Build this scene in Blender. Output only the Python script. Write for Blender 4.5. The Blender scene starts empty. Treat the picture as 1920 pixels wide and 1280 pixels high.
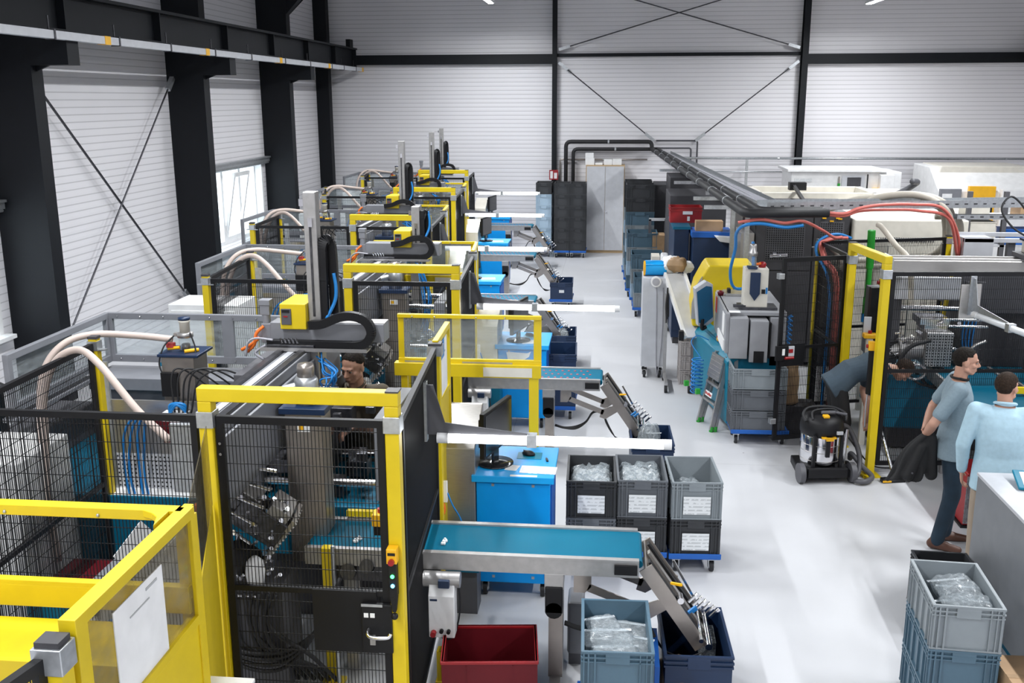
import bpy, bmesh, math, random
from mathutils import Vector, Matrix
C = bpy.context.scene.collection
SC = bpy.context.scene
PI = math.pi
rnd = random.Random(7)

# ------------------------------------------------------------------ camera, world, light, exposure
cd = bpy.data.cameras.new('camera'); cam = bpy.data.objects.new('camera', cd); C.objects.link(cam)
cd.lens = 35.0; cd.sensor_width = 36.0; cd.clip_start = 0.05; cd.clip_end = 200
M3 = Matrix(((0.99488583, -0.02084172, 0.09883222), (0.10095717, 0.23556674, -0.96660021), (-0.00313597, 0.97163467, 0.23646613)))
cam.matrix_world = Matrix.Translation((0, 0, 3.7)) @ M3.to_4x4()
SC.camera = cam
SC.view_settings.view_transform = 'Standard'
SC.view_settings.look = 'None'
SC.view_settings.gamma = 1.0
SC.view_settings.use_curve_mapping = False
SC.view_settings.exposure = 0.78
W = bpy.data.worlds.new('world'); SC.world = W; W.use_nodes = True
bgn = W.node_tree.nodes['Background']; bgn.inputs[0].default_value = (0.86, 0.94, 1.0, 1); bgn.inputs[1].default_value = 2.6
SC.cycles.max_bounces = 7; SC.cycles.diffuse_bounces = 4; SC.cycles.glossy_bounces = 3
SC.cycles.transmission_bounces = 5; SC.cycles.transparent_max_bounces = 16
SC.cycles.caustics_reflective = False; SC.cycles.caustics_refractive = False
SC.cycles.sample_clamp_indirect = 4.0

def area(name, loc, sx, sy, power, rot=(0, 0, 0), color=(1, 1, 1), spread=180):
    l = bpy.data.lights.new(name, 'AREA'); l.shape = 'RECTANGLE'; l.size = sx; l.size_y = sy
    l.energy = power; l.color = color; l.spread = math.radians(spread)
    o = bpy.data.objects.new(name, l); o.location = loc; o.rotation_euler = rot; C.objects.link(o)
    return o
LAMP_Z = 5.75; LAMP_DZ = (0.0, -0.10)
LAMP_X = (-2.78, 5.32)
LAMP_Y = [-0.7 + 3.26*(i-2) for i in range(10)]; LAMP_DY = (0.0, 0.13)          # two rows of linear luminaires hung from the roof
for lx, dly, dlz in zip(LAMP_X, LAMP_DY, LAMP_DZ):
    for ly in LAMP_Y:
        area('luminaire_light', (lx, ly + dly, LAMP_Z + dlz - 0.035), 0.10, 1.5, 92, color=(0.95, 0.975, 1.0), spread=165)

# ------------------------------------------------------------------ materials
def mat(name, col, rough=0.5, metal=0.0, var=0.0, scale=8.0, bump=0.0, spec=0.5, emis=None, estr=0.0, alpha=1.0, trans=0.0, aniso=None):
    m = bpy.data.materials.new(name); m.use_nodes = True
    nt = m.node_tree; b = nt.nodes['Principled BSDF']
    b.inputs['Base Color'].default_value = (*col, 1); b.inputs['Roughness'].default_value = rough
    b.inputs['Metallic'].default_value = metal; b.inputs['Specular IOR Level'].default_value = spec
    tc = nt.nodes.new('ShaderNodeTexCoord'); nz = nt.nodes.new('ShaderNodeTexNoise')
    nz.inputs['Scale'].default_value = scale; nz.inputs['Detail'].default_value = 4
    if aniso:
        mp = nt.nodes.new('ShaderNodeMapping'); mp.inputs['Scale'].default_value = aniso
        nt.links.new(tc.outputs['Object'], mp.inputs[0]); nt.links.new(mp.outputs[0], nz.inputs['Vector'])
    else:
        nt.links.new(tc.outputs['Object'], nz.inputs['Vector'])
    v = var if var else 0.06
    rmp = nt.nodes.new('ShaderNodeMapRange'); rmp.inputs[1].default_value = 0.3; rmp.inputs[2].default_value = 0.7
    rmp.inputs[3].default_value = 1 - v; rmp.inputs[4].default_value = 1 + v
    nt.links.new(nz.outputs[0], rmp.inputs[0])
    mx = nt.nodes.new('ShaderNodeVectorMath'); mx.operation = 'SCALE'; mx.inputs[0].default_value = col
    nt.links.new(rmp.outputs[0], mx.inputs['Scale']); nt.links.new(mx.outputs[0], b.inputs['Base Color'])
    if bump:
        bp = nt.nodes.new('ShaderNodeBump'); bp.inputs['Strength'].default_value = bump; bp.inputs['Distance'].default_value = 0.01
        nt.links.new(nz.outputs[0], bp.inputs['Height']); nt.links.new(bp.outputs[0], b.inputs['Normal'])
    if emis:
        b.inputs['Emission Color'].default_value = (*emis, 1); b.inputs['Emission Strength'].default_value = estr
    if alpha < 1: b.inputs['Alpha'].default_value = alpha
    if trans: b.inputs['Transmission Weight'].default_value = trans
    return m

def clearmat(name, col, alpha, rough=0.08):
    "thin clear sheet: mostly see-through with a glossy coat"
    m = bpy.data.materials.new(name); m.use_nodes = True; nt = m.node_tree
    out = nt.nodes['Material Output']; b = nt.nodes['Principled BSDF']
    b.inputs['Base Color'].default_value = (*col, 1); b.inputs['Roughness'].default_value = rough
    tr = nt.nodes.new('ShaderNodeBsdfTransparent'); tr.inputs[0].default_value = (0.55+0.45*col[0], 0.55+0.45*col[1], 0.55+0.45*col[2], 1)
    mx = nt.nodes.new('ShaderNodeMixShader'); nz = nt.nodes.new('ShaderNodeTexNoise'); nz.inputs['Scale'].default_value = 9
    r = nt.nodes.new('ShaderNodeMapRange'); r.inputs[1].default_value = .3; r.inputs[2].default_value = .75
    r.inputs[3].default_value = max(0, alpha*0.6); r.inputs[4].default_value = min(1, alpha*1.5)
    nt.links.new(nz.outputs[0], r.inputs[0]); nt.links.new(r.outputs[0], mx.inputs[0])
    nt.links.new(tr.outputs[0], mx.inputs[1]); nt.links.new(b.outputs[0], mx.inputs[2]); nt.links.new(mx.outputs[0], out.inputs[0])
    return m

def ribbed(name, col, pitch=0.1, groove=0.72):
    "micro-ribbed sandwich wall panel: fine horizontal grooves every `pitch` metres, joints every metre"
    m = mat(name, col, rough=0.42, var=0.03, scale=0.6)
    nt = m.node_tree; b = nt.nodes['Principled BSDF']
    geo = nt.nodes.new('ShaderNodeNewGeometry'); sep = nt.nodes.new('ShaderNodeSeparateXYZ'); nt.links.new(geo.outputs['Position'], sep.inputs[0])
    def saw(p, lo):
        d = nt.nodes.new('ShaderNodeMath'); d.operation = 'DIVIDE'; d.inputs[1].default_value = p; nt.links.new(sep.outputs[2], d.inputs[0])
        f = nt.nodes.new('ShaderNodeMath'); f.operation = 'FRACT'; nt.links.new(d.outputs[0], f.inputs[0])
        g = nt.nodes.new('ShaderNodeMath'); g.operation = 'LESS_THAN'; g.inputs[1].default_value = lo; nt.links.new(f.outputs[0], g.inputs[0])
        return f, g
    f1, g1 = saw(pitch, 0.16); f2, g2 = saw(1.0, 0.014)
    mm = nt.nodes.new('ShaderNodeMath'); mm.operation = 'MAXIMUM'; nt.links.new(g1.outputs[0], mm.inputs[0]); nt.links.new(g2.outputs[0], mm.inputs[1])
    src = b.inputs['Base Color'].links[0].from_socket
    mx = nt.nodes.new('ShaderNodeMix'); mx.data_type = 'RGBA'; mx.blend_type = 'MULTIPLY'
    fm = nt.nodes.new('ShaderNodeMath'); fm.operation = 'MULTIPLY'; fm.inputs[1].default_value = 1.0
    nt.links.new(mm.outputs[0], fm.inputs[0]); nt.links.new(fm.outputs[0], mx.inputs[0])
    nt.links.new(src, mx.inputs[6]); mx.inputs[7].default_value = (groove, groove, groove, 1); nt.links.new(mx.outputs[2], b.inputs['Base Color'])
    bp = nt.nodes.new('ShaderNodeBump'); bp.inputs['Strength'].default_value = 0.5; bp.inputs['Distance'].default_value = 0.006
    tri = nt.nodes.new('ShaderNodeMath'); tri.operation = 'PINGPONG'; tri.inputs[1].default_value = 0.5; nt.links.new(f1.outputs[0], tri.inputs[0])
    nt.links.new(tri.outputs[0], bp.inputs['Height']); nt.links.new(bp.outputs[0], b.inputs['Normal'])
    return m

M = dict(
    yellow=mat('yellow_powder_coat', (0.68, 0.50, 0.006), 0.42, var=0.04),
    yellow2=mat('yellow_plastic', (0.86, 0.45, 0.01), 0.4),
    black=mat('black_powder_coat', (0.0055, 0.0055, 0.007), 0.5, spec=0.35),
    blackrub=mat('black_rubber', (0.012, 0.012, 0.014), 0.6),
    steel_dark=mat('dark_blue_black_steel', (0.0038, 0.0052, 0.0080), 0.6, var=0.1, spec=0.3),
    galv=mat('galvanised_steel', (0.52, 0.54, 0.56), 0.38, 0.85, var=0.12, scale=30),
    alu=mat('aluminium', (0.43, 0.42, 0.415), 0.40, 0.75, var=0.08, scale=20),
    chrome=mat('polished_steel', (0.72, 0.72, 0.74), 0.14, 1.0),
    stainless=mat('brushed_stainless', (0.50, 0.48, 0.46), 0.33, 0.85, var=0.08, aniso=(2, 2, 60)),
    stainbr=mat('brown_grey_stainless', (0.40, 0.36, 0.33), 0.34, 0.8, var=0.08),
    darkmetal=mat('dark_oily_metal', (0.09, 0.09, 0.10), 0.32, 0.8, var=0.3, scale=25),
    grey=mat('machine_grey_paint', (0.20, 0.205, 0.225), 0.45),
    countergrey=mat('counter_grey_paint', (0.17, 0.18, 0.195), 0.45),
    midgrey=mat('mid_grey_paint', (0.30, 0.305, 0.325), 0.45),
    ltgrey=mat('light_grey_paint', (0.52, 0.53, 0.56), 0.42),
    dkgrey=mat('dark_grey_paint', (0.085, 0.085, 0.095), 0.5),
    charcoal=mat('charcoal_paint', (0.045, 0.044, 0.05), 0.5),
    white=mat('white_paint', (0.78, 0.78, 0.78), 0.42),
    cream=mat('cream_machine_paint', (0.66, 0.63, 0.56), 0.45),
    beige=mat('beige_hose', (0.55, 0.45, 0.40), 0.55),
    ivory=mat('ivory_hose', (0.50, 0.46, 0.39), 0.55),
    greyhose=mat('grey_hose', (0.36, 0.36, 0.40), 0.5),
    turq=mat('turquoise_blue_paint', (0.001, 0.115, 0.20), 0.45, spec=0.3),
    turq2=mat('bright_turquoise_paint', (0.001, 0.17, 0.27), 0.45, spec=0.3),
    belt=mat('turquoise_conveyor_belt', (0.0, 0.085, 0.145), 0.5, var=0.05, scale=3, spec=0.12),
    blue=mat('bright_blue_paint', (0.0, 0.27, 0.72), 0.45, var=0.03, spec=0.3),
    bluetop=mat('bright_blue_worktop', (0.003, 0.32, 0.74), 0.42, var=0.03),
    navy=mat('navy_plastic', (0.006, 0.022, 0.065), 0.42),
    dollyblue=mat('blue_dolly_plastic', (0.006, 0.10, 0.42), 0.45),
    bluehose=mat('blue_hose', (0.01, 0.20, 0.55), 0.4),
    redhose=mat('red_hose', (0.48, 0.05, 0.045), 0.45),
    pinkhose=mat('salmon_red_hose', (0.66, 0.16, 0.13), 0.45),
    orange=mat('orange_cable', (0.80, 0.17, 0.02), 0.5),
    red=mat('red_plastic', (0.30, 0.008, 0.012), 0.4),
    redbox=mat('dark_red_plastic', (0.115, 0.005, 0.010), 0.5, spec=0.3),
    green=mat('green_plastic', (0.02, 0.30, 0.03), 0.4),
    crate_grey=mat('grey_crate_plastic', (0.11, 0.12, 0.135), 0.45),
    crate_lt=mat('light_grey_crate_plastic', (0.23, 0.26, 0.28), 0.45),
    crate_dk=mat('dark_grey_crate_plastic', (0.028, 0.030, 0.034), 0.5),
    crate_bl=mat('blue_grey_crate_plastic', (0.07, 0.13, 0.18), 0.42),
    crate_clear=mat('frosted_blue_crate_plastic', (0.34, 0.45, 0.55), 0.35),
    crate_tan=mat('tan_grey_crate_plastic', (0.43, 0.40, 0.39), 0.5),
    paper=mat('paper', (0.80, 0.80, 0.80), 0.7),
    print_=mat('printed_grey', (0.42, 0.43, 0.44), 0.7),
    label=mat('label_card', (0.70, 0.72, 0.73), 0.6),
    card=mat('corrugated_cardboard', (0.42, 0.27, 0.15), 0.75, var=0.06),
    brownpaper=mat('brown_paper', (0.34, 0.22, 0.12), 0.7, var=0.15, bump=0.4),
    wood=mat('wood_edging', (0.46, 0.33, 0.19), 0.6),
    skin=mat('skin', (0.50, 0.27, 0.19), 0.5, var=0.07, scale=14),
    hair_d=mat('dark_brown_hair', (0.011, 0.008, 0.006), 0.7, var=0.5, scale=70, bump=0.8, spec=0.15),
    hair_b=mat('brown_hair', (0.028, 0.017, 0.011), 0.7, var=0.5, scale=70, bump=0.8, spec=0.15),
    tee_grey=mat('heather_grey_blue_jersey', (0.22, 0.29, 0.335), 0.85, var=0.05, scale=60, bump=0.1),
    tee_navy=mat('faded_navy_jersey', (0.045, 0.07, 0.095), 0.85, var=0.06, scale=40),
    tee_olive=mat('olive_brown_jersey', (0.10, 0.08, 0.055), 0.85, var=0.06, scale=40),
    shirt=mat('light_blue_cotton_shirt', (0.42, 0.60, 0.70), 0.8, var=0.05, scale=30, bump=0.15),
    jeans=mat('dark_blue_denim', (0.008, 0.025, 0.045), 0.8, var=0.2, scale=12),
    chino=mat('beige_chino', (0.34, 0.27, 0.205), 0.8, var=0.06),
    cloth_black=mat('black_cloth', (0.008, 0.008, 0.009), 0.8),
    leather=mat('brown_leather', (0.09, 0.035, 0.02), 0.5),
    eye=mat('eye_white', (0.28, 0.25, 0.23), 0.3), iris=mat('dark_iris', (0.015, 0.01, 0.008), 0.2),
    tube=mat('lit_tube', (0.9, 0.9, 0.9), 0.4, emis=(0.95, 0.98, 1.0), estr=5.0),
    tube_off=mat('milky_tube', (0.8, 0.82, 0.84), 0.3),
    lampface=mat('lit_lamp_diffuser', (0.9, 0.9, 0.9), 0.4, emis=(0.93, 0.97, 1.0), estr=20.0),
    led_green=mat('green_signal_lamp', (0.05, 0.6, 0.1), 0.3, emis=(0.05, 1.0, 0.15), estr=4.0),
    led_blue=mat('blue_signal_lamp', (0.1, 0.4, 0.8), 0.3, emis=(0.1, 0.55, 1.0), estr=4.0),
    glass=clearmat('window_glass', (0.85, 0.9, 0.92), 0.05),
    acrylic=clearmat('clear_acrylic', (0.75, 0.80, 0.82), 0.13),
    smoked=clearmat('smoked_acrylic', (0.25, 0.22, 0.15), 0.30),
    film=clearmat('clear_plastic_film', (0.55, 0.60, 0.63), 0.30, 0.16),
    screen=mat('dark_screen', (0.012, 0.013, 0.016), 0.15),
    screen_blue=mat('blue_lit_screen', (0.005, 0.045, 0.10), 0.2, emis=(0.01, 0.10, 0.20), estr=0.15),
    floor=mat('epoxy_floor', (0.56, 0.565, 0.585), 0.40, var=0.035, scale=1.3),
    wallw=ribbed('white_ribbed_wall_panel', (0.79, 0.775, 0.80)),
    ceil=mat('roof_sheet', (0.22, 0.22, 0.235), 0.6),
    parts=mat('shiny_small_parts', (0.42, 0.42, 0.44), 0.25, 0.9, var=0.6, scale=80, bump=1.0),
)
# epoxy floor: hairline bay joints and a few scuffs
def floor_joints(m):
    nt = m.node_tree; b = nt.nodes['Principled BSDF']; src = b.inputs['Base Color'].links[0].from_socket
    geo = nt.nodes.new('ShaderNodeNewGeometry'); sp = nt.nodes.new('ShaderNodeSeparateXYZ'); nt.links.new(geo.outputs['Position'], sp.inputs[0]); last = src
    for ax, per, off in ((1, 5.0, 0.05), (0, 6.2, 1.1)):
        a = nt.nodes.new('ShaderNodeMath'); a.operation = 'MULTIPLY_ADD'; a.inputs[1].default_value = 1/per; a.inputs[2].default_value = off/per; nt.links.new(sp.outputs[ax], a.inputs[0])
        f = nt.nodes.new('ShaderNodeMath'); f.operation = 'FRACT'; nt.links.new(a.outputs[0], f.inputs[0])
        l = nt.nodes.new('ShaderNodeMath'); l.operation = 'LESS_THAN'; l.inputs[1].default_value = 0.0012; nt.links.new(f.outputs[0], l.inputs[0])
        mx = nt.nodes.new('ShaderNodeMix'); mx.data_type = 'RGBA'; mx.blend_type = 'MULTIPLY'; nt.links.new(l.outputs[0], mx.inputs[0]); nt.links.new(last, mx.inputs[6]); mx.inputs[7].default_value = (.72, .72, .73, 1); last = mx.outputs[2]
    v = nt.nodes.new('ShaderNodeTexVoronoi'); v.inputs['Scale'].default_value = 2.3; nt.links.new(geo.outputs['Position'], v.inputs['Vector'])
    l = nt.nodes.new('ShaderNodeMath'); l.operation = 'LESS_THAN'; l.inputs[1].default_value = 0.022; nt.links.new(v.outputs['Distance'], l.inputs[0])
    mx = nt.nodes.new('ShaderNodeMix'); mx.data_type = 'RGBA'; mx.blend_type = 'MULTIPLY'; nt.links.new(l.outputs[0], mx.inputs[0]); nt.links.new(last, mx.inputs[6]); mx.inputs[7].default_value = (.4, .4, .4, 1)
    nt.links.new(mx.outputs[2], b.inputs['Base Color'])
floor_joints(M['floor'])
# red dots on a belt, printed label with grey lines
def lined_paper(name, base, ink, n, axis=2):
    m = mat(name, base, 0.7); nt = m.node_tree; b = nt.nodes['Principled BSDF']
    tc = nt.nodes.new('ShaderNodeTexCoord'); sp = nt.nodes.new('ShaderNodeSeparateXYZ'); nt.links.new(tc.outputs['Generated'], sp.inputs[0])
    w = nt.nodes.new('ShaderNodeMath'); w.operation = 'MULTIPLY'; w.inputs[1].default_value = n; nt.links.new(sp.outputs[axis], w.inputs[0])
    f = nt.nodes.new('ShaderNodeMath'); f.operation = 'FRACT'; nt.links.new(w.outputs[0], f.inputs[0])
    l = nt.nodes.new('ShaderNodeMath'); l.operation = 'LESS_THAN'; l.inputs[1].default_value = 0.42; nt.links.new(f.outputs[0], l.inputs[0])
    nz = nt.nodes.new('ShaderNodeTexNoise'); nz.inputs['Scale'].default_value = 30; nt.links.new(tc.outputs['Object'], nz.inputs['Vector'])
    g = nt.nodes.new('ShaderNodeMath'); g.operation = 'GREATER_THAN'; g.inputs[1].default_value = 0.47; nt.links.new(nz.outputs[0], g.inputs[0])
    k = nt.nodes.new('ShaderNodeMath'); k.operation = 'MULTIPLY'; nt.links.new(l.outputs[0], k.inputs[0]); nt.links.new(g.outputs[0], k.inputs[1])
    mx = nt.nodes.new('ShaderNodeMix'); mx.data_type = 'RGBA'; nt.links.new(k.outputs[0], mx.inputs[0])
    mx.inputs[6].default_value = (*base, 1); mx.inputs[7].default_value = (*ink, 1); nt.links.new(mx.outputs[2], b.inputs['Base Color'])
    return m
M['text'] = lined_paper('printed_sheet', (0.80, 0.80, 0.80), (0.50, 0.52, 0.53), 14, 1)
M['textlabel'] = lined_paper('printed_label', (0.72, 0.74, 0.75), (0.50, 0.52, 0.53), 5, 2)

# ------------------------------------------------------------------ mesh builder
class MB:
    def __init__(s): s.v = []; s.f = []; s.m = []; s.sm = []; s.cur = 0; s.smooth = False; s.k = 0
    def add(s, vs, fs, T=None, smooth=None):
        o = len(s.v)
        s.v += [tuple(T @ Vector(p)) for p in vs] if T is not None else [tuple(p) for p in vs]
        s.f += [tuple(i + o for i in f) for f in fs]
        s.m += [s.cur]*len(fs); s.sm += [s.smooth if smooth is None else smooth]*len(fs)
        return s
    def bx(s, x0, x1, y0, y1, z0, z1, T=None):
        e = .00023*(s.k % 11); s.k += 1            # no two boxes of a mesh share a plane
        if x0 > x1: x0, x1 = x1, x0
        if y0 > y1: y0, y1 = y1, y0
        if z0 > z1: z0, z1 = z1, z0
        x0 -= e; x1 += e; y0 -= e; y1 += e; z1 += e
        vs = [(x0,y0,z0),(x1,y0,z0),(x1,y1,z0),(x0,y1,z0),(x0,y0,z1),(x1,y0,z1),(x1,y1,z1),(x0,y1,z1)]
        return s.add(vs, [(0,3,2,1),(4,5,6,7),(0,1,5,4),(1,2,6,5),(2,3,7,6),(3,0,4,7)], T, False)
    def cb(s, c, d, T=None):
        return s.bx(c[0]-d[0]/2, c[0]+d[0]/2, c[1]-d[1]/2, c[1]+d[1]/2, c[2]-d[2]/2, c[2]+d[2]/2, T)
    def bar(s, p0, p1, w, h, up=(0, 0, 1)):
        "box beam from p0 to p1, w across, h along `up`"
        p0 = Vector(p0); p1 = Vector(p1); d = p1 - p0; L = d.length; d.normalize()
        u = Vector(up); r = d.cross(u)
        if r.length < 1e-4: r = d.cross(Vector((1, 0, 0)))
        r.normalize(); u = r.cross(d)
        T = Matrix((( r.x, d.x, u.x, p0.x), (r.y, d.y, u.y, p0.y), (r.z, d.z, u.z, p0.z), (0, 0, 0, 1)))
        return s.bx(-w/2, w/2, 0, L, -h/2, h/2, T)
    def cyl(s, p0, p1, r0, r1=None, n=14, caps=True, smooth=True):
        r1 = r0 if r1 is None else r1
        p0 = Vector(p0); p1 = Vector(p1); d = (p1 - p0).normalized()
        a = d.orthogonal().normalized(); b = d.cross(a)
        vs = []
        for p, r in ((p0, r0), (p1, r1)):
            for i in range(n):
                t = 2*PI*i/n; vs.append(p + (a*math.cos(t) + b*math.sin(t))*r)
        s.add(vs, [(i, (i+1) % n, n+(i+1) % n, n+i) for i in range(n)], None, smooth)
        if caps:
            s.add(vs[:n], [tuple(range(n-1, -1, -1))], None, False); s.add(vs[n:], [tuple(range(n))], None, False)
        return s
    def tube(s, pts, r, n=8, caps=True, radii=None):
        pts = [Vector(p) for p in pts]; N = len(pts); vs = []; pa = None
        for i, p in enumerate(pts):
            d = (pts[min(i+1, N-1)] - pts[max(i-1, 0)])
            d = d.normalized() if d.length > 1e-7 else Vector((0, 0, 1))
            if pa is None: a = d.orthogonal().normalized()
            else:
                a = pa - d*pa.dot(d); a = a.normalized() if a.length > 1e-5 else d.orthogonal().normalized()
            pa = a; b = d.cross(a); rr = radii[i] if radii else r
            for k in range(n):
                t = 2*PI*k/n; vs.append(p + (a*math.cos(t) + b*math.sin(t))*rr)
        fs = [(i*n+k, i*n+(k+1) % n, (i+1)*n+(k+1) % n, (i+1)*n+k) for i in range(N-1) for k in range(n)]
        if caps: fs += [tuple(range(n-1, -1, -1)), tuple((N-1)*n+k for k in range(n))]
        return s.add(vs, fs, None, True)
    def hose(s, ctrl, r, n=8, seg=10):
        return s.tube(spline(ctrl, seg), r, n)
    def lathe(s, prof, c=(0, 0, 0), n=20, T=None, smooth=True):
        vs = [(c[0]+r*math.cos(2*PI*i/n), c[1]+r*math.sin(2*PI*i/n), c[2]+z) for r, z in prof for i in range(n)]
        N = len(prof)
        fs = [(j*n+i, j*n+(i+1) % n, (j+1)*n+(i+1) % n, (j+1)*n+i) for j in range(N-1) for i in range(n)]
        if prof[0][0] > 1e-4: fs.append(tuple(range(n-1, -1, -1)))
        if prof[-1][0] > 1e-4: fs.append(tuple((N-1)*n+i for i in range(n)))
        return s.add(vs, fs, T, smooth)
    def prism(s, poly, axis, a0, a1, T=None):
        "poly: 2D points; axis 'x': poly=(y,z), 'y': (x,z), 'z': (x,y)"
        def mk(p, a):
            return {'x': (a, p[0], p[1]), 'y': (p[0], a, p[1]), 'z': (p[0], p[1], a)}[axis]
        n = len(poly); vs = [mk(p, a0) for p in poly] + [mk(p, a1) for p in poly]
        fs = [(i, (i+1) % n, n+(i+1) % n, n+i) for i in range(n)] + [tuple(range(n-1, -1, -1)), tuple(range(n, 2*n))]
        return s.add(vs, fs, T, False)
    def sph(s, c, r, n=12, m=8):
        if not hasattr(r, '__len__'): r = (r, r, r)
        vs = [(c[0], c[1], c[2]-r[2])]
        for j in range(1, m):
            ph = -PI/2 + PI*j/m
            for i in range(n):
                t = 2*PI*i/n; vs.append((c[0]+r[0]*math.cos(ph)*math.cos(t), c[1]+r[1]*math.cos(ph)*math.sin(t), c[2]+r[2]*math.sin(ph)))
        vs.append((c[0], c[1], c[2]+r[2])); L = len(vs)-1
        fs = [(0, 1+(i+1) % n, 1+i) for i in range(n)]
        fs += [(1+j*n+i, 1+j*n+(i+1) % n, 1+(j+1)*n+(i+1) % n, 1+(j+1)*n+i) for j in range(m-2) for i in range(n)]
        fs += [(1+(m-2)*n+i, 1+(m-2)*n+(i+1) % n, L) for i in range(n)]
        return s.add(vs, fs, None, True)
    def build(s, name, mats, parent=None, bevel=0, world=False, loc=None):
        me = bpy.data.meshes.new(name); off = Vector((0, 0, 0))
        if world and parent is not None:
            p = parent
            while p is not None: off += p.location; p = p.parent
        me.from_pydata([(x-off.x, y-off.y, z-off.z) for x, y, z in s.v], [], s.f)
        if not isinstance(mats, (list, tuple)): mats = [mats]
        for q in mats: me.materials.append(M[q] if isinstance(q, str) else q)
        me.polygons.foreach_set('material_index', s.m); me.polygons.foreach_set('use_smooth', s.sm)
        bm = bmesh.new(); bm.from_mesh(me); bmesh.ops.recalc_face_normals(bm, faces=bm.faces); bm.to_mesh(me); bm.free()
        o = bpy.data.objects.new(name, me); C.objects.link(o)
        if parent is not None: o.parent = parent
        if loc is not None: o.location = loc
        if bevel:
            b = o.modifiers.new('bevel', 'BEVEL'); b.width = bevel; b.segments = 2; b.limit_method = 'ANGLE'; b.angle_limit = math.radians(50)
        return o

def spline(ctrl, seg=10):
    P = [Vector(p) for p in ctrl]
    if len(P) < 3: return P
    P = [P[0]*2 - P[1]] + P + [P[-1]*2 - P[-2]]; out = []
    for i in range(1, len(P)-2):
        a, b, c, d = P[i-1:i+3]
        for k in range(seg):
            t = k/seg
            out.append(0.5*((2*b) + (c-a)*t + (2*a-5*b+4*c-d)*t*t + (3*b-a-3*c+d)*t**3))
    out.append(P[-2]); return out

def tag(o, label, cat=None, group=None, kind=None):
    o['label'] = label
    if cat: o['category'] = cat
    if group: o['group'] = group
    if kind: o['kind'] = kind
    return o
def thing(name, label, cat, loc=(0, 0, 0), rz=0.0, group=None):
    o = bpy.data.objects.new(name, None); o.empty_display_size = 0.1; C.objects.link(o)
    o.location = loc; o.rotation_euler = (0, 0, rz)
    return tag(o, label, cat, group)
def struct(name, mb, m, label, bevel=0):
    o = mb.build(name, m, bevel=bevel); o['kind'] = 'structure'; o['label'] = label; o['category'] = 'building'
    return o
def dup(root, loc, rz, label, group=None):
    def cp(o, par):
        c = o.copy(); C.objects.link(c)
        if par is not None: c.parent = par
        for ch in list(o.children): cp(ch, c)
        return c
    r = cp(root, None); r.location = loc; r.rotation_euler = (0, 0, rz); r['label'] = label
    if group: r['group'] = group
    return r

ORD = ['nearest', 'second', 'third', 'fourth', 'farthest']
# ------------------------------------------------------------------ the hall
XL, YB, XR, YF, ZC = -7.4, 25.2, 11.0, -8.0, 7.6
struct('floor', MB().bx(XL-.3, XR+.3, YF-.3, YB+.3, -0.2, 0.0), 'floor', 'pale grey seamless factory floor')
struct('ceiling', MB().bx(XL-.3, XR+.3, YF-.3, YB+.3, ZC, ZC+.2), 'ceil', 'grey sheet roof of the hall')
b = MB(); b.bx(XL-.3, XR+.3, YB, YB+.3, 0, ZC); struct('wall_back', b, 'wallw', 'white ribbed panel wall at the back of the hall')
struct('wall_right', MB().bx(XR, XR+.3, YF, YB, 0, ZC), 'wallw', 'white ribbed panel wall on the right')
struct('wall_front', MB().bx(XL-.3, XR+.3, YF-.3, YF, 0, ZC), 'wallw', 'white ribbed panel wall behind the viewer')
# left wall with two window openings
WIN = [(16.9, 20.55, 0.95, 2.42), (7.0, 11.1, 0.95, 2.42)]
b = MB(); ys = [YF, 7.0, 11.1, 16.9, 20.55, YB]
for i in range(5):
    y0, y1 = ys[i], ys[i+1]
    if i in (1, 3):
        b.bx(XL-.3, XL, y0, y1, 0, 0.95); b.bx(XL-.3, XL, y0, y1, 2.42, ZC)
    else: b.bx(XL-.3, XL, y0, y1, 0, ZC)
struct('wall_left', b, 'wallw', 'white ribbed panel wall on the left with windows')
for n, (y0, y1, z0, z1) in enumerate(WIN):
    f = MB(); xw = XL-.16
    f.bx(xw-.03, xw+.03, y0, y1, z0, z0+.07); f.bx(xw-.03, xw+.03, y0, y1, z1-.07, z1)
    k = 4 if n == 0 else 4
    st = (y1-y0)/k
    for i in range(k+1): f.bx(xw-.03, xw+.03, max(y0, y0+i*st-.05), min(y1, y0+i*st+.05), z0, z1)
    f.bx(XL-.29, XL+.02, y0-.06, y0+.02, z0-.06, z1+.06); f.bx(XL-.29, XL+.02, y1-.02, y1+.06, z0-.06, z1+.06); f.bx(XL-.29, XL+.01, y0, y1, z1-.015, z1+.05)
    w = struct('window_%d' % (n+1), f, 'white', ['wide white framed window with a tilted sash between the far columns', 'wide white framed window behind the near column'][n], .004)
    MB().bx(xw-.006, xw+.006, y0, y1, z0, z1).build('pane', 'glass', w)
    MB().bx(XL-.3, XL+.16, y0-.1, y1+.1, z0-.07, z0-.02).build('window_sill', 'white', w, .004)
    # one sash tilted inward
    s = MB(); q0, q1 = y0+st*2+.05, y0+st*3-.05
    T = Matrix.Translation((xw, 0, z0+.07)) @ Matrix.Rotation(math.radians(11), 4, 'Y')
    hh = z1-z0-.14
    s.bx(-.025, .025, q0, q0+.07, 0, hh, T); s.bx(-.025, .025, q1-.07, q1, 0, hh, T); s.bx(-.025, .025, q0, q1, 0, .07, T); s.bx(-.025, .025, q0, q1, hh-.07, hh, T)
    s.build('sash', 'white', w)
    h = MB(); h.bx(XL, XL+.13, y0-.25, y1+.22, z1+.02, z1+.10); h.bx(XL+.02, XL+.16, y0-.25, y1+.22, z1+.10, z1+.13); h.cyl((XL+.1, y0-.2, z1), (XL+.1, y1+.2, z1), .02)
    h.build('blind_box', 'galv', w)

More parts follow.
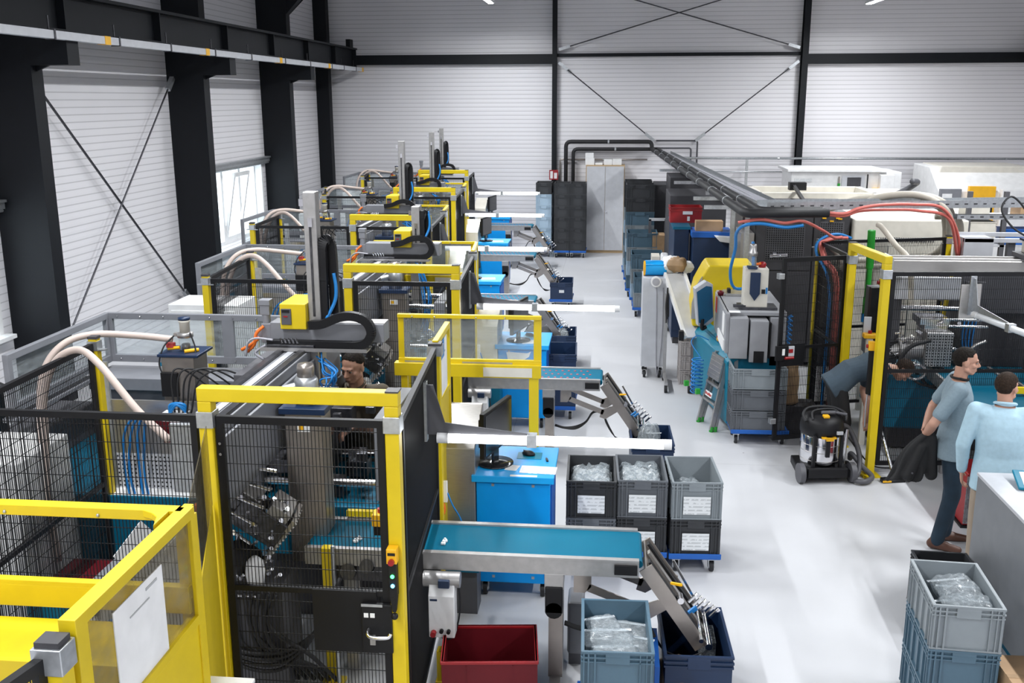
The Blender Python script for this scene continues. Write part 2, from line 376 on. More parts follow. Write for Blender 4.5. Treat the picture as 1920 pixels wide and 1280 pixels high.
def hcol(x0, x1, y, fl, tw=.03, z1=ZC):
    "rolled steel column: web along x, flanges across y"
    b = MB(); b.bx(x0, x1, y-.015, y+.015, 0, z1); b.bx(x1-tw, x1, y-fl/2, y+fl/2, 0, z1); b.bx(x0, x0+tw, y-fl/2, y+fl/2, 0, z1)
    return b
for i, y in enumerate((6.4, 11.48, 16.48, 20.95)):
    b = hcol(XL, -6.77, y, .24)
    b.bx(XL, -6.8, y-.12, y-.1, 0, ZC)                      # cladding plate closing the near side
    b.bx(-6.8, -6.30, y-.13, y+.13, 4.10, 4.47)              # crane bracket
    b.prism([(-6.8, 4.10), (-6.8, 4.02), (-6.6, 4.10)], 'y', y-.02, y+.02)
    b.prism([(-6.8, 5.6), (-6.8, 6.6), (-4.5, 7.55), (-5.2, 7.55), (-5.9, 6.3), (-6.77, 5.4)], 'y', y-.11, y+.11)
    struct('trim_%d' % (i+1), b, 'steel_dark', 'dark blue-black steel column with crane bracket, ' + ORD[min(i, 3)] + ' along left wall')
b = hcol(XL, XL+.2, YB-.2, .26); b.bx(XL, XL+.32, YB-.36, YB-.1, 0, ZC)
struct('trim_5', b, 'steel_dark', 'dark steel corner column at left end of back wall')
def ycol(x, w=.11, d=.2):
    b = MB(); b.bx(x-w/2, x+w/2, YB-d, YB-d+.02, 0, ZC); b.bx(x-w/2, x+w/2, YB-.02, YB, 0, ZC); b.bx(x-.01, x+.01, YB-d, YB, 0, ZC)
    return b
struct('trim_6', ycol(-1.50), 'steel_dark', 'slim dark steel post on back wall above the fire sign')
struct('trim_7', ycol(4.42, .14, .26), 'steel_dark', 'dark steel post on back wall right of the bracing')
b = MB(); b.bx(XL, -1.55, YB-.16, YB, 4.53, 4.76); struct('trim_8', b, 'steel_dark', 'dark steel girt on back wall, left bay')
b = MB(); b.bx(-1.45, 4.36, YB-.10, YB-.02, 4.69, 4.77); struct('trim_9', b, 'steel_dark', 'thin dark steel tie across the braced bay of back wall')
b = MB(); b.bx(4.48, XR, YB-.16, YB, 4.49, 4.72); struct('trim_10', b, 'steel_dark', 'dark steel girt on back wall, right bay')
# crane runway beam along the left wall
b = MB(); b.bx(-6.50, -6.49+.03, YF, 24.9, 4.47, 4.90); b.bx(-6.62, -6.36, YF, 24.9, 4.47, 4.50); b.bx(-6.64, -6.34, YF, 24.9, 4.88, 4.92)
for y in (6.4, 8.9, 11.5, 14, 16.5, 18.8, 20.95, 23, 24.85): b.bx(-6.62, -6.36, y-.012, y+.012, 4.47, 4.9)
b.bx(-6.54, -6.44, 24.6, 24.9, 4.92, 5.12)
struct('trim_11', b, 'steel_dark', 'dark steel crane runway beam along left wall')
b = MB(); b.bx(9.35, 9.6, YF, 24.9, 4.47, 4.9); b.bx(9.3, 9.65, 24.6, 24.9, 4.9, 5.15)
struct('trim_12', b, 'steel_dark', 'dark steel crane runway beam at right edge')
pr = thing('crane_power_rail', 'long pale grey enclosed power rail with orange joint clips under the crane beam', 'power rail', (-6.28, 10, 4.36))
b = MB(); b.bx(-6.33, -6.23, YF+.1, 25.0, 4.37, 4.46); b.build('rail_housing', 'ltgrey', pr, world=True)
for y in (12.2, 15.3, 18.75, 22.0, 24.95):
    b = MB(); b.bx(-6.335, -6.225, y-.07, y+.07, 4.365, 4.465); b.build('joint_clip', 'yellow2', pr, world=True)['label'] = 'orange joint clip'
for y in (9, 11, 12.5, 14, 15.6, 17.2, 19.0, 20.6, 22.2, 23.2, 24.3):
    b = MB(); b.bx(-6.34, -6.22, y-.015, y+.015, 4.36, 4.475); b.bx(-6.30, -6.29, y-.01, y+.01, 4.46, 4.62); b.build('hanger', 'darkmetal', pr, world=True)
# bracing rods
def rod(label, p0, p1, r=.014, fork=True):
    t = thing('brace_rod', label, 'brace', p0)
    MB().cyl(p0, p1, r, n=8).build('rod', 'darkmetal', t, world=True)
    d = (Vector(p1)-Vector(p0)).normalized()
    for q, s in ((Vector(p0), 1), (Vector(p1), -1)):
        MB().bar(q, q+d*.28*s, .07, .07).build('fork_end', 'galv', t, world=True)
rod('steel brace rod on back wall, lower, falling right from the slim post', (-1.40, YB-.12, 4.56), (0.95, YB-.12, 2.70))
rod('steel brace rod on back wall, lower, falling left from the right post', (4.3, YB-.12, 4.56), (1.95, YB-.12, 2.70))
rod('steel brace rod on back wall, upper, rising right from the slim post', (-1.40, YB-.12, 4.86), (4.3, YB-.12, 6.5))
rod('steel brace rod on back wall, upper, rising left from the right post', (4.3, YB-.14, 4.86), (-1.40, YB-.14, 6.5))
rod('long dark brace rod falling away from the near column on left wall', (XL+.12, 12.0, 4.15), (XL+.12, 16.3, .35), .018)
rod('long thin brace rod rising to the second column on left wall', (XL+.17, 12.0, .35), (XL+.17, 16.2, 4.05), .014)
# ceiling luminaires
for i, lx in enumerate(LAMP_X):
    for j, ly in enumerate(LAMP_Y):
        if j < 5: continue
        t = thing('ceiling_light', 'slim linear ceiling light, %s from the back wall in the %s row' % (['last', 'second', 'third', 'fourth', 'fifth'][9-j], ['left', 'right'][i]), 'lamp', (lx, ly + LAMP_DY[i], LAMP_Z + LAMP_DZ[i]), group='linear ceiling lights')
        MB().bx(-.07, .07, -.78, .78, 0, .07).build('housing', 'white', t)
        MB().bx(-.05, .05, -.75, .75, -.012, 0).build('diffuser', 'lampface', t)
        MB().cyl((0, -.5, .07), (0, -.5, ZC-LAMP_Z-LAMP_DZ[i]), .004, n=5).build('suspension', 'darkmetal', t); MB().cyl((0, .5, .07), (0, .5, ZC-LAMP_Z-LAMP_DZ[i]), .004, n=5).build('suspension', 'darkmetal', t)
# fire sign and exit card on the slim post
t = thing('fire_sign', 'small red and white fire equipment sign on the slim post', 'sign', (-1.50, YB-.23, 1.86))
MB().bx(-.11, .11, -.006, .006, -.11, .13).build('plate', 'red', t)
b = MB(); b.bx(-.085, -.02, -.009, -.006, -.08, .10); b.bx(.01, .085, -.009, -.006, -.08, .06); b.build('pictogram', 'white', t)
# ------------------------------------------------------------------ safety fencing
def fence_panel(label, p0, p1, z0=0.12, z1=2.07, group='black mesh fence panels', fw=.03, bars=(), pitch=.02, name='mesh_fence_panel', sheet=None):
    "framed black wire mesh panel standing between two points in plan"
    p0 = Vector((p0[0], p0[1], 0)); p1 = Vector((p1[0], p1[1], 0)); d = p1-p0; L = d.length; rz = math.atan2(d.y, d.x)
    t = thing(name, label, 'fence panel', p0, rz, group)
    b = MB()
    b.bx(0, fw, -.015, .015, z0, z1); b.bx(L-fw, L, -.015, .015, z0, z1); b.bx(0, L, -.015, .015, z1-fw, z1); b.bx(0, L, -.015, .015, z0, z0+fw)
    for q in bars: b.bx(0, L, -.012, .012, q-.015, q+.015)
    b.build('frame', 'black', t)
    b = MB(); n = int((L-2*fw)/pitch); w = .0017
    for i in range(1, n+1):
        x = fw+(L-2*fw)*i/(n+1)
        b.add([(x-w, -w, z0), (x+w, -w, z0), (x+w, w, z0), (x-w, w, z0), (x-w, -w, z1), (x+w, -w, z1), (x+w, w, z1), (x-w, w, z1)], [(0,1,5,4),(1,2,6,5),(2,3,7,6),(3,0,4,7)])
    z = z0+.1
    while z < z1-.04:
        b.add([(0, w, z-w), (0, 3*w, z-w), (0, 3*w, z+w), (0, w, z+w), (L, w, z-w), (L, 3*w, z-w), (L, 3*w, z+w), (L, w, z+w)], [(0,1,5,4),(1,2,6,5),(2,3,7,6),(3,0,4,7)])
        z += .1
    b.build('wire_mesh', 'black', t)
    return t
def fence_post(label, x, y, h=2.1, w=.06, group='yellow fence posts', rz=0, clamp=True):
    t = thing('fence_post', label, 'post', (x, y, 0), rz, group)
    MB().bx(-w/2, w/2, -w/2, w/2, 0, h).build('tube', 'yellow', t, .004)
    MB().bx(-.08, .08, -.08, .08, 0, .012).build('foot_plate', 'yellow', t)
    MB().bx(-w/2-.002, w/2+.002, -w/2-.002, w/2+.002, h-.004, h+.014).build('end_cap', 'charcoal', t)
    if clamp:
        MB().bx(-w/2-.006, w/2+.006, -w/2-.006, w/2+.006, h-.085, h-.02).build('clamp', 'galv', t)
        MB().bx(-w/2-.05, w/2+.05, -.02, .02, h-.088, h-.078).build('clamp_tab', 'galv', t)
    return t
def portal(label, pa, pb, h=2.23, w=.075, group='yellow gate portals'):
    "two yellow posts joined by a beam"
    pa = Vector((pa[0], pa[1], 0)); pb = Vector((pb[0], pb[1], 0)); d = pb-pa; L = d.length
    t = thing('gate_portal', label, 'gate frame', pa, math.atan2(d.y, d.x), group)
    for x in (0, L):
        MB().bx(x-w/2, x+w/2, -w/2, w/2, 0, h-w).build('post', 'yellow', t, .005)
        MB().bx(x-.09, x+.09, -.09, .09, 0, .014).build('foot_plate', 'yellow', t)
        c = MB(); c.bx(x-w/2-.008, x+w/2+.008, -w/2-.008, w/2+.008, 2.01, 2.10); c.build('clamp', 'galv', t, .003)
    MB().bx(-w/2, L+w/2, -w/2, w/2, h-w, h).build('crossbeam', 'yellow', t, .005)
    MB().bx(L-.03, L+w/2+.003, -w/2-.003, w/2+.003, h, h+.008).build('end_cap', 'charcoal', t)
    return t
def side_panel(k, dx, dy):
    t = fence_panel('black mesh side panel beside the aisle at the %s cell gate' % ORD[k], (-1.10+dx, 4.93+dy), (-1.19+dx, 6.45+dy), .1, 2.07, 'aisle side panels', .035, (1.05,))
    return t
def task_light(label, p, L=1.44, rz=0.0, on=True, group='cell task lights', droop=0.0, plate=True):
    "tube lamp on a folded steel bracket, pointing along local +x; wall plate at the origin side"
    t = thing('task_light', label, 'lamp', p, rz, group)
    b = MB(); b.prism([(-.06, .02), (-.06, .34), (-.02, .34), (.05, .10), (.62, -.0+.035), (.62, .0+.015), (.02, .02)], 'y', -.004, .004)
    b.build('bracket_arm', 'dkgrey' if on else 'galv', t)
    MB().bx(-.075, -.06, -.03, .03, -.02, .36).build('mount_plate', 'galv' if plate else 'stainless', t)
    MB().cyl((0, 0, 0), (.07, 0, 0), .034).build('end_cap', 'white', t); MB().cyl((L-.05, 0, 0), (L, 0, 0), .032).build('end_cap', 'white', t)
    tb = MB().cyl((.07, 0, 0), (L-.05, 0, 0), .03, n=16).build('tube', 'tube' if on else 'tube_off', t)
    MB().bx(.56, .62, -.036, .036, -.036, .04).build('clip', 'galv', t)
    return t

# ------------------------------------------------------------------ conveyors
def conveyor(k, dx, dy, x0=-1.9, dots=False, plain=True):
    n = ORD[k]
    t = thing('belt_conveyor', '%s turquoise belt conveyor reaching into the aisle from the left cells%s' % (n, ', red dots on belt' if dots else ''), 'conveyor', (dx, dy, 0), 0, 'belt conveyors')
    X1 = .20
    b = MB(); b.bx(x0, X1, 5.67, 6.09, .925, .945); b.cyl((X1, 5.67, .92), (X1, 6.09, .92), .025); b.build('belt', 'belt', t)
    for y in (5.655, 6.105):
        b = MB(); b.bx(x0, X1, y-.012, y+.012, .84, .955); b.bx(x0, X1, y-.02, y+.02, .945, .957); b.build('side_rail', 'alu', t)
    MB().bx(x0, X1-.1, 5.68, 6.08, .86, .90).build('bed', 'stainbr', t)
    if dots:
        b = MB()
        for i in range(22):
            for j in range(3):
                b.lathe([(.012, 0), (.012, .004), (0, .004)], (-1.3+i*.065+(j % 2)*.03, 5.74+.13*j, .945), 8)
        d = b.build('red_inserts', 'redhose', t); d['kind'] = 'stuff'; d['label'] = 'small red parts in rows on belt'
    # stand: profile post with feet and a motor
    b = MB(); b.bx(-.36, -.27, 5.80, 5.92, .06, .84); b.bx(-.335, -.295, 5.795, 5.80, .06, .84); b.build('stand_post', 'alu', t, .004)
    b = MB(); b.bx(-.36, -.27, 5.76, 5.80, .06, .60); b.build('stand_sleeve', 'stainbr', t)
    for y in (5.62, 6.08):
        MB().bx(-.35, -.28, min(y, 5.86), max(y, 5.86), .03, .07).build('stand_foot', 'alu', t)
        MB().cyl((-.315, y, .0), (-.315, y, .035), .03).build('levelling_pad', 'black', t)
    b = MB(); b.bx(-.375, -.265, 5.63, 5.76, .58, .76); b.cyl((-.32, 5.63, .60), (-.32, 5.76, .60), .055); b.build('clamp_head', 'black', t, .006)
    MB().bx(-.38, -.26, 5.64, 5.80, .74, .845).build('head_plate', 'alu', t, .003)
    MB().bx(x0+.2, x0+.28, 5.8, 5.9, .0, .84).build('rear_post', 'alu', t)
    # motor and control box
    b = MB(); b.cyl((-1.13, 5.60, .80), (-.9, 5.60, .80), .05); b.build('motor', 'alu', t)
    MB().bx(-1.03, -.96, 5.53, 5.60, .77, .82).build('motor_plug', 'navy', t, .004)
    cb_ = MB(); cb_.prism([(5.52, .44), (5.64, .44), (5.64, .79), (5.56, .79), (5.52, .72)], 'x', -1.09, -.93)
    box = cb_.build('control_box', 'white', t, .004)
    MB().cyl((-1.06, 5.52, .475), (-1.06, 5.485, .475), .018).build('stop_button', 'red', box)
    b = MB(); b.cyl((-1.01, 5.52, .49), (-1.01, 5.50, .49), .013); b.build('switch', 'black', box); MB().cyl((-.965, 5.52, .49), (-.965, 5.495, .49), .012).build('selector_knob', 'black', box)
    MB().bx(-1.08, -1.035, 5.517, 5.52, .69, .702).build('name_strip', 'navy', box)
    MB().hose([(-1.05, 5.58, .44), (-1.03, 5.60, .40), (-.97, 5.60, .39), (-.93, 5.62, .46), (-.91, 5.64, .62), (-.93, 5.66, .80)], .006).build('box_cable', 'blackrub', t)
    # hinge arms and tilting chute
    for y in (5.70, 6.06):
        b = MB(); b.prism([(-.20, .86), (-.09, .86), (-.09, .74), (-.13, .70), (-.20, .70)], 'y', y-.006, y+.006)
        b.bar((-.11, y, .735), (.24, y, .60), .012, .05, (0, 0, 1)); b.prism([(.20, .55), (.26, .53), (.41, .63), (.45, .58), (.47, .66), (.40, .70), (.22, .63)], 'y', y-.006, y+.006)
        b.build('hinge_arm', 'stainbr', t)
    c0 = Vector((.24, 0, .90)); c1 = Vector((.60, 0, .38))
    ch = MB(); dirv = (c1-c0).normalized(); nrm = Vector((dirv.z, 0, -dirv.x))*-1
    ch.bar((c0.x, 5.86, c0.z), (c1.x, 5.86, c1.z), .40, .02, nrm)
    for y in (5.665, 6.055): ch.bar((c0.x, y, c0.z), (c1.x, y, c1.z), .012, .09, nrm)
    chute = ch.build('tilting_chute', 'stainbr', t)
    for y in (5.73, 5.86, 5.99):
        q = nrm*.03; MB().bar((c0.x+q.x, y, c0.z+q.z), (c1.x+q.x, y, c1.z+q.z), .05, .016, nrm).build('guide_strip', 'black' if y != 5.86 else 'stainless', chute)
    b = MB(); e = c1+nrm*.05; b.cyl((e.x, 5.62, e.z), (e.x, 6.1, e.z), .022); b.cyl((e.x-.05, 5.60, e.z+.05), (e.x-.05, 6.12, e.z+.05), .014); b.build('gate_shaft', 'chrome', chute)
    m = c0+(c1-c0)*.45+nrm*.07; b = MB(); b.cyl((m.x, 5.63, m.z), (m.x, 5.75, m.z-.02), .02); b.build('air_cylinder', 'chrome', chute)
    b = MB()
    for i in range(6):
        f = .55+.09*i; p = c0+(c1-c0)*f+nrm*.09
        b.bar((p.x, 5.70+.05*i, p.z), (p.x+.05, 5.72+.05*i, p.z+.045), .01, .014)
        b.cyl((p.x+.045, 5.71+.05*i, p.z+.04), (p.x+.06, 5.715+.05*i, p.z+.055), .014, n=8)
    b.bar((c0.x+.16+.03, 5.99, c0.z-.10), (c1.x+.03, 5.99, c1.z+.06), .014, .014, nrm)
    b.build('sensor_brackets', 'chrome', chute)
    b = MB(); b.bar((.40, 5.68, .80), (.46, 5.62, .82), .014, .014); b.build('yellow_air_fitting', 'yellow2', chute)
    b = MB()
    for i in range(2): b.bar((.52+.03*i, 5.78+.08*i, .55-.04*i), (.57+.03*i, 5.80+.08*i, .585-.04*i), .016, .016)
    b.build('blue_air_fitting', 'bluehose', chute)
    MB().bx(.60, .70, 5.76, 5.98, .24, .36, None).build('outlet_flap', 'film', chute)
    b = MB(); b.bx(.05, .19, 5.625, 5.655, .865, .925); b.build('tension_block', 'black', t)
    b = MB()
    for i in range(4):
        o = .012*i
        b.hose([(-.26, 5.83+o, .40), (-.16, 5.80+o, .385), (-.04, 5.78+o, .39+.006*i), (.06, 5.75+o, .47), (.13, 5.73+o, .58), (.22, 5.72+o, .60)], .008, 6, 8)
    b.build('cable_bundle', 'blackrub', t)
    b = MB()
    for i in range(5):
        b.hose([(.24, 5.72, .58), (.27+.012*i, 5.70, .48-.015*i), (.36+.01*i, 5.66, .36-.012*i), (.50, 5.62, .33), (.60, 5.62, .37)], .0042, 5, 8)
    b.build('sensor_cables', 'blackrub', t)
    return t

# ------------------------------------------------------------------ aisle furniture of a cell
def caster(parent, x, y, r=.05, fork='galv'):
    b = MB(); b.cyl((x-.016, y, r), (x+.016, y, r), r, n=16); w = b.build('caster_wheel', 'blackrub', parent)
    MB().cyl((x-.018, y, r), (x+.018, y, r), r*.55, n=12).build('wheel_hub', 'ltgrey', w)
    b = MB(); b.bx(x-.028, x-.02, y-.02, y+.02, r-.01, 2*r+.02); b.bx(x+.02, x+.028, y-.02, y+.02, r-.01, 2*r+.02); b.bx(x-.035, x+.035, y-.035, y+.035, 2*r+.015, 2*r+.03)
    b.build('caster_fork', fork, parent)
def desk(k, dx, dy):
    t = thing('rolling_workstation', 'bright blue rolling workstation cabinet on casters beside the %s conveyor' % ORD[k], 'workstation', (-.70+dx, 7.15+dy, 0), 0, 'blue workstations')
    b = MB(); b.bx(-.275, .275, -.27, .33, .13, .97); b.build('body', 'blue', t, .006)
    b = MB(); b.bx(-.305, .305, -.30, .36, .97, 1.0); b.bx(-.305, .305, -.305, -.30, .95, 1.0); b.build('worktop', 'bluetop', t, .005)
    b = MB(); b.bx(.275, .285, -.2, .3, .2, .9); b.build('side_panel', 'dollyblue', t)
    b = MB()
    for x in (-.15, .15): b.bx(x-.01, x+.01, -.273, -.27, .91, .93); b.bx(x-.01, x+.01, -.273, -.27, .17, .19)
    b.build('screws', 'galv', t)
    for x in (-.22, .22):
        for y in (-.2, .25): caster(t, x, y, .055, 'galv')
    return t
def crt(parent): pass
def monitor(k, dx, dy, rz):
    t = thing('computer_monitor', 'black flat computer monitor turned sideways on the blue workstation of the %s cell' % ORD[k], 'monitor', (-.86+dx, 7.12+dy, 1.0), rz, 'workstation monitors')
    b = MB(); b.lathe([(.14, 0), (.14, .012), (.03, .02)], (0, 0, 0), 24); b.build('foot', 'screen', t)
    b = MB(); b.bx(-.05, .05, -.012, .012, .01, .30); b.build('stand', 'screen', t, .004)
    b = MB(); b.bx(-.27, .27, -.03, .01, .12, .47); b.bx(-.2, .2, .01, .05, .18, .40); b.build('housing', 'black', t, .006)
    MB().bx(-.25, .25, -.033, -.03, .14, .45).build('display', 'screen', t)
    return t
def steel_cabinet(k, dx, dy):
    t = thing('control_cabinet', 'grey metal control cabinet with sloping lid behind the aisle panel of the %s cell' % ORD[k], 'cabinet', (-1.12+dx, 7.15+dy, 0), 0, 'sloped control cabinets')
    b = MB(); b.prism([(-.28, .42), (.22, .42), (.22, 1.40), (.18, 1.40), (-.28, 1.20)], 'x', -.14, .14); b.build('body', 'stainless' if k == 0 else 'cream', t, .005)
    MB().bx(-.13, .13, -.26, .20, 0, .42).build('plinth', 'dkgrey', t)
    MB().bx(-.10, .10, -.284, -.28, .5, 1.15).build('door', 'stainless' if k == 0 else 'cream', t)
    return t
DX = [0, -.30, -1.29, -1.62, -2.02]; DY = [0, 4.02, 8.0, 12.15, 16.45]
def rebase(root, base):
    base = Vector(base); root.location = root.location + base
    for ch in root.children: ch.location = ch.location - base
    return root
def rep(root, label, ks=(1, 2, 3, 4), adj=None):
    out = [root]
    for k in ks:
        a = adj.get(k, (0, 0, 0)) if adj else (0, 0, 0)
        out.append(dup(root, root.location + Vector((DX[k]+a[0], DY[k]+a[1], a[2])), root.rotation_euler.z, label(ORD[k])))
    return out

# gates, side panels, fences -------------------------------------------------
for k in range(5):
    dx, dy, n = DX[k], DY[k], ORD[k]
    portal('yellow square-tube gate portal of the %s fenced cell on the left' % n, (-2.13+dx, 4.87+dy), (-1.125+dx, 4.87+dy), group='yellow gate portals')
    g = fence_panel('black mesh gate hung inside the yellow portal of the %s cell on the left' % n, (-2.085+dx, 4.87+dy), (-1.17+dx, 4.87+dy), .1, 2.07, 'mesh gates in the yellow portals', .04, (1.02,) if k else (), name='mesh_gate')
    if k == 0:
        f = MB(); f.bx(0, .915, -.012, .012, 1.06, 1.09); f.build('mid_rail', 'black', g)
        MB().bx(.48, .84, -.02, -.014, .72, 1.09).build('lock_plate', 'black', g)
        lk = MB(); lk.bx(.76, .93, -.05, -.02, .74, 1.03); lk = lk.build('lock_box', 'black', g, .004)
        MB().bx(.762, .88, -.055, -.05, 1.02, 1.035).build('lock_cover', 'galv', lk)
        MB().bx(.775, .80, -.054, -.05, .955, .98).bx(.81, .835, -.054, -.05, .955, .98).build('lock_label', 'paper', lk)
        b = MB(); b.tube(spline([(.80, -.05, .885), (.80, -.085, .875), (.83, -.10, .862), (.91, -.10, .865), (.93, -.09, .885)], 6), .012, 8); b.build('lever_handle', 'chrome', lk)
        MB().bx(.805, .835, -.056, -.05, .79, .85).build('key_tag', 'alu', lk)
        for z in (1.92, 1.86): MB().cyl((.02, -.018, z), (.02, -.024, z), .008, n=8).build('bolt_head', 'chrome', g)
    else:
        MB().bx(.66, .90, -.03, -.014, .82, 1.05).build('lock_plate', 'black', g)
    sp = side_panel(k, dx, dy)
# control station with lamps on the near portal's right post
t = thing('gate_control_station', 'slim black push-button station with green and blue lamps and yellow emergency stop on gate post', 'control station', (-1.135, 4.80, 1.10))
b = MB(); b.bx(-.022, .022, -.02, .03, .0, .22); b.prism([(-.022, 0), (.022, 0), (.012, -.09), (-.006, -.09)], 'y', -.015, .02); b.build('housing', 'black', t, .003)
MB().bx(-.028, .028, -.03, .03, .20, .285).build('stop_box', 'yellow2', t, .003)
MB().cyl((0, -.03, .215), (0, -.05, .215), .017).build('stop_button', 'red', t)
MB().bx(-.02, .02, -.033, -.03, .25, .265).build('stop_label', 'black', t)
MB().sph((0, -.022, .125), .011).build('green_lamp', 'led_green', t); MB().sph((0, -.022, .07), .011).build('blue_lamp', 'led_blue', t)
MB().sph((.0, 0, -.12), .02).build('cord_grip', 'black', t)

LFT = [(-3.55, -1.5), (-3.80, .0), (-4.80, 0), (-5.02, 0), (-5.42, 0)]
for k in range(5):
    dx, dy, n = DX[k], DY[k], ORD[k]; y = 4.87+dy; xl = LFT[k][0]
    fence_panel('black mesh fence running left from the portal of the %s cell on the left' % n, (xl+.05, y), (-2.19+dx, y), .1, 2.07, 'cross fences left of the portals', .035, (1.05,))
    if k == 0: fence_panel('black mesh fence at left edge of view before the nearest cell', (xl-1.4, y), (xl-.03, y), .1, 2.07, 'cross fences left of the portals', .035, (1.05,))
    fence_post('yellow fence post at left end of the cross fence of the %s cell' % n, xl, y)
    y2 = y+[1.52, 1.45, 1.25, 1.45, 1.45][k]; x2 = xl-[.02, .10, .05, .38, .22][k]
    fence_post('yellow fence post deeper behind the cross fence of the %s cell' % n, x2, y2)
    fence_panel('black mesh fence running away between the two left posts of the %s cell' % n, (xl, y+.05), (x2, y2-.05), .1, 2.07, 'lengthwise left fences', .035, (1.05,))
    if k == 0:
        fence_panel('black mesh fence running towards viewer from the inner left post', (xl-.02, y-2.2), (xl, y-.05), .1, 2.07, 'lengthwise left fences', .035, (1.05,))

# yellow sheet guards with clear windows between cells -----------------------
def guard(k, xg0, xg1, yg, zt, ypan, post=True):
    n = ORD[k]
    t = thing('window_guard', 'yellow sheet guard with clear window, upright across the row behind the %s gate' % n, 'machine guard', (xg0, yg, 0), 0, 'yellow window guards')
    b = MB(); L = xg1-xg0
    b.bx(0, L, -.04, .0, zt-.03, zt); b.bx(0, .045, -.02, .0, zt-.4, zt); b.bx(L-.06, L, -.02, 0, zt-.4, zt); b.bx(0, L, -.03, 0, zt-.42, zt-.36)
    b.bx(-.03, L, -.06, -.03, zt-.50, zt-.40); b.bx(-.03, L, -.06, .02, zt-.405, zt-.395); b.build('frame', 'yellow', t, .003)
    MB().bx(.04, L-.05, -.012, -.008, zt-.38, zt-.03).build('window', 'acrylic', t)
    b = MB(); b.bx(.05, .05+L*.32, -.032, -.03, zt-.393, zt-.38); b.bx(L*.45, L*.8, -.032, -.03, zt-.393, zt-.38); b.build('bright_strip', 'alu', t)
    MB().bx(L*.6, L-.07, -.064, -.06, zt-.49, zt-.415).build('pale_label', 'cream', t)
    if post:
        MB().bx(L-.095, L-.02, -.05, .01, 0, zt-.42).build('post', 'yellow', t, .003); MB().bx(.02, .07, -.05, .01, 0, zt-.5).build('inner_post', 'yellow', t)
    for x in (.12, .30, L*.55, L*.75): MB().sph((x, -.042, zt-.018), .007, 6, 4).build('rivet', 'galv', t)
    return t
def aisle_guard(k, x0, y0, x1, y1, zt, smoked=False):
    n = ORD[k]; d = Vector((x1-x0, y1-y0, 0)); L = d.length
    t = thing('aisle_guard', 'narrow yellow guard panel with taped paper along the aisle beyond the %s black side panel' % n, 'machine guard', (x0, y0, 0), math.atan2(d.y, d.x), 'yellow aisle guards')
    b = MB(); b.bx(0, L, -.02, .02, zt-.04, zt); b.bx(0, .04, -.02, .02, .5, zt); b.bx(L-.04, L, -.02, .02, .1, zt); b.bx(0, L, -.02, .02, zt-.50, zt-.46); b.bx(0, L, -.01, .01, .35, zt-.48)
    b.build('frame', 'yellow', t, .003)
    MB().bx(.04, L-.04, -.004, .004, zt-.46, zt-.04).build('window', 'acrylic', t)
    MB().bx(.06, L*.75, -.014, -.010, zt-.45, zt-.06).build('taped_paper', 'paper', t); MB().bx(.10, L*.6, -.016, -.014, zt-.16, zt-.15).build('paper_print', 'print_', t)
    if k == 0: MB().bx(.05, L*.5, -.018, -.014, zt-.18, zt-.05).build('blue_sticker', 'bluehose', t)
    MB().bx(-.05, .05, -.05, .05, zt-.10, zt-.03).build('clamp', 'galv', t); MB().bx(-.045, .045, -.045, .045, zt-.03, zt-.012).build('clamp_cap', 'charcoal', t)
    b = MB(); b.bx(-.035, .035, -.035, .035, 0, zt-.03); b.build('post', 'yellow', t, .003)
    return t
guard(0, -1.69, -.545, 7.62, 2.05, None)
for k in (1, 2, 3): guard(k, -2.75+(DX[k]+.30), -1.56+(DX[k]+.30), 11.25+DY[k]-DY[1], 2.12, None, False)
aisle_guard(0, -1.195, 6.52, -1.21, 7.12, 2.10)
for k in (1, 2, 3): aisle_guard(k, -1.50+DX[k]+.3, 10.55+DY[k]-DY[1], -1.55+DX[k]+.3, 11.2+DY[k]-DY[1], 2.12)

# foreground guard of the cell the viewer stands over ------------------------
t = thing('window_guard', 'large yellow sheet guard with clear windows at lower left, nearest the viewer', 'machine guard', (-1.70, 3.62, 0), 0, 'yellow window guards')
zt = 2.1
b = MB(); b.bx(-2.4, 0, -.06, 0, zt-.045, zt); b.bx(-2.4, 0, -.05, -.01, zt-.40, zt-.34); b.bx(-2.4, 0, -.05, -.03, zt-.46, zt-.36)
b.prism([(-2.4, -.10), (-.02, -.10), (-.02, -.40), (-2.4, -.40)], 'z', zt-.50, zt-.48); b.bx(-2.4, -.02, -.42, -.40, zt-.68, zt-.48)
b.prism([(-.05, -.06), (-.16, -.06), (-.11, -.085), (-.075, -.12), (-.05, -.2)], 'z', zt-.03, zt)
b.build('cross_frame', 'yellow', t, .003)
MB().bx(-1.9, -1.25, -.065, -.05, zt-.385, zt-.355).build('grey_plate', 'greyhose', t)
b = MB(); b.bx(-.03, .03, -.92, .0, zt-.045, zt); b.bx(-.03, .03, -.92, -.85, .0, zt); b.bx(-.02, .02, -.02, .02, .2, zt); b.bx(-.02, .02, -.85, 0, zt-.52, zt-.48); b.bx(-.012, .012, -.85, .0, .2, zt-.48)
b.build('aisle_frame', 'yellow', t, .003)
MB().bx(-.004, .004, -.85, -.02, zt-.48, zt-.045).build('window', 'smoked', t)
b = MB(); b.bx(.006, .010, -.66, -.28, zt-.52, zt-.12); b.build('taped_sheet', 'paper', t)
b = MB(); b.bx(.010, .012, -.42, -.33, zt-.16, zt-.15); b.bx(.010, .012, -.55, -.40, zt-.20, zt-.195); b.build('sheet_print', 'print_', t)
b = MB(); b.prism([(0, .0), (-.42, 1.18), (-.42, 1.20), (-.02, .02)], 'z', .2, zt-.52, None)
b.build('far_lower_sheet', 'yellow', t)
b = MB(); b.prism([(-.02, .02), (-.40, 1.16), (-.405, 1.16), (-.025, .02)], 'z', zt-.50, zt-.06); b.build('far_window', 'smoked', t)
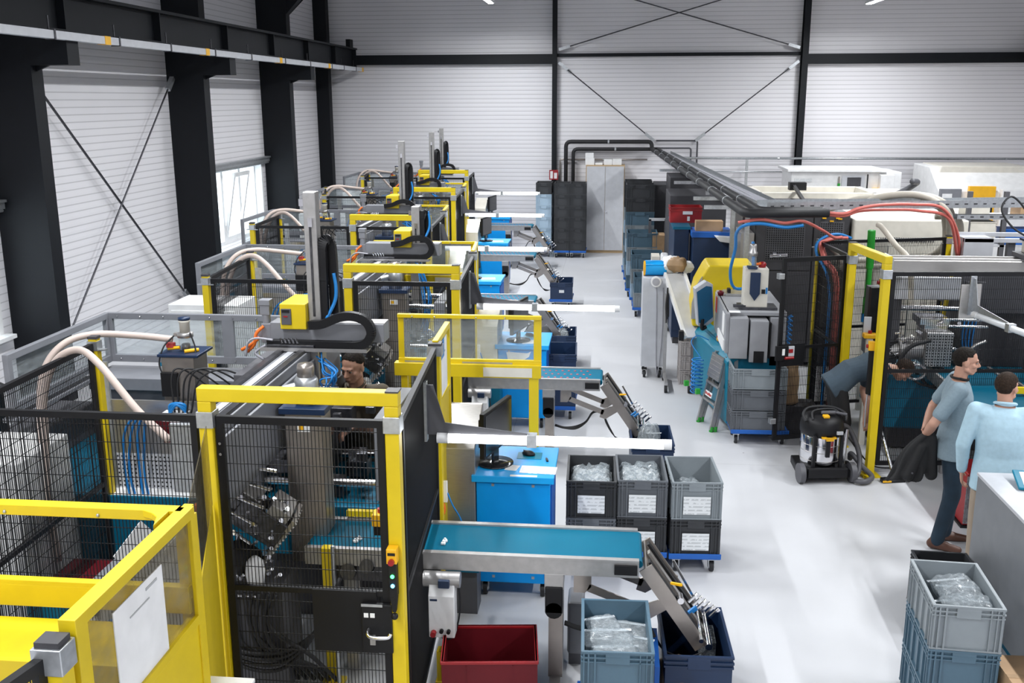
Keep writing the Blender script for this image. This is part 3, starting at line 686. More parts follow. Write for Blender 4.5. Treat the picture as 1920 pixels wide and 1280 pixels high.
MB().bx(-.05, -.02+.04, -.02, .04, .1, zt-.045).build('corner_post', 'yellow', t)
MB().bx(-.07, .03, -1.02, -.93, zt-.14, zt-.05).build('clamp', 'galv', t, .003); MB().bx(-.06, .02, -1.01, -.94, zt-.05, zt-.03).build('clamp_cap', 'charcoal', t); MB().bx(-.06, .02, -1.01, -.94, 0, zt-.14).build('near_post', 'yellow', t)
for x in (-1.8, -1.3, -.75, -.35): MB().sph((x, -.062, zt-.03), .008, 6, 4).build('rivet', 'galv', t)
fence_panel('black mesh side panel at lower left corner nearest the viewer', (-1.74, 2.62), (-2.05, 1.2), .1, 2.02, 'aisle side panels', .04, (1.05,))
t = thing('white_box_cabinet', 'white box top at bottom edge of view beside the yellow guard', 'cabinet', (-1.75, 3.95, 0))
MB().bx(-.12, .12, -.3, .06, 0, 1.05).build('body', 'ltgrey', t, .004); MB().bx(-.125, .125, -.31, .065, 1.05, 1.07).build('lid', 'white', t, .004)

# linear robots ---------------------------------------------------------------
def robot(k, rx, vz, head=0.0):
    n = ORD[k]
    t = thing('linear_robot', 'gantry robot with yellow drive box and tall upright arm over the %s left machine' % n, 'robot', (-2.25+DX[k], 6.2+DY[k], .9), 0, 'gantry robots')
    ox, oy = DX[k], DY[k]
    def P_(b, name, m, bev=0, par=None):
        b.v = [(x+ox, y+oy, z) for x, y, z in b.v]; return b.build(name, m, par or t, bev, world=True)
    b = MB(); b.bx(-2.36, -2.13, 5.0, 7.35, 1.62, 1.965); b.bx(-2.12, -2.10, 5.0, 7.35, 1.50, 1.90); beam = P_(b, 'traverse_beam', 'grey', .006)
    P_(MB().bx(-2.345, -2.30, 5.0, 7.35, 1.965, 1.985).bx(-2.19, -2.145, 5.0, 7.35, 1.965, 1.985), 'linear_rail', 'darkmetal', 0, beam)
    P_(MB().bx(-2.27, -2.225, 5.0, 7.35, 1.965, 1.972), 'scale_strip', 'ltgrey', 0, beam)
    P_(MB().bx(-2.38, -2.36, 5.0, 7.35, 1.90, 1.93).bx(-2.125, -2.118, 5.0, 7.3, 1.70, 1.715), 'cover_strip', 'alu', 0, beam)
    P_(MB().bx(-2.40, -2.10, 4.97, 5.0, 1.58, 1.98), 'end_plate', 'galv', .004)
    P_(MB().bx(-2.44, -2.08, 6.9, 7.4, .95, 1.62), 'pedestal', 'dkgrey', .006)
    P_(MB().bx(-2.42, -2.08, 6.62, 6.98, 1.985, 2.02), 'carriage', 'darkmetal', .004)
    x0, x1 = -2.43, -1.60
    P_(MB().bx(x0, x1, 6.74, 6.90, 2.02, 2.155), 'cross_arm', 'grey', .005)
    P_(MB().bx(x0+.3, x1, 6.75, 6.89, 2.155, 2.16), 'arm_cover', 'alu')
    P_(MB().bx(x0-.04, x1-.1, 6.62, 6.73, 1.975, 1.985).bx(x0-.04, x1-.1, 6.618, 6.62, 1.975, 2.0), 'chain_tray', 'alu')
    ch = MB(); pts = [(x0+.0, 6.675, 2.015), (-2.0, 6.675, 2.012), (-1.80, 6.675, 2.012), (-1.71, 6.675, 2.04), (-1.675, 6.675, 2.11), (-1.71, 6.675, 2.19), (-1.80, 6.675, 2.225), (-1.90, 6.675, 2.215), (-2.02, 6.68, 2.165), (-2.12, 6.70, 2.15)]
    ps = spline(pts, 6)
    for i in range(len(ps)-1): ch.bar(ps[i], ps[i+1], .055, .058, (0, 1, 0) if False else (0, 0, 1))
    P_(ch, 'energy_chain', 'black')
    for i in range(5): P_(MB().bar((x0+.10+.028*i, 6.655, 2.06), (x0+.115+.028*i, 6.645, 2.025), .008, .012), 'air_fitting', 'chrome')
    # yellow drive box
    bx0 = -2.34+rx
    box = P_(MB().prism([(6.70, 2.115), (7.06, 2.115), (7.06, 2.30), (6.70, 2.30)], 'x', bx0, bx0+.19), 'drive_box', 'yellow', .006)
    P_(MB().bx(bx0+.012, bx0+.085, 6.69, 6.70, 2.15, 2.265), 'connector_plate', 'dkgrey', .003, box)
    P_(MB().bx(bx0+.02, bx0+.075, 6.688, 6.692, 2.238, 2.258), 'connector_plate_slot', 'black', 0, box)
    P_(MB().bx(bx0+.03, bx0+.06, 6.687, 6.69, 2.205, 2.215), 'red_print', 'red', 0, box)
    # upright arm
    vx = bx0+.235
    P_(MB().bx(vx-.045, vx+.045, 6.76, 6.86, 1.66+vz, 3.08+vz), 'upright_arm', 'alu', .006)
    P_(MB().bx(vx-.008, vx+.008, 6.755, 6.76, 2.2+vz, 2.86+vz), 'arm_slot', 'darkmetal')
    P_(MB().bx(vx-.08, vx-.04, 6.78, 6.80, 2.98+vz, 3.03+vz), 'arm_stop', 'chrome'); P_(MB().bx(vx-.01, vx+.02, 6.74, 6.765, 2.84+vz, 2.90+vz), 'arm_stop', 'chrome')
    c = MB(); top = 2.74+vz*.5
    ps = spline([(vx+.062, 6.80, 2.16), (vx+.062, 6.80, 2.5), (vx+.065, 6.80, top-.06), (vx+.085, 6.82, top), (vx+.115, 6.86, top-.04), (vx+.12, 6.87, top-.3), (vx+.12, 6.87, 2.2)], 6)
    for i in range(len(ps)-1): c.bar(ps[i], ps[i+1], .062, .045, (0, 1, 0))
    P_(c, 'upright_energy_chain', 'black')
    P_(MB().hose([(vx+.13, 6.84, 2.50), (vx+.145, 6.83, 2.40), (vx+.135, 6.82, 2.30), (vx+.08, 6.78, 2.18)], .013), 'blue_hose', 'bluehose')
    # drive motor at left end of the arm
    b = MB(); b.bx(-2.50, -2.43, 6.75, 6.86, 2.0, 2.14); b.bx(-2.56, -2.50, 6.77, 6.84, 2.03, 2.09); b.cyl((-2.475, 6.80, 2.14), (-2.475, 6.80, 2.20), .03); b.bx(-2.51, -2.44, 6.77, 6.84, 2.20, 2.27); b.bx(-2.515, -2.435, 6.765, 6.845, 2.27, 2.31)
    P_(b, 'drive_motor', 'grey', .004)
    P_(MB().hose([(-2.47, 6.72, 2.13), (-2.52, 6.70, 2.08), (-2.54, 6.70, 2.0), (-2.60, 6.72, 1.94)], .012).hose([(-2.50, 6.70, 2.05), (-2.56, 6.70, 2.0), (-2.64, 6.71, 1.955)], .012), 'orange_motor_cable', 'orange')
    P_(MB().hose([(-2.38, 6.64, 2.05), (-2.5, 6.64, 2.06), (-2.57, 6.66, 2.02), (-2.60, 6.68, 1.92)], .008).hose([(-2.45, 6.68, 2.0), (-2.52, 6.66, 1.95), (-2.46, 6.66, 1.9)], .01), 'motor_cable', 'greyhose')
    # gripper on the lower arm
    gz = 1.66+vz
    P_(MB().bx(vx-.055, vx+.03, 6.70, 6.73, gz-.05, 1.96), 'lower_arm_plate', 'stainless')
    P_(MB().lathe([(.012, 0), (.012, .006), (0, .006)], (vx-.01, 6.70, gz+.05), 8).cyl((vx-.01, 6.695, gz+.12), (vx-.01, 6.70, gz+.12), .012, n=8).cyl((vx-.01, 6.695, gz+.04), (vx-.01, 6.70, gz+.04), .016, n=8).cyl((vx-.01, 6.695, gz), (vx-.01, 6.70, gz), .012, n=8), 'plate_holes', 'black')
    g = MB()
    for i in range(5):
        for j in range(2): g.cyl((vx+.04, 6.62+.07*j, gz-.03+.022*i), (vx+.16+.012*((i*2+j) % 3), 6.62+.07*j, gz-.03+.022*i), .008, n=8)
    g.bx(vx+.02, vx+.055, 6.58, 6.74, gz-.05, gz+.09); grp = P_(g, 'gripper', 'chrome')
    r = random.Random(k+3); h = MB()
    for i in range(9):
        a = (vx+.05+.1*r.random(), 6.58+.1*r.random(), gz+.02+.06*r.random()); e = (vx+.0+.08*r.random(), 6.62+.1*r.random(), 1.9+.08*r.random())
        h.hose([a, (a[0]+.06*r.random(), a[1]-.05, a[2]+.08), (vx+.09+.09*r.random(), 6.58+.08*r.random(), (a[2]+e[2])/2+.04*r.random()), e], .006, 6, 7)
    P_(h, 'air_hoses', 'bluehose')
    return t
RB = [robot(0, 0, 0), robot(1, .24, -.52), robot(2, .24, .02), robot(3, .27, .02), robot(4, .12, -.03)]

# moulding machines -----------------------------------------------------------
def machine():
    t = thing('moulding_machine', 'grey and turquoise moulding machine inside the nearest fenced cell on the left', 'machine', (-3.6, 7.2, 0), 0, 'moulding machines on the left')
    def P_(b, name, m, bev=0, par=None): return b.build(name, m, par or t, bev, world=True)
    P_(MB().bx(-4.75, -2.55, 6.35, 8.1, .30, .95).bx(-2.55, -1.46, 6.35, 7.25, .55, .93), 'base', 'turq', .008)
    P_(MB().bx(-4.7, -2.7, 6.5, 8.0, .0, .30).bx(-2.4, -1.6, 6.5, 7.1, .0, .55), 'plinth', 'charcoal')
    # fixed platen, moving platen and tie bars
    P_(MB().bx(-2.60, -2.45, 6.42, 7.2, .95, 1.85), 'fixed_platen', 'dkgrey', .006)
    P_(MB().bx(-1.62, -1.50, 6.42, 7.2, .95, 1.56), 'moving_platen', 'grey', .006)
    for y in (6.5, 7.1):
        for z in (1.05, 1.50): P_(MB().cyl((-2.5, y, z), (-1.42, y, z), .032, n=14), 'tie_bar', 'chrome')
    r = random.Random(5)
    for i in range(16):
        x, y, z = -2.40+.70*r.random(), 6.5+.5*r.random(), 1.0+.55*r.random(); s = .04+.10*r.random()
        P_(MB().cb((x, y, z), (s*1.3, s, s)), 'mould_block', 'darkmetal', .003)
    # rear cover with the clear window frame
    wf = MB(); X0, X1, Y0, Y1, z0, z1 = -4.22, -2.62, 6.35, 7.8, 1.55, 1.97
    for (a, b_) in ((X0, X0+.05), (-3.22, -3.12), (X1-.05, X1)): wf.bx(a, b_, Y1-.02, Y1+.02, z0, z1)
    wf.bx(X0, X1, Y1-.02, Y1+.02, z1-.05, z1); wf.bx(X0, X1, Y1-.02, Y1+.02, z0, z0+.06)
    for (a, b_) in ((Y0, Y0+.05), (Y1-.05, Y1)): wf.bx(X0-.02, X0+.02, a, b_, z0, z1)
    wf.bx(X0-.02, X0+.02, Y0, Y1, z1-.05, z1); wf.bx(X0-.02, X0+.02, Y0, Y1, z0, z0+.06)
    win = P_(wf, 'window_frame', 'grey', .004)
    P_(MB().bx(X0+.05, -3.22, Y1-.004, Y1+.004, z0+.06, z1-.05).bx(-3.12, X1-.05, Y1-.004, Y1+.004, z0+.06, z1-.05).bx(X0-.004, X0+.004, Y0+.05, Y1-.05, z0+.06, z1-.05), 'pane', 'acrylic', 0, win)
    sc = MB()
    for i in range(8): sc.sph((X0+.1+.2*i, Y1-.024, z1-.025), .008, 6, 4); sc.sph((X0+.1+.2*i, Y1-.024, z0+.03), .008, 6, 4)
    P_(sc, 'screws', 'chrome', 0, win)
    P_(MB().bx(-4.25, -2.55, 7.45, 7.85, 1.47, 1.50).bx(-4.25, -2.55, 7.45, 7.47, 1.40, 1.50).bx(-4.3, -4.2, 6.35, 7.5, 1.47, 1.5), 'ledge', 'grey', .004)
    P_(MB().bx(-4.7, -4.35, 6.7, 7.7, .95, 1.22), 'injection_cover', 'dkgrey', .01)
    P_(MB().bx(-4.25, -2.6, 7.5, 8.0, .95, 1.42), 'rear_cover', 'dkgrey', .008)
    # front sheets: plain upper, perforated lower
    P_(MB().bx(-3.62, -2.62, 6.50, 6.52, 1.22, 1.62), 'splash_sheet', 'stainless')
    P_(MB().bx(-3.62, -3.55, 6.49, 6.51, .95, 1.9), 'sheet_post', 'galv')
    pf = P_(MB().bx(-3.62, -2.62, 6.50, 6.515, .95, 1.22), 'perforated_sheet', 'ltgrey')
    h = MB()
    for i in range(30):
        for j in range(8): h.add([(-3.58+.032*i, 6.498, .965+.032*j), (-3.568+.032*i, 6.498, .965+.032*j), (-3.568+.032*i, 6.498, .977+.032*j), (-3.58+.032*i, 6.498, .977+.032*j)], [(0, 1, 2, 3)])
    P_(h, 'perforations', 'black', 0, pf)
    P_(MB().bx(-3.62, -2.62, 6.36, 6.5, .93, .952), 'front_ledge', 'white')
    P_(MB().cyl((-2.86, 6.46, 1.33), (-2.86, 6.50, 1.33), .02), 'orange_knob', 'yellow2')
    v = MB(); v.bx(-3.14, -2.96, 6.40, 6.49, 1.50, 1.56)
    vm = P_(v, 'valve_manifold', 'white', .003)
    P_(MB().bx(-3.20, -3.02, 6.40, 6.5, 1.44, 1.50).cyl((-3.12, 6.44, 1.34), (-3.12, 6.44, 1.44), .03), 'red_filter', 'redbox', .003, vm)
    b = MB()
    for i in range(4): b.hose([(-3.14-.015*i, 6.40, 1.52), (-3.22-.03*i, 6.36, 1.54), (-3.26-.05*i, 6.37, 1.40), (-3.30-.055*i+.02*(i%2), 6.4, 1.1), (-3.26-.045*i, 6.38, .82)], .0095, 7, 8)
    for i in range(3): b.hose([(-3.08, 6.42, 1.56), (-3.07+.02*i, 6.42, 1.62), (-2.98, 6.43, 1.62-.02*i), (-2.97, 6.45, 1.54)], .012, 7, 8)
    P_(b, 'blue_hoses', 'bluehose')
    b = MB(); r2 = random.Random(9)
    for i in range(5): b.hose([(-3.05+.03*i, 6.43, 1.56), (-3.06+.05*i, 6.45, 1.80+.04*r2.random()), (-3.0+.08*i, 6.5, 1.86), (-2.85+.09*i, 6.6, 1.70), (-2.74+.04*i, 6.7, 1.55)], .007, 6, 8)
    P_(b, 'black_cables', 'blackrub')
    return rebase(t, (0, 0, 0))
mm = machine()
MM = rep(mm, lambda n: 'grey and turquoise moulding machine inside the %s fenced cell on the left' % n)

def loader(x, y, z0, z1, tall):
    t = thing('material_loader', 'x', 'material loader', (x, y, z0), 0, 'material loaders on the left')
    b = MB(); b.bx(-.14, .10, -.12, .12, 0, z1-z0); b.build('hopper_body', 'stainbr', t, .006)
    b = MB(); b.bx(-.16, .14, -.14, .14, z1-z0, z1-z0+.02); b.build('lid', 'navy', t, .004)
    c = MB(); h = z1-z0+.02
    c.lathe([(.048, 0), (.048, .10)], (0, 0, h), 18); gl = c.build('sight_glass', 'acrylic', t)
    MB().lathe([(.03, 0), (.03, .05), (0, .05)], (0, 0, h), 12).build('pellets', 'darkmetal', gl)
    b = MB(); b.lathe([(.056, 0), (.056, .03), (.046, .035)], (0, 0, h+.10), 18); b.bx(-.08, -.04, -.02, .02, h+.105, h+.13); b.build('collar', 'alu', t)
    b = MB(); b.lathe([(.036, 0), (.036, .07), (.041, .075), (.041, .09), (0, .095)], (0, 0, h+.135), 18); b.build('suction_head', 'cream', t)
    MB().lathe([(.042, 0), (.042, .018), (0, .02)], (0, 0, h+.225), 18).build('head_cap', 'navy', t)
    b = MB(); b.cyl((-.12, -.04, h+.02), (-.03, -.04, h+.03), .012); b.cyl((.02, -.08, h+.012), (.1, -.02, h+.012), .014); b.build('brass_valve', 'yellow2' if tall else 'stainless', t)
    b = MB(); b.cb((-.10, -.03, h+.045), (.05, .05, .03)); b.build('red_valve', 'redhose', t)
    b = MB(); b.hose([(-.06, -.05, h+.12), (-.12, -.10, h+.05), (-.15, -.13, h-.06), (-.13, -.14, h-.14)], .006); b.hose([(.05, -.03, h+.14), (.09, -.05, h+.02), (.08, -.1, h-.04)], .006); b.build('control_cables', 'blackrub', t)
    MB().bx(-.145, -.02, -.145, -.12, .06, .24).build('control_unit', 'black', t, .006)
    return t
ld = loader(-3.04, 6.68, 1.58, 1.93, True); ld['label'] = 'stainless material loader with glass sight cylinder on the nearest left machine'
rep(ld, lambda n: 'stainless material loader with glass sight cylinder on the %s left machine' % n)
l2 = thing('dryer_hopper', 'brown-grey hopper box with warning label and drum filter behind the nearest gate beam', 'hopper', (-1.93, 5.95, 1.15), 0, 'hoppers behind the gates')
b = MB(); b.bx(-.12, .12, -.1, .1, -.4, .62); b.build('body', 'stainbr', l2, .005)
MB().bx(-.04, .04, -.104, -.10, .50, .555).build('warning_label', 'paper', l2); MB().bx(-.03, 0, -.106, -.104, .51, .54).build('warning_mark', 'yellow2', l2)
MB().bx(-.15, .15, -.13, .13, .62, .66).build('lid', 'navy', l2, .004)
b = MB(); b.lathe([(.07, .66), (.07, .74), (.075, .75), (.075, .82), (.06, .84)], (0, 0, 0), 20); b.cyl((-.05, -.02, .78), (-.14, -.04, .76), .025); b.build('filter_drum', 'galv', l2)
b = MB(); b.lathe([(.055, .84), (.055, .90), (.05, .92), (0, .925)], (0, 0, 0), 20); b.build('filter_cap', 'stainbr', l2)
rep(l2, lambda n: 'brown-grey hopper box with drum filter behind the gate beam of the %s cell' % n)
hh = thing('suction_hose', 'ribbed beige suction hose arching over the nearest left post into the loader', 'hose', (-3.6, 6.5, .6), 0, 'beige suction hoses')
MB().hose([(-3.12, 6.64, 2.04), (-3.35, 6.6, 2.07), (-3.60, 6.45, 2.11), (-3.75, 6.3, 2.07), (-3.85, 6.2, 1.9), (-3.88, 6.15, 1.6), (-3.86, 6.1, 1.1), (-3.84, 6.1, .6)], .024, 10, 10).build('hose', 'beige', hh, world=True)
rep(hh, lambda n: 'ribbed beige suction hose arching over the left post of the %s cell' % n)
hh = thing('suction_hose', 'ribbed beige suction hose falling behind the nearest mesh fence', 'hose', (-3.7, 6.0, .6), 0, 'beige suction hoses')
MB().hose([(-2.78, 5.75, 1.60), (-3.0, 5.8, 1.78), (-3.28, 5.9, 2.05), (-3.46, 5.98, 2.12), (-3.62, 5.98, 2.04), (-3.74, 6.0, 1.8), (-3.78, 6.02, 1.5), (-3.80, 6.0, 1.1), (-3.78, 6.0, .6)], .024, 10, 10).build('hose', 'beige', hh, world=True)
rep(hh, lambda n: 'ribbed beige suction hose falling behind the mesh fence of the %s cell' % n)

# mould tooling seen through the nearest gates
def tooling(k):
    t = thing('mould_tool', 'cluster of shiny mould tooling blocks and hoses behind the %s mesh gate' % ORD[k], 'tooling', (-2.2+DX[k], 5.6+DY[k], .35), 0, 'mould tooling')
    r = random.Random(21+k)
    MB().bx(-.18, .22, -.16, .16, -.3, .45).build('pedestal', 'dkgrey', t, .01)
    T = Matrix.Translation((0.02, 0, .86)) @ Matrix.Rotation(math.radians(38), 4, 'Y') @ Matrix.Rotation(math.radians(8), 4, 'Z')
    b = MB(); b.bx(-.22, .22, -.12, .12, -.10, .06, T); b.bx(-.12, .20, -.14, -.12, -.06, .10, T); b.build('tool_body', 'darkmetal', t, .006)
    b = MB(); b.bx(-.20, -.02, -.10, .06, .06, .12, T); b.bx(.04, .18, -.13, .08, .07, .17, T); b.bx(-.24, -.2, -.1, .1, -.02, .1, T); b.build('bright_block', 'alu', t, .006)
    b = MB()
    for i in range(14):
        for j in range(6): b.cyl(T @ Vector((.225, -.10+.035*j, -.24+.028*i)), T @ Vector((.238, -.10+.035*j, -.24+.028*i)), .008, n=6)
    b.bx(.20, .225, -.12, .12, -.26, .14, T); b.build('drilled_plate', 'stainless', t)
    b = MB(); b.cyl((-.10, -.10, .62), (.02, -.16, .58), .10, n=20); b.build('blank_flange', 'black', t)
    b = MB()
    for i in range(5): b.cyl((-.26+.03*i, -.16, .92+.08*i), (.02+.05*i, -.14, .70+.12*i), .012, n=8)
    for i in range(44):
        x, y, z = -.26+.5*r.random(), -.18+.1*r.random(), .45+.6*r.random(); b.cyl((x, y, z), (x+.05*r.random(), y-.03, z+.05*r.random()), .008+.010*r.random(), n=8)
    b.build('bright_fittings', 'chrome', t)['kind'] = 'stuff'
    b = MB()
    for j in range(3):
        z = .52-.07*j
        for i in range(6): b.sph((-.20+.045*i, -.20, z), .015, 8, 6)
    b.cyl((-.22, -.20, .52), (.06, -.2, .52), .009).cyl((-.2, -.20, .45), (.06, -.2, .45), .009).cyl((-.15, -.20, .38), (.06, -.2, .38), .009); b.build('coupling_manifold', 'chrome', t)
    b = MB(); b.sph((-.22, -.20, .52), .02, 8, 6); b.sph((-.13, -.20, .38), .018, 8, 6); b.build('blue_coupling', 'bluehose', t); MB().sph((-.17, -.2, .45), .017, 8, 6).build('red_coupling', 'redhose', t)
    b = MB(); b.lathe([(.05, 0), (.06, .08), (.05, .15), (.02, .18), (0, .18)], (.06, -.19, .46), 14); b.build('white_cover', 'white', t)
    b = MB()
    for i in range(9):
        x = -.22+.05*i; b.hose([(x, -.2, .40), (x-.05+.1*r.random(), -.24, .2), (x+.2*r.random(), -.22, .02), (x+.25, -.1, -.15), (x+.3, 0, -.30)], .014, 7, 8)
    for i in range(4): b.hose([(-.30, -.1, .2), (-.1, -.25, .05-.03*i), (.2, -.22, .02-.04*i), (.42, -.15, .15), (.55, -.05, .45)], .013, 7, 8)
    b.build('black_hoses', 'blackrub', t)
    b = MB(); b.hose([(-.08, -.2, .66), (-.2, -.22, .70), (-.22, -.22, .58), (-.05, -.21, .54)], .010, 7, 8); b.hose([(-.3, -.05, .80), (-.31, -.05, .9), (-.28, -.05, 1.0)], .016, 7, 8); b.build('grey_hose', 'greyhose', t)
    b = MB(); b.hose([(-.33, -.12, .78), (-.335, -.12, .86), (-.31, -.12, .94)], .013, 7, 8); b.hose([(-.13, 0, .98), (-.12, -.05, 1.05), (-.16, -.04, 1.15)], .01, 7, 8); b.build('orange_cable', 'orange', t)
    b = MB(); b.bx(.42, .48, .0, .06, -.33, .62); b.bx(.38, .52, -.04, .1, -.35, -.33); b.build('yellow_stand', 'yellow', t); MB().cyl((.50, -.02, -.3), (.50, -.02, .65), .012).build('stand_rod', 'galv', t)
    b = MB(); b.cyl((.58, .02, .46), (.58, .12, .42), .05, n=14); b.cyl((.70, .02, .50), (.70, .12, .46), .045, n=14); b.bx(.50, .80, .06, .2, .38, .58); b.build('gear_motor', 'darkmetal', t, .004)
    b = MB(); b.bx(.75, .85, .0, .1, .78, .86); b.build('emergency_stop_box', 'yellow2', t, .006); MB().bx(.76, .84, .01, .09, .72, .78).build('stop_box_base', 'black', t); MB().cyl((.80, .05, .86), (.80, .05, .885), .022).build('stop_button', 'red', t)
    b = MB(); b.bx(.45, 1.0, .50, .54, .62, .66); b.build('yellow_bar', 'yellow', t)
    return t
for k in range(3): tooling(k)
# ------------------------------------------------------------------ furniture of the five left cells
for k in range(5):
    dx, dy = DX[k], DY[k]
    conveyor(k, dx, dy, dots=(k >= 1))
    desk(k, dx, dy)
    if k != 1: monitor(k, dx, dy, math.radians(74 if k == 0 else 78))
    else: monitor(k, dx+.10, dy-.05, math.radians(76))
    steel_cabinet(k, dx, dy)
    task_light('lit tube lamp on black bracket reaching into the aisle at the %s cell' % ORD[k], (-1.06+dx, 5.79+dy, 1.66), rz=math.radians(.0))
    area('tube_light', (-.34+dx, 5.79+dy, 1.62), 1.3, .06, 5, color=(.95, .98, 1.0))
# things on the nearest workstations
def mouse(label, x, y, z, rz):
    t = thing('computer_mouse', label, 'mouse', (x, y, z), rz, 'computer mice')
    b = MB(); b.sph((0, 0, .012), (.032, .055, .026), 14, 8); b.v = [(p[0], p[1], max(p[2], 0)) for p in b.v]; b.build('body', 'black', t)
    MB().bx(-.003, .003, .02, .045, .030, .037).build('scroll_wheel', 'dkgrey', t)
def flat(name, label, cat, x, y, z, w, h, m, rz=0, th=.003, group=None):
    t = MB().bx(-w/2, w/2, -h/2, h/2, 0, th).build(name, m, loc=(x, y, z)); t.rotation_euler = (0, 0, rz); return tag(t, label, cat, group)
flat('mouse_pad', 'blue mouse pad on the nearest blue workstation', 'mouse pad', -.61, 7.30, 1.0, .19, .15, 'turq2')
mouse('black computer mouse on mouse pad of the nearest blue workstation', -.62, 7.31, 1.003, 1.2)
flat('paper_sheet', 'printed sheets lying right of monitor on the nearest blue workstation', 'paper', -.52, 7.0, 1.0, .27, .15, 'text', -.05)
flat('paper_sheet', 'small white note beside monitor foot on the nearest workstation', 'paper', -.72, 7.03, 1.0, .09, .11, 'paper', -.2)
flat('paper_sheet', 'white cover sheet on the front edge of the nearest workstation', 'paper', -.62, 6.87, 1.0, .20, .03, 'paper')
t = thing('usb_stick', 'small silver stick near the right edge of the nearest workstation', 'stick', (-.47, 7.21, 1.0), .2); MB().bx(-.008, .008, -.03, .02, 0, .012).build('cap', 'black', t); MB().bx(-.006, .006, .02, .04, .002, .01).build('plug', 'chrome', t)
flat('mouse_pad', 'blue mouse pad on the second blue workstation', 'mouse pad', -.92, 11.3, 1.0, .2, .16, 'turq2')
mouse('black computer mouse on the second blue workstation', -.95, 11.32, 1.003, 1.2)
flat('paper_sheet', 'white papers on the second blue workstation', 'paper', -.90, 11.03, 1.0, .22, .16, 'paper', .1)
t = thing('taped_notice', 'torn white paper taped to the front of the second blue workstation', 'paper', (-1.04, 10.898, .86))
b = MB(); b.prism([(-.14, .05), (-.12, -.05), (-.10, -.10), (.0, -.12), (.03, -.06), (.12, .0), (.14, .06), (.1, .04), (-.09, .05)], 'y', -.002, 0); b.build('sheet', 'paper', t)
for k in (2, 3, 4): flat('paper_sheet', 'white papers on the %s blue workstation' % ORD[k], 'paper', -.62+DX[k], 7.1+DY[k], 1.0, .22, .18, 'paper', .15, group='papers on far workstations')
for k in range(5):
    t = thing('junction_box', 'white junction box with orange cable on the yellow post by the %s workstation' % ORD[k], 'junction box', (-1.19+DX[k], 6.60+DY[k], .98), 0, 'junction boxes')
    MB().bx(-.005, .055, -.065, -.035, -.07, .09).build('box', 'white', t, .004)
    MB().hose([(.02, -.05, -.07), (.03, -.05, -.13), (.01, -.05, -.2), (.01, -.05, -.28)], .012).build('orange_cable', 'orange', t)
    MB().cyl((.01, -.05, -.28), (.01, -.05, -.62), .012).build('grey_conduit', 'cream', t)
    MB().hose([(.055, -.05, -.0), (.09, -.04, -.1), (.13, .0, -.2), (.16, .02, -.30)], .006).build('blue_cable', 'bluehose', t)
    t = thing('teal_box', 'low teal metal box on floor behind the %s workstation post' % ORD[k], 'box', (-1.06+DX[k], 6.72+DY[k], 0), 0, 'teal boxes')
    MB().bx(-.1, .14, -.14, .12, .35, .62).build('body', 'turq', t, .004); MB().bx(-.08, .12, -.1, .1, 0, .35).build('stand', 'dkgrey', t)
t = thing('floor_rail', 'grooved aluminium floor profile beside the red crate', 'rail', (-1.03, 5.2, 0))
b = MB(); b.bar((-.02, .35, .04), (-.115, -.9, .04), .12, .08)
b.build('profile', 'alu', t); b = MB()
for o in (-.03, 0, .03): b.bar((-.02+o, .35, .081), (-.115+o, -.9, .081), .008, .004)
b.build('grooves', 'dkgrey', t)
t = thing('yellow_bracket', 'yellow floor bracket at the end of the aluminium floor profile', 'bracket', (-1.02, 5.62, 0)); b = MB(); b.bx(-.05, .06, -.04, .05, 0, .09); b.bx(-.04, -.01, -.03, .04, .09, .30); b.build('foot', 'yellow', t, .004); MB().bx(.02, .035, -.05, -.03, .05, .13).build('bolt', 'chrome', t)
t = thing('speaker_box', 'grey slab-shaped box on the floor behind the nearest conveyor post', 'box', (-.2, 6.12, 0)); MB().bx(-.05, .06, -.12, .12, .08, .46).build('body', 'grey', t, .02); MB().bx(-.04, .05, -.1, .1, 0, .08).build('foot', 'dkgrey', t)
# cells' white cabinet fronts visible behind the fences + black drums + far left clutter
t = thing('white_cabinet', 'tall white cabinet behind the window frame of the nearest left machine', 'cabinet', (-4.05, 9.6, 0)); MB().bx(-.36, .36, -.25, .25, 0, 1.72).build('body', 'white', t, .006); MB().bx(-.33, .33, -.26, -.25, .1, 1.66).build('door', 'white', t, .003)
for k in (1, 2):
    c = dup(t, (-4.05+DX[k+1]+.1, 9.6+DY[k+1]-.6+.6, 0), 0, 'tall white cabinet behind the window frame of the %s left machine' % ORD[k], 'tall white cabinets'); 
t['group'] = 'tall white cabinets'
for i, (x, y) in enumerate(((-4.62, 6.55), (-4.95, 6.05))):
    t = thing('black_drum', 'open black drum below the left window, %s' % ['nearer the near column', 'at left edge of view'][i], 'drum', (x, y, 0), 0, 'open black drums')
    b = MB(); b.lathe([(.19, 0), (.19, 1.62), (.20, 1.63), (.20, 1.66), (.17, 1.66), (.17, 1.3), (0, 1.3)], (0, 0, 0), 24); b.build('shell', 'black', t)
    b = MB(); b.tube([(.2*math.cos(a*PI/12), .2*math.sin(a*PI/12), 1.645) for a in range(25)], .012, 6, False); b.build('rim_ring', 'chrome', t)
t = thing('white_big_bag_box', 'large white box behind the mesh at left edge of the nearest cell', 'box', (-4.35, 6.0, 0)); MB().bx(-.5, .55, -.3, .32, .30, 1.42).build('body', 'white', t, .01); MB().bx(-.48, .5, -.28, .3, 0, .3).build('pallet', 'dkgrey', t)
t = thing('grey_bench', 'grey bench with slotted lid behind the mesh, below the blue hoses', 'bench', (-2.78, 5.65, 0))
MB().bx(-.38, .42, -.26, .28, .0, .78).build('body', 'ltgrey', t, .006); MB().bx(-.40, .44, -.28, .30, .78, .81).build('lid', 'grey', t, .004)
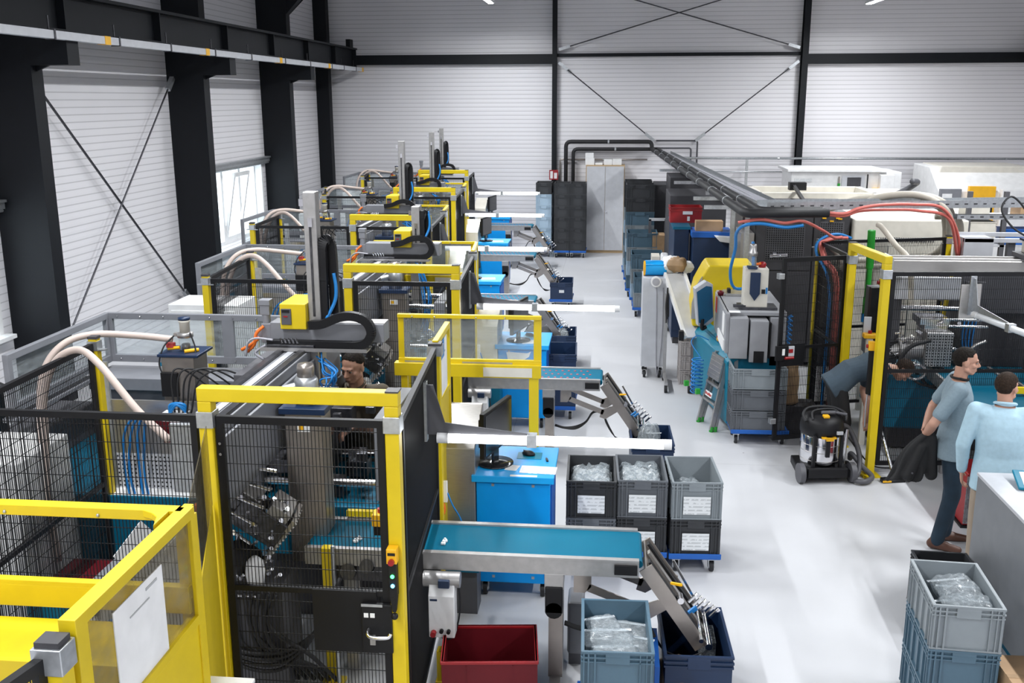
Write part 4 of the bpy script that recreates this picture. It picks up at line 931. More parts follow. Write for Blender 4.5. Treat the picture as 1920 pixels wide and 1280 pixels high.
b = MB(); b.bar((-.28, -.1, .82), (-.18, .1, .98), .2, .008, (1, 0, .5)); b.bar((.0, .0, .82), (.1, .12, .95), .2, .008, (1, 0, .5)); b.build('flap', 'white', t)
flat('warning_card', 'small white card on turquoise machine ledge behind the fence', 'card', -2.62, 6.2, .955, .09, .07, 'paper', .4)
for i, (x, y, m, h) in enumerate(((-3.55, 5.5, 'turq2', .62), (-3.2, 5.35, 'ltgrey', .5), (-3.0, 5.25, 'white', .55))):
    t = thing('canister', ['pale blue plastic canister behind the mesh at lower left', 'grey switch box unit behind the mesh at lower left', 'white canister with blue cap behind the mesh at lower left'][i], 'canister', (x, y, 0), .2*i)
    b = MB(); b.bx(-.12, .12, -.1, .1, 0, h); b.build('body', m, t, .03); MB().lathe([(.035, h), (.035, h+.05), (0, h+.05)], (0, 0, 0), 14).build('cap', 'bluehose' if i == 2 else 'white', t); MB().bx(-.1, .02, -.104, -.10, h*.4, h*.75).build('panel', 'dkgrey' if i == 1 else 'paper', t)
t = thing('blue_floor_tray', 'dark red trolley base behind the mesh at lower left', 'trolley', (-3.4, 6.0, 0)); MB().bx(-.35, .35, -.15, .15, .45, .55).build('shelf', 'redbox', t); MB().bx(-.3, .3, -.1, .1, 0, .45).build('stand', 'dkgrey', t)

for i, (x, y) in enumerate(((-1.035, 5.78), (-1.03, 5.82), (-1.60, 5.76), (-1.585, 5.80), (-1.38, 5.76), (-1.50, 5.93))):
    t = thing('white_part', 'small white moulded part on the nearest belt, %s' % ['front of the outer pair', 'rear of the outer pair', 'front of the inner pair behind gate', 'rear of the inner pair behind gate', 'single one near the black side panel', 'single one farthest back behind gate'][i], 'part', (x, y, .947), .4*i, 'white parts on the nearest belt')
    MB().bx(-.014, .014, -.014, .014, 0, .016).build('cap', 'white', t, .004); MB().cyl((0, 0, .016), (0, 0, .026), .007, n=10).build('stud', 'white', t)
# ------------------------------------------------------------------ crates, dollies and what is in them
def crate_root(w, d, h, m, label=True, solid_ribs=True, filled=None):
    "open euro crate; local origin at base centre, front towards -y"
    t = thing('storage_crate', 'x', 'crate', (0, 0, -50))
    b = MB(); a = .012; W, D = w/2, d/2
    b.bx(-W+a, W-a, -D+a, -D+a+.004, .0, h); b.bx(-W+a, W-a, D-a-.004, D-a, .0, h); b.bx(-W+a, -W+a+.004, -D+a, D-a, .0, h); b.bx(W-a-.004, W-a, -D+a, D-a, .0, h)
    b.bx(-W+a, W-a, -D+a, D-a, .0, .006)
    for z0, z1 in ((h-.012, h), (h-.040, h-.034), (h-.066, h-.060)) if solid_ribs else ((h-.012, h),):
        b.bx(-W, W, -D, -D+a, z0, z1); b.bx(-W, W, D-a, D, z0, z1); b.bx(-W, -W+a, -D+a, D-a, z0, z1); b.bx(W-a, W, -D+a, D-a, z0, z1)
    if solid_ribs:
        for s in (-1, 1):
            for x in (W*.93, W*.80, W*.62): b.bx(s*x-.003, s*x+.003, -D, -D+a, 0, h-.01); b.bx(s*x-.003, s*x+.003, D-a, D, 0, h-.01)
            for y in (D*.95, D*.84, D*.62, D*.22): b.bx(-W, -W+a, s*y-.003, s*y+.003, 0, h-.01); b.bx(W-a, W, s*y-.003, s*y+.003, 0, h-.01)
        b.bx(-W, W, -D, -D+a, 0, .01); b.bx(-W, W, D-a, D, 0, .01)
    b.build('body', m, t)
    MB().bx(-w*.17, w*.17, -D-.001, -D+.008, h-.075, h-.012).build('front_grip', m, t, .004); MB().bx(-w*.17, w*.17, D-.008, D+.001, h-.075, h-.012).build('rear_grip', m, t, .004)
    if label: MB().bx(-w*.27, w*.27, -D-.004, -D-.001, h*.14, h*.62).build('label_card', 'textlabel', t)
    return t
PROTO = {}
NCR = [0]
def crate(kind, w, d, h, m, loc, rz, label, lab=True, ribs=True, group=None):
    key = (w, d, h, m, lab, ribs)
    if key not in PROTO:
        r = crate_root(w, d, h, m, lab, ribs); PROTO[key] = r
        r.location = loc; r.rotation_euler = (0, 0, rz); r['label'] = label
        if group: r['group'] = group
        return r
    r = dup(PROTO[key], loc, rz, label, group)
    if not group and 'group' in r: del r['group']
    return r
DP = {}
def dolly(w, d, loc, rz, label, m='dollyblue', rcast=.045):
    key = (w, d, m)
    if key in DP: return dup(DP[key], loc, rz, label, 'crate dollies')
    t = thing('crate_dolly', label, 'dolly', loc, rz, 'crate dollies'); DP[key] = t
    b = MB(); W, D = w/2, d/2
    b.bx(-W, W, -D, -D+.05, .125, .16); b.bx(-W, W, D-.05, D, .125, .16); b.bx(-W, -W+.05, -D, D, .125, .16); b.bx(W-.05, W, -D, D, .125, .16); b.bx(-W, W, -.03, .03, .13, .155)
    b.bx(-W-.004, W+.004, -D-.004, -D+.004, .13, .175); b.bx(-W-.004, W+.004, D-.004, D+.004, .13, .175)
    b.build('deck', m, t, .005)
    for sx in (-1, 1):
        for sy in (-1, 1): caster(t, sx*(W-.06), sy*(D-.07), rcast, 'galv')
    return t
def heap(name, label, cat, x, y, z, w, d, h, m, seed, rz=0, group=None, n=14):
    "crumpled surface of loose bagged goods filling a crate"
    r = random.Random(seed); nx, ny = n, n+6
    b = MB(); b.smooth = False; vs = []
    for j in range(ny+1):
        for i in range(nx+1):
            u, v = i/nx-.5, j/ny-.5; ed = min(1, 10*(.5-abs(u)), 10*(.5-abs(v)))
            vs.append((u*w, v*d, h*(.70+.30*ed)*(.72+.28*r.random())))
    fs = [(j*(nx+1)+i, j*(nx+1)+i+1, (j+1)*(nx+1)+i+1, (j+1)*(nx+1)+i) for j in range(ny) for i in range(nx)]
    b.add(vs, fs); o = b.build(name, m, loc=(x, y, z)); o.rotation_euler = (0, 0, rz)
    return tag(o, label, cat, group, 'stuff')
def bag(label, x, y, z, w, d, h, seed, rz=0, m='film', group=None, inner=None):
    "clear plastic bag, pillow shaped with creases and a flat sealed edge"
    r = random.Random(seed); t = thing('plastic_bag', label, 'bag', (x, y, z), rz, group); n = 14
    b = MB(); b.smooth = True; vs = []
    for s in (1, -1):
        for j in range(n+1):
            for i in range(n+1):
                u, v = 2*i/n-1, 2*j/n-1; e = max(0, (1-u**4)*(1-v**4))
                vs.append((u*w/2*(1-.1*v*v), v*d/2, h/2+s*h/2*e**.6*(.88+.12*r.random()+.16*math.sin(7*u+3*v+seed)*math.cos(5*v-2*u+seed*.7)) if e > 0 else h/2))
    N = (n+1)*(n+1); fs = []
    for o in (0, N):
        for j in range(n):
            for i in range(n): fs.append((o+j*(n+1)+i, o+j*(n+1)+i+1, o+(j+1)*(n+1)+i+1, o+(j+1)*(n+1)+i))
    b.add(vs, fs, None, True); b.build('film', m, t)
    MB().bar((-w*.48, d*.50, h*.50), (w*.48, d*.47, h*.58), .022, .003).build('sealed_edge', 'tube_off', t)
    if inner: heap_mesh(t, w*.7, d*.6, h*.7, inner, seed)
    return t
def heap_mesh(par, w, d, h, m, seed):
    r = random.Random(seed+99); b = MB()
    for i in range(70):
        a, q = r.random()*2*PI, r.random()**.5; x, y = w/2*q*math.cos(a), d/2*q*math.sin(a); z = .01+(h*(1-q*q)*r.random()); s = .006+.006*r.random()
        v = Vector((r.random()-.5, r.random()-.5, r.random()-.5)).normalized()*.02
        b.cyl((x-v.x, y-v.y, z-v.z*.6+.01), (x+v.x, y+v.y, z+v.z*.6+.01), s*.7, n=6)
    o = b.build('metal_parts', 'parts', par); o['kind'] = 'stuff'; return o

# three two-high stacks on blue dollies
ST = [(-.135, 7.67, .02), (.265, 7.72, .03), (.685, 7.72, .055)]
names = ['left', 'middle', 'right']
for i, (x, y, rz) in enumerate(ST):
    dolly(.405, .61, (x, y, 0), rz, 'blue four-wheel crate dolly under the %s of the three labelled crate stacks' % names[i])
    crate('e', .395, .595, .30, 'crate_grey' if i == 0 else 'crate_dk', (x, y, .162), rz, '%s lower crate of the %s labelled stack beside the conveyor' % (['grey', 'dark grey', 'dark grey'][i], names[i]))
    crate('e', .395, .595, .31, ['crate_dk', 'crate_grey', 'crate_lt'][i], (x, y, .466), rz, '%s top crate of the %s labelled stack, %s' % (['dark', 'mid grey', 'light grey'][i], names[i], ['full of bright bags', 'full of clear bags', 'with one bag of metal clips'][i]))
    if i < 2: heap('bagged_goods', 'shiny clear bags filling the top crate of the %s labelled stack' % names[i], 'bags', x, y, .555, .34, .52, .205, 'film', 40+i, rz); heap('packed_parts', 'pale small parts under the bags of the %s labelled stack' % names[i], 'parts', x, y, .478, .34, .52, .245, 'paper', 60+i, rz)
    else:
        bag('clear bag of small metal clips in the light grey top crate', x-.02, y+.10, .475, .24, .26, .17, 77, .3, inner='parts')
# red crate, grey crate of bags, navy crate under the chute
rc = thing('red_crate', 'large dark red open plastic crate in the foreground below the conveyor', 'crate', (-.70, 5.46, 0), .105)
b = MB(); W, D, h = .285, .21, .46; a = .008
b.bx(-W, W, -D, -D+a, 0, h); b.bx(-W, W, D-a, D, 0, h); b.bx(-W, -W+a, -D, D, 0, h); b.bx(W-a, W, -D, D, 0, h); b.bx(-W, W, -D, D, 0, a); b.build('body', 'redbox', rc)
b = MB(); b.bx(-W-.008, W+.008, -D-.008, -D+.012, h-.02, h); b.bx(-W-.008, W+.008, D-.012, D+.008, h-.02, h); b.bx(-W-.008, -W+.012, -D, D, h-.02, h); b.bx(W-.012, W+.008, -D, D, h-.02, h); b.build('rim', 'red', rc, .004)
for x in (-.14, .14): MB().bx(x-.003, x+.003, -D-.004, -D, 0, h-.03).build('rib', 'redbox', rc)
dolly(.43, .62, (.065, 5.24, 0), .03, 'blue dolly under the blue-grey crate of clear bags in the foreground')
crate('e', .40, .60, .29, 'crate_bl', (.065, 5.24, .162), .03, 'blue-grey lower crate of the foreground stack holding clear bags', lab=False)
crate('e', .40, .60, .29, 'crate_bl', (.065, 5.24, .455), .03, 'blue-grey top crate of the foreground stack, full of clear bags', lab=False)
for i, (x, y, z, w, d, h, rz) in enumerate(((-.01, 5.40, .60, .20, .18, .09, .3), (.13, 5.40, .58, .26, .20, .07, -.2), (.02, 5.25, .61, .30, .18, .08, .1), (.15, 5.22, .60, .24, .2, .06, -.3), (.07, 5.10, .60, .28, .16, .08, .12), (-.02, 5.09, .58, .17, .14, .06, -.4))):
    bag('clear plastic bag in the blue-grey foreground crate, %s' % ['rear left', 'rear right', 'middle left', 'middle right', 'front right', 'front left'][i], x, y, z, w, d, h, 100+i, rz)
heap('packed_parts', 'grey parts below the clear bags in the blue-grey foreground crate', 'parts', .065, 5.24, .462, .35, .54, .11, 'crate_lt', 8, .03)
def navy_crate(dx, dy, label, stack=False, lab=True):
    z = 0
    if stack: z = .16
    t = thing('navy_crate', label, 'crate', (.56+dx, 5.76+dy, z), .03)
    b = MB(); W, D, h = .20, .30, .44 if not stack else .32
    b.bx(-W, W, -D, -D+.008, 0, h); b.bx(-W, W, D-.008, D, 0, h); b.bx(-W, -W+.008, -D, D, 0, h); b.bx(W-.008, W, -D, D, 0, h); b.bx(-W, W, -D, D, 0, .008)
    for z0 in (h-.014, h-.05, h-.08): b.bx(-W-.008, W+.008, -D-.008, -D, z0, z0+.012); b.bx(-W-.008, -W, -D, D+.008, z0, z0+.012); b.bx(W, W+.008, -D, D+.008, z0, z0+.012); b.bx(-W-.008, W+.008, D, D+.008, z0, z0+.012)
    b.build('body', 'navy', t)
    MB().bx(-.07, .07, -D-.010, -D-.001, h-.09, h-.012).build('front_grip', 'navy', t, .004)
    if lab: MB().bx(-.04, .05, -D-.006, -D-.002, h*.42, h*.58).build('label_card', 'textlabel', t)
    return t
navy_crate(0, 0, 'deep navy crate under the tilted chute of the nearest conveyor', lab=False)
t = thing('blue_dolly_edge', 'bright blue tray side just left of the foreground navy crate', 'tray', (.30, 5.6, 0)); MB().bx(0, .03, -.25, .2, 0, .42).build('side', 'dollyblue', t)
bag('brown paper lining bunched in the foreground navy crate', .50, 5.62, .08, .34, .40, .20, 31, .2, 'brownpaper')
bag('clear bag at the outlet of the nearest chute', .66, 5.62, .16, .12, .24, .16, 32, -.2)
DN = [(-.20, 4.06), (-1.30, 7.9), (-1.58, 12.25)]
navy_crate(-.14, 3.78, 'deep navy crate with white label under the second conveyor chute')
bag('clear bag standing in the navy crate of the second conveyor', .40, 9.62, .22, .22, .28, .30, 33, -.2)
dolly(.41, .61, (-.70, 13.85, 0), .0, 'blue dolly under the navy crate of the third conveyor'); navy_crate(-1.26, 8.09, 'navy crate on a dolly under the third conveyor chute', True)
dolly(.41, .61, (-.92, 18.0, 0), .0, 'blue dolly under the navy crate of the fourth conveyor'); navy_crate(-1.48, 12.24, 'navy crate on a dolly under the fourth conveyor chute', True)
bag('clear bag in the navy crate of the third conveyor', -.70, 13.8, .36, .2, .3, .16, 34, .1)
# navy crates behind second workstation
dolly(.41, .61, (-.61, 11.55, 0), 0, 'blue dolly under the two navy crates behind the second workstation')
for i, y in enumerate((11.55,)):
    navy_crate(-1.17, 5.79, 'navy crate on dolly right of the second workstation', True, False)
    r = navy_crate(-1.17, 5.79, 'upper navy crate right of the second workstation', True, False); r.location.z = .485
t = thing('grey_tray', 'grey crate behind the third conveyor chute', 'crate', (-1.0, 13.9, 0)); MB().bx(-.2, .2, -.2, .2, .2, .5).bx(-.21, .21, -.21, .21, .48, .51).build('body', 'crate_grey', t); MB().bx(-.15, .15, -.15, .15, 0, .2).build('stand', 'dkgrey', t)
# far crate towers left of the white cabinet
for c, (x, y) in enumerate(((-1.66, 24.05), (-1.22, 23.95), (-.84, 23.95))):
    dolly(.40, .60, (x, y, 0), 0, 'blue dolly under the %s far crate tower' % names[c])
    for i in range(6):
        dark = c > 0 or i == 5
        crate('f', .375, .58, .265, 'crate_dk' if dark else 'crate_clear', (x, y, .162+.268*i), 0, '%s crate, %s from the bottom, in the %s far tower' % ('dark' if dark else 'frosted blue', ['first', 'second', 'third', 'fourth', 'fifth', 'sixth'][i], names[c]), lab=False, group='crates of the far towers')
# long row of crate columns right of the aisle
cols = ['crate_dk', 'crate_clear', 'crate_clear', 'crate_clear', 'crate_lt', 'crate_clear']
kk = 0
for c, (x, y, n) in enumerate(((.50, 21.3, 7), (.53, 20.4, 7), (.55, 19.2, 4), (.62, 18.3, 3), (.66, 17.4, 2))):
    dolly(.60, .62, (x, y, 0), 0, 'blue dolly under the %s crate column right of the aisle' % ['rearmost', 'second', 'third', 'fourth', 'nearest'][c])
    for i in range(n):
        mname = 'crate_dk' if (n == 7 and i >= 5) else ['crate_clear', 'crate_lt', 'crate_bl'][(i+c) % 3]
        crate('g', .57, .60, .265, mname, (x, y, .162+.268*i), 0, '%s crate, %s from the floor, in the %s column right of the aisle' % ({'crate_dk': 'dark', 'crate_clear': 'frosted', 'crate_lt': 'light grey', 'crate_bl': 'blue-grey'}[mname], ['first', 'second', 'third', 'fourth', 'fifth', 'sixth', 'seventh'][i], ['rearmost', 'second', 'third', 'fourth', 'nearest'][c]), lab=False, group='crates right of the aisle')
# white double-door cabinet with boxes on top
t = thing('storage_cabinet', 'white double-door cabinet with wood edging against the back wall', 'cabinet', (-.22, 24.75, 0))
MB().bx(-.47, .47, -.2, .2, 0, .05).build('plinth', 'wood', t); MB().bx(-.47, .47, -.22, .22, .05, 2.14).build('body', 'wood', t)
for s in (-1, 1): MB().bx(min(s*.004, s*.45), max(s*.004, s*.45), -.236, -.22, .07, 2.11).build('door', 'ltgrey', t)
MB().cyl((.03, -.236, 1.02), (.03, -.265, 1.02), .025).build('lock_knob', 'chrome', t)
for i, (x, w, h, z) in enumerate(((-.38, .22, .16, 2.14), (-.39, .20, .12, 2.30), (-.16, .18, .05, 2.14), (.06, .2, .13, 2.14), (.28, .22, .14, 2.14))):
    t = thing('white_carton', ['white carton on the cabinet at far left, lower', 'white carton stacked upon the leftmost carton on cabinet', 'flat white carton in the middle on cabinet top', 'white carton right of middle on cabinet top', 'white carton at right end of cabinet top'][i], 'box', (x-.22, 24.72, z)); MB().bx(-w/2, w/2, -.14, .14, 0, h).build('body', 'white', t, .004); MB().bx(-w/2+.01, w/2-.01, -.02, .02, h, h+.002).build('tape', 'paper', t)

# right foreground: counter, crates, carton, tablet
t = thing('counter_cabinet', 'grey metal counter cabinet at right edge beside the standing men', 'counter', (3.12, 6.3, 0))
MB().bx(-.42, .7, -1.5, .88, .08, 1.005).build('body', 'countergrey', t, .006); MB().bx(-.425, .72, -1.52, .885, 1.005, 1.03).build('worktop', 'ltgrey', t, .004); MB().bx(-.38, .66, -1.45, .84, 0, .08).build('plinth', 'turq', t)
t = thing('tablet_holder', 'turquoise framed tablet on small stand on the grey counter', 'tablet', (3.03, 6.93, 1.03), -.15)
Tt = Matrix.Translation((0, 0, .03)) @ Matrix.Rotation(math.radians(12), 4, 'X')
MB().bx(-.16, .16, -.12, .12, 0, .02, Tt).build('frame', 'turq2', t, .006); MB().bx(-.12, .14, -.09, .09, .02, .023, Tt).build('display', 'paper', t); MB().bx(-.05, .05, .0, .1, 0, .04).build('stand', 'black', t)
MB().cyl((.02, -.1, .0), (.02, -.1, .02), .02).build('red_button', 'red', t)
R0 = (2.115, 5.71)
for i in range(3):
    m = ['crate_bl', 'crate_bl', 'crate_lt'][i]
    crate('e', .395, .595, .28, m, (R0[0]-.02, R0[1], .0+.02+.283*i), -.06, ['blue-grey bottom', 'blue middle', 'light grey top'][i] + ' crate of the right foreground stack%s' % (', holding bags of metal parts' if i == 2 else ''), lab=False)
for i, (x, y, z, rz) in enumerate(((2.14, 5.85, .69, .2), (2.14, 5.74, .70, -.1), (2.10, 5.60, .68, .1), (2.15, 5.58, .70, -.3))):
    bag('clear bag of metal parts in the right foreground crate, %s' % ['rearmost', 'second', 'front left', 'front right'][i], x, y, z, .26, .20, .15, 200+i, rz, inner='parts' if i < 3 else None)
crate('e', .395, .595, .40, 'crate_dk', (2.46, 6.86, .0), -.05, 'empty dark grey crate behind the right foreground stack', lab=False)
t = thing('cardboard_box', 'brown cardboard box with hand hole at bottom right corner', 'box', (2.50, 5.42, 0), .02)
b = MB(); b.bx(-.19, .3, -.3, .19, 0, .46); b.build('body', 'card', t, .004); MB().bx(-.19, .3, -.30, .19, .46, .464).build('top_flaps', 'card', t); MB().bx(-.193, -.19, -.08, .02, .33, .37).build('hand_hole', 'charcoal', t, .01); MB().bx(-.19, .3, -.06, -.02, .464, .466).build('tape', 'brownpaper', t)
# ------------------------------------------------------------------ right-hand cell: fence, gate, robot, machine
portal('yellow gate portal facing the aisle at the right-hand cell', (2.62, 9.77), (2.50, 10.66), group='yellow gate portal on the right')
g = fence_panel('open black mesh gate swung out beside the grey crate stack on the right', (2.47, 10.72), (1.76, 10.47), .10, 2.09, 'open gate on the right', .045, (), name='mesh_gate')
f = MB(); f.bx(0, .6, -.012, .012, 1.11, 1.14); f.build('mid_rail', 'black', g)
MB().bx(.45, .74, .016, .03, .93, 1.17).build('lock_plate', 'black', g)
lk = MB().bx(.66, .80, .03, .06, 1.0, 1.16).build('lock_box', 'black', g, .004)
MB().bx(.70, .73, .06, .064, 1.06, 1.13).build('lock_label', 'paper', lk); MB().bx(.58, .65, .03, .05, 1.04, 1.15).build('grey_box', 'ltgrey', lk, .004); MB().cyl((.60, .07, 1.03), (.70, .07, 1.03), .015, n=10).build('red_handle', 'red', lk)
MB().bx(.60, .65, .05, .055, 1.08, 1.12).build('red_switch', 'red', lk)
for z in (1.90, .32): MB().bx(.735, .80, -.03, .03, z-.03, z+.03).build('latch_striker', 'galv', g, .004)
fence_post('yellow back post of the right-hand cell under the salmon hoses', 2.385, 11.8)
fence_post('yellow back post of the right-hand cell beside the grey steel frame', 3.97, 12.25)
fence_panel('black mesh panel between the right gate portal and its back post', (2.50, 10.72), (2.39, 11.76), .1, 2.09, 'right cell fence panels', .035, (1.05,))
fence_panel('black mesh panel across the back of the right-hand cell', (2.42, 11.82), (3.94, 12.24), .1, 2.09, 'right cell fence panels', .035, (1.05,))
fence_panel('black mesh panel right of the gate portal behind the standing men', (2.68, 9.80), (4.25, 9.95), .1, 2.07, 'right cell fence panels', .04, (1.08,))
fence_panel('black mesh panel at right edge of view', (4.28, 9.953), (5.85, 10.10), .1, 2.07, 'right cell fence panels', .04, (1.08,))
t = thing('gate_control_station', 'black push-button station with yellow emergency stop on the right gate post', 'control station', (2.60, 9.84, 1.08), math.radians(-95))
MB().bx(-.02, .02, -.06, -.015, -.25, .2).build('housing', 'black', t, .004); MB().bx(-.03, .03, -.07, -.01, .2, .29).build('stop_box', 'yellow2', t, .004); MB().cyl((0, -.07, .24), (0, -.09, .24), .018).build('stop_button', 'red', t); MB().hose([(0, -.04, -.25), (.02, -.05, -.4), (0, -.04, -.6)], .008).build('cable', 'greyhose', t)
t = thing('linear_robot', 'grey robot traverse beam along the top of the right-hand cell fence', 'robot', (4.3, 10.35, .9))
b = MB(); b.bx(2.78, 7.2, 10.22, 10.5, 1.98, 2.12); tb = b.build('traverse_beam', 'stainless', t, .005, world=True)
MB().bx(2.78, 7.2, 10.25, 10.29, 2.12, 2.135).bx(2.78, 7.2, 10.43, 10.47, 2.12, 2.135).build('linear_rail', 'alu', tb, world=True); MB().bx(2.785, 2.8, 10.2, 10.52, 1.97, 2.15).build('end_plate', 'galv', t, .003, world=True)
MB().bx(4.25, 4.5, 10.3, 10.45, .4, 1.98).build('pedestal', 'dkgrey', t, world=True)
b = MB(); b.bx(4.05, 4.5, 10.15, 10.55, 2.135, 2.18); b.build('carriage', 'dkgrey', t, .004, world=True); MB().bx(4.12, 4.36, 10.2, 10.5, 2.18, 2.30).build('loader_base', 'cream', t, .006, world=True); MB().bx(4.10, 4.38, 10.18, 10.52, 2.30, 2.32).build('navy_lid', 'navy', t, world=True)
b = MB(); b.hose([(4.15, 10.3, 2.32), (3.95, 10.35, 2.45), (3.85, 10.4, 2.62), (3.95, 10.45, 2.74), (4.1, 10.45, 2.6), (4.15, 10.4, 2.4)], .010); b.hose([(4.2, 10.3, 2.32), (4.15, 10.3, 2.5), (4.3, 10.3, 2.66), (4.42, 10.3, 2.55), (4.45, 10.3, 2.3)], .009); b.build('black_cables', 'blackrub', t, world=True)
c = MB(); c.lathe([(.045, 0), (.045, .14), (.055, .15), (.055, .18), (.04, .2), (.04, .27), (.05, .28), (0, .29)], (4.33, 10.35, 2.32), 16); c.build('suction_head', 'cream', t, world=True)
t = thing('moulding_machine', 'grey and turquoise moulding machine behind the right mesh fence', 'machine', (4.0, 11.1, 0))
def W_(b, name, m, bev=0, par=None): return b.build(name, m, par or t, bev, world=True)
W_(MB().bx(2.95, 6.5, 10.55, 11.7, .25, .85), 'base', 'turq', .01); W_(MB().bx(3.0, 6.4, 10.6, 11.6, .02, .25), 'plinth', 'charcoal')
W_(MB().bx(2.93, 3.66, 10.75, 10.8, 1.62, 1.86), 'grey_cover_sheet', 'ltgrey', .005)
W_(MB().bx(3.72, 6.3, 10.9, 11.6, 1.45, 1.95), 'rear_cover', 'dkgrey', .01); W_(MB().bx(3.97, 6.3, 10.95, 11.6, .85, 1.45), 'shade_filler', 'charcoal', .01); W_(MB().bx(2.9, 3.1, 10.85, 11.6, .85, 1.62), 'fixed_platen', 'dkgrey', .006); W_(MB().bx(3.75, 3.95, 10.85, 11.6, .85, 1.8), 'moving_platen', 'dkgrey', .006)  # charcoal block under the rear cover is added as deep shade behind the mesh
for z in (1.05, 1.5): W_(MB().cyl((2.9, 10.9, z), (3.95, 10.9, z), .03), 'tie_bar', 'chrome')
W_(MB().bx(3.3, 3.42, 11.3, 11.36, .85, 2.0), 'cream_post', 'cream'); W_(MB().bar((3.62, 11.2, 1.0), (3.70, 11.2, 1.8), .05, .03), 'yellow_bar', 'yellow')
r = random.Random(12); b = MB()
for i in range(4): b.hose([(3.78+.03*i, 10.85, 1.75), (3.77+.04*i, 10.83, 1.5), (3.75+.035*i, 10.83, 1.2), (3.8+.02*i, 10.8, .95)], .009, 7, 8)
W_(b, 'blue_hoses', 'bluehose')
b = MB()
for i in range(7): b.hose([(2.68+.03*i, 10.55, .75), (2.66+.03*i, 10.50, 1.0), (2.80+.03*i, 10.48, 1.18-.02*i), (3.0, 10.55, 1.2-.03*i), (3.1, 10.6, 1.1)], .018, 8, 8)
for i in range(4): b.hose([(3.1+.1*i, 10.6, .9), (3.3+.1*i, 10.5, .75-.03*i), (3.7, 10.5, .8), (3.9, 10.6, 1.0)], .014, 7, 8)
W_(b, 'black_hoses', 'blackrub')
t = thing('mould_tool', 'shiny silver mould tool with drilled block behind the right mesh fence', 'tooling', (3.35, 10.6, .9), 0)
W_(MB().bx(3.25, 3.52, 10.40, 10.75, .98, 1.34), 'drilled_block', 'alu', .006)
b = MB()
for i in range(9):
    for j in range(11): b.cyl((3.265+.03*i, 10.40, .995+.031*j), (3.265+.03*i, 10.398, .995+.031*j), .008, n=6)
W_(b, 'drill_holes', 'black')
W_(MB().bx(3.20, 3.5, 10.5, 10.8, 1.40, 1.47).bx(3.25, 3.48, 10.5, 10.8, 1.34, 1.40), 'ribbed_top', 'chrome', .004)
W_(MB().cyl((3.02, 10.55, 1.12), (3.25, 10.55, 1.15), .12, n=24).cyl((2.92, 10.55, 1.1), (3.02, 10.55, 1.12), .08, n=20), 'round_body', 'alu')
b = MB(); b.tube([(3.16+.10*math.cos(a*PI/10), 10.36, .93+.08*math.sin(a*PI/10)) for a in range(21)], .016, 8, False); W_(b, 'chain_ring', 'chrome')
b = MB(); r = random.Random(31)
for i in range(26):
    x, y, z = 2.86+.8*r.random(), 10.4+.12*r.random(), .92+.52*r.random(); b.cyl((x, y, z), (x+.08*(r.random()-.3), y-.02, z+.05*(r.random()-.5)), .008+.014*r.random(), n=8)
for z in (1.45, 1.38): b.cyl((3.5, 10.55, z), (3.9, 10.55, z), .014, n=10)
W_(b, 'bright_fittings', 'chrome')['kind'] = 'stuff'
W_(MB().hose([(2.95, 10.35, .9), (3.0, 10.33, 1.1), (3.1, 10.33, 1.22), (3.28, 10.36, 1.27)], .022, 8, 8), 'black_hose', 'blackrub')
W_(MB().hose([(3.52, 10.4, .92), (3.62, 10.38, 1.05), (3.72, 10.4, 1.2), (3.85, 10.42, 1.26)], .016, 8, 8), 'braided_hose', 'stainless')
t = thing('emergency_stop', 'yellow emergency stop box with grey shield inside the right gate opening', 'emergency stop', (2.76, 10.72, 1.2)); MB().bx(-.07, .07, -.05, .05, 0, .05).build('box', 'yellow2', t, .01); MB().cyl((0, 0, .05), (0, 0, .08), .02).build('stop_button', 'red', t); MB().bx(-.06, .02, .05, .06, .02, .22).build('shield', 'ltgrey', t, .02); MB().bx(-.03, .03, -.03, .03, -1.2, 0).build('stand', 'cream', t)
t = thing('emergency_stop', 'small yellow emergency stop on a black column behind the right gate beam', 'emergency stop', (2.93, 11.0, 1.72)); MB().bx(-.04, .04, -.04, .04, 0, .07).build('box', 'yellow2', t, .006); MB().cyl((-.04, 0, .035), (-.065, 0, .035), .02).build('stop_button', 'red', t); MB().bx(-.13, .06, -.05, .05, -.6, -.02).build('column', 'black', t); MB().bx(-.05, .05, -.05, .05, -1.72, -.6).build('foot', 'black', t)
# turquoise conveyor running toward the right foreground behind the men
t = thing('belt_conveyor', 'turquoise belt conveyor running towards the right foreground behind the men', 'conveyor', (3.7, 9.2, 0), math.radians(0))
W_(MB().bx(3.36, 3.95, 7.7, 10.6, .90, .93), 'belt', 'belt'); 
for x in (3.345, 3.965): W_(MB().bx(x-.015, x+.015, 7.7, 10.6, .82, .945), 'side_rail', 'alu')
W_(MB().bx(3.38, 3.92, 7.8, 10.5, .84, .88), 'bed', 'stainbr')
for y in (8.2, 9.9):
    for x in (3.37, 3.92): W_(MB().bx(x-.025, x+.025, y-.025, y+.025, 0, .84), 'leg', 'alu')
t = thing('belt_conveyor', 'turquoise belt with yellow edge bar at right edge behind the men', 'conveyor', (4.3, 9.2, 0))
W_(MB().bx(4.05, 4.7, 7.9, 10.4, .93, .96), 'belt', 'belt'); W_(MB().bx(4.04, 4.07, 7.9, 9.6, .96, 1.0), 'yellow_edge_bar', 'yellow')
for x in (4.03, 4.72): W_(MB().bx(x-.012, x+.012, 7.9, 10.4, .85, .96), 'side_rail', 'alu')
for y in (8.3, 10.0): W_(MB().bx(4.3, 4.4, y-.04, y+.04, 0, .93), 'leg', 'alu')
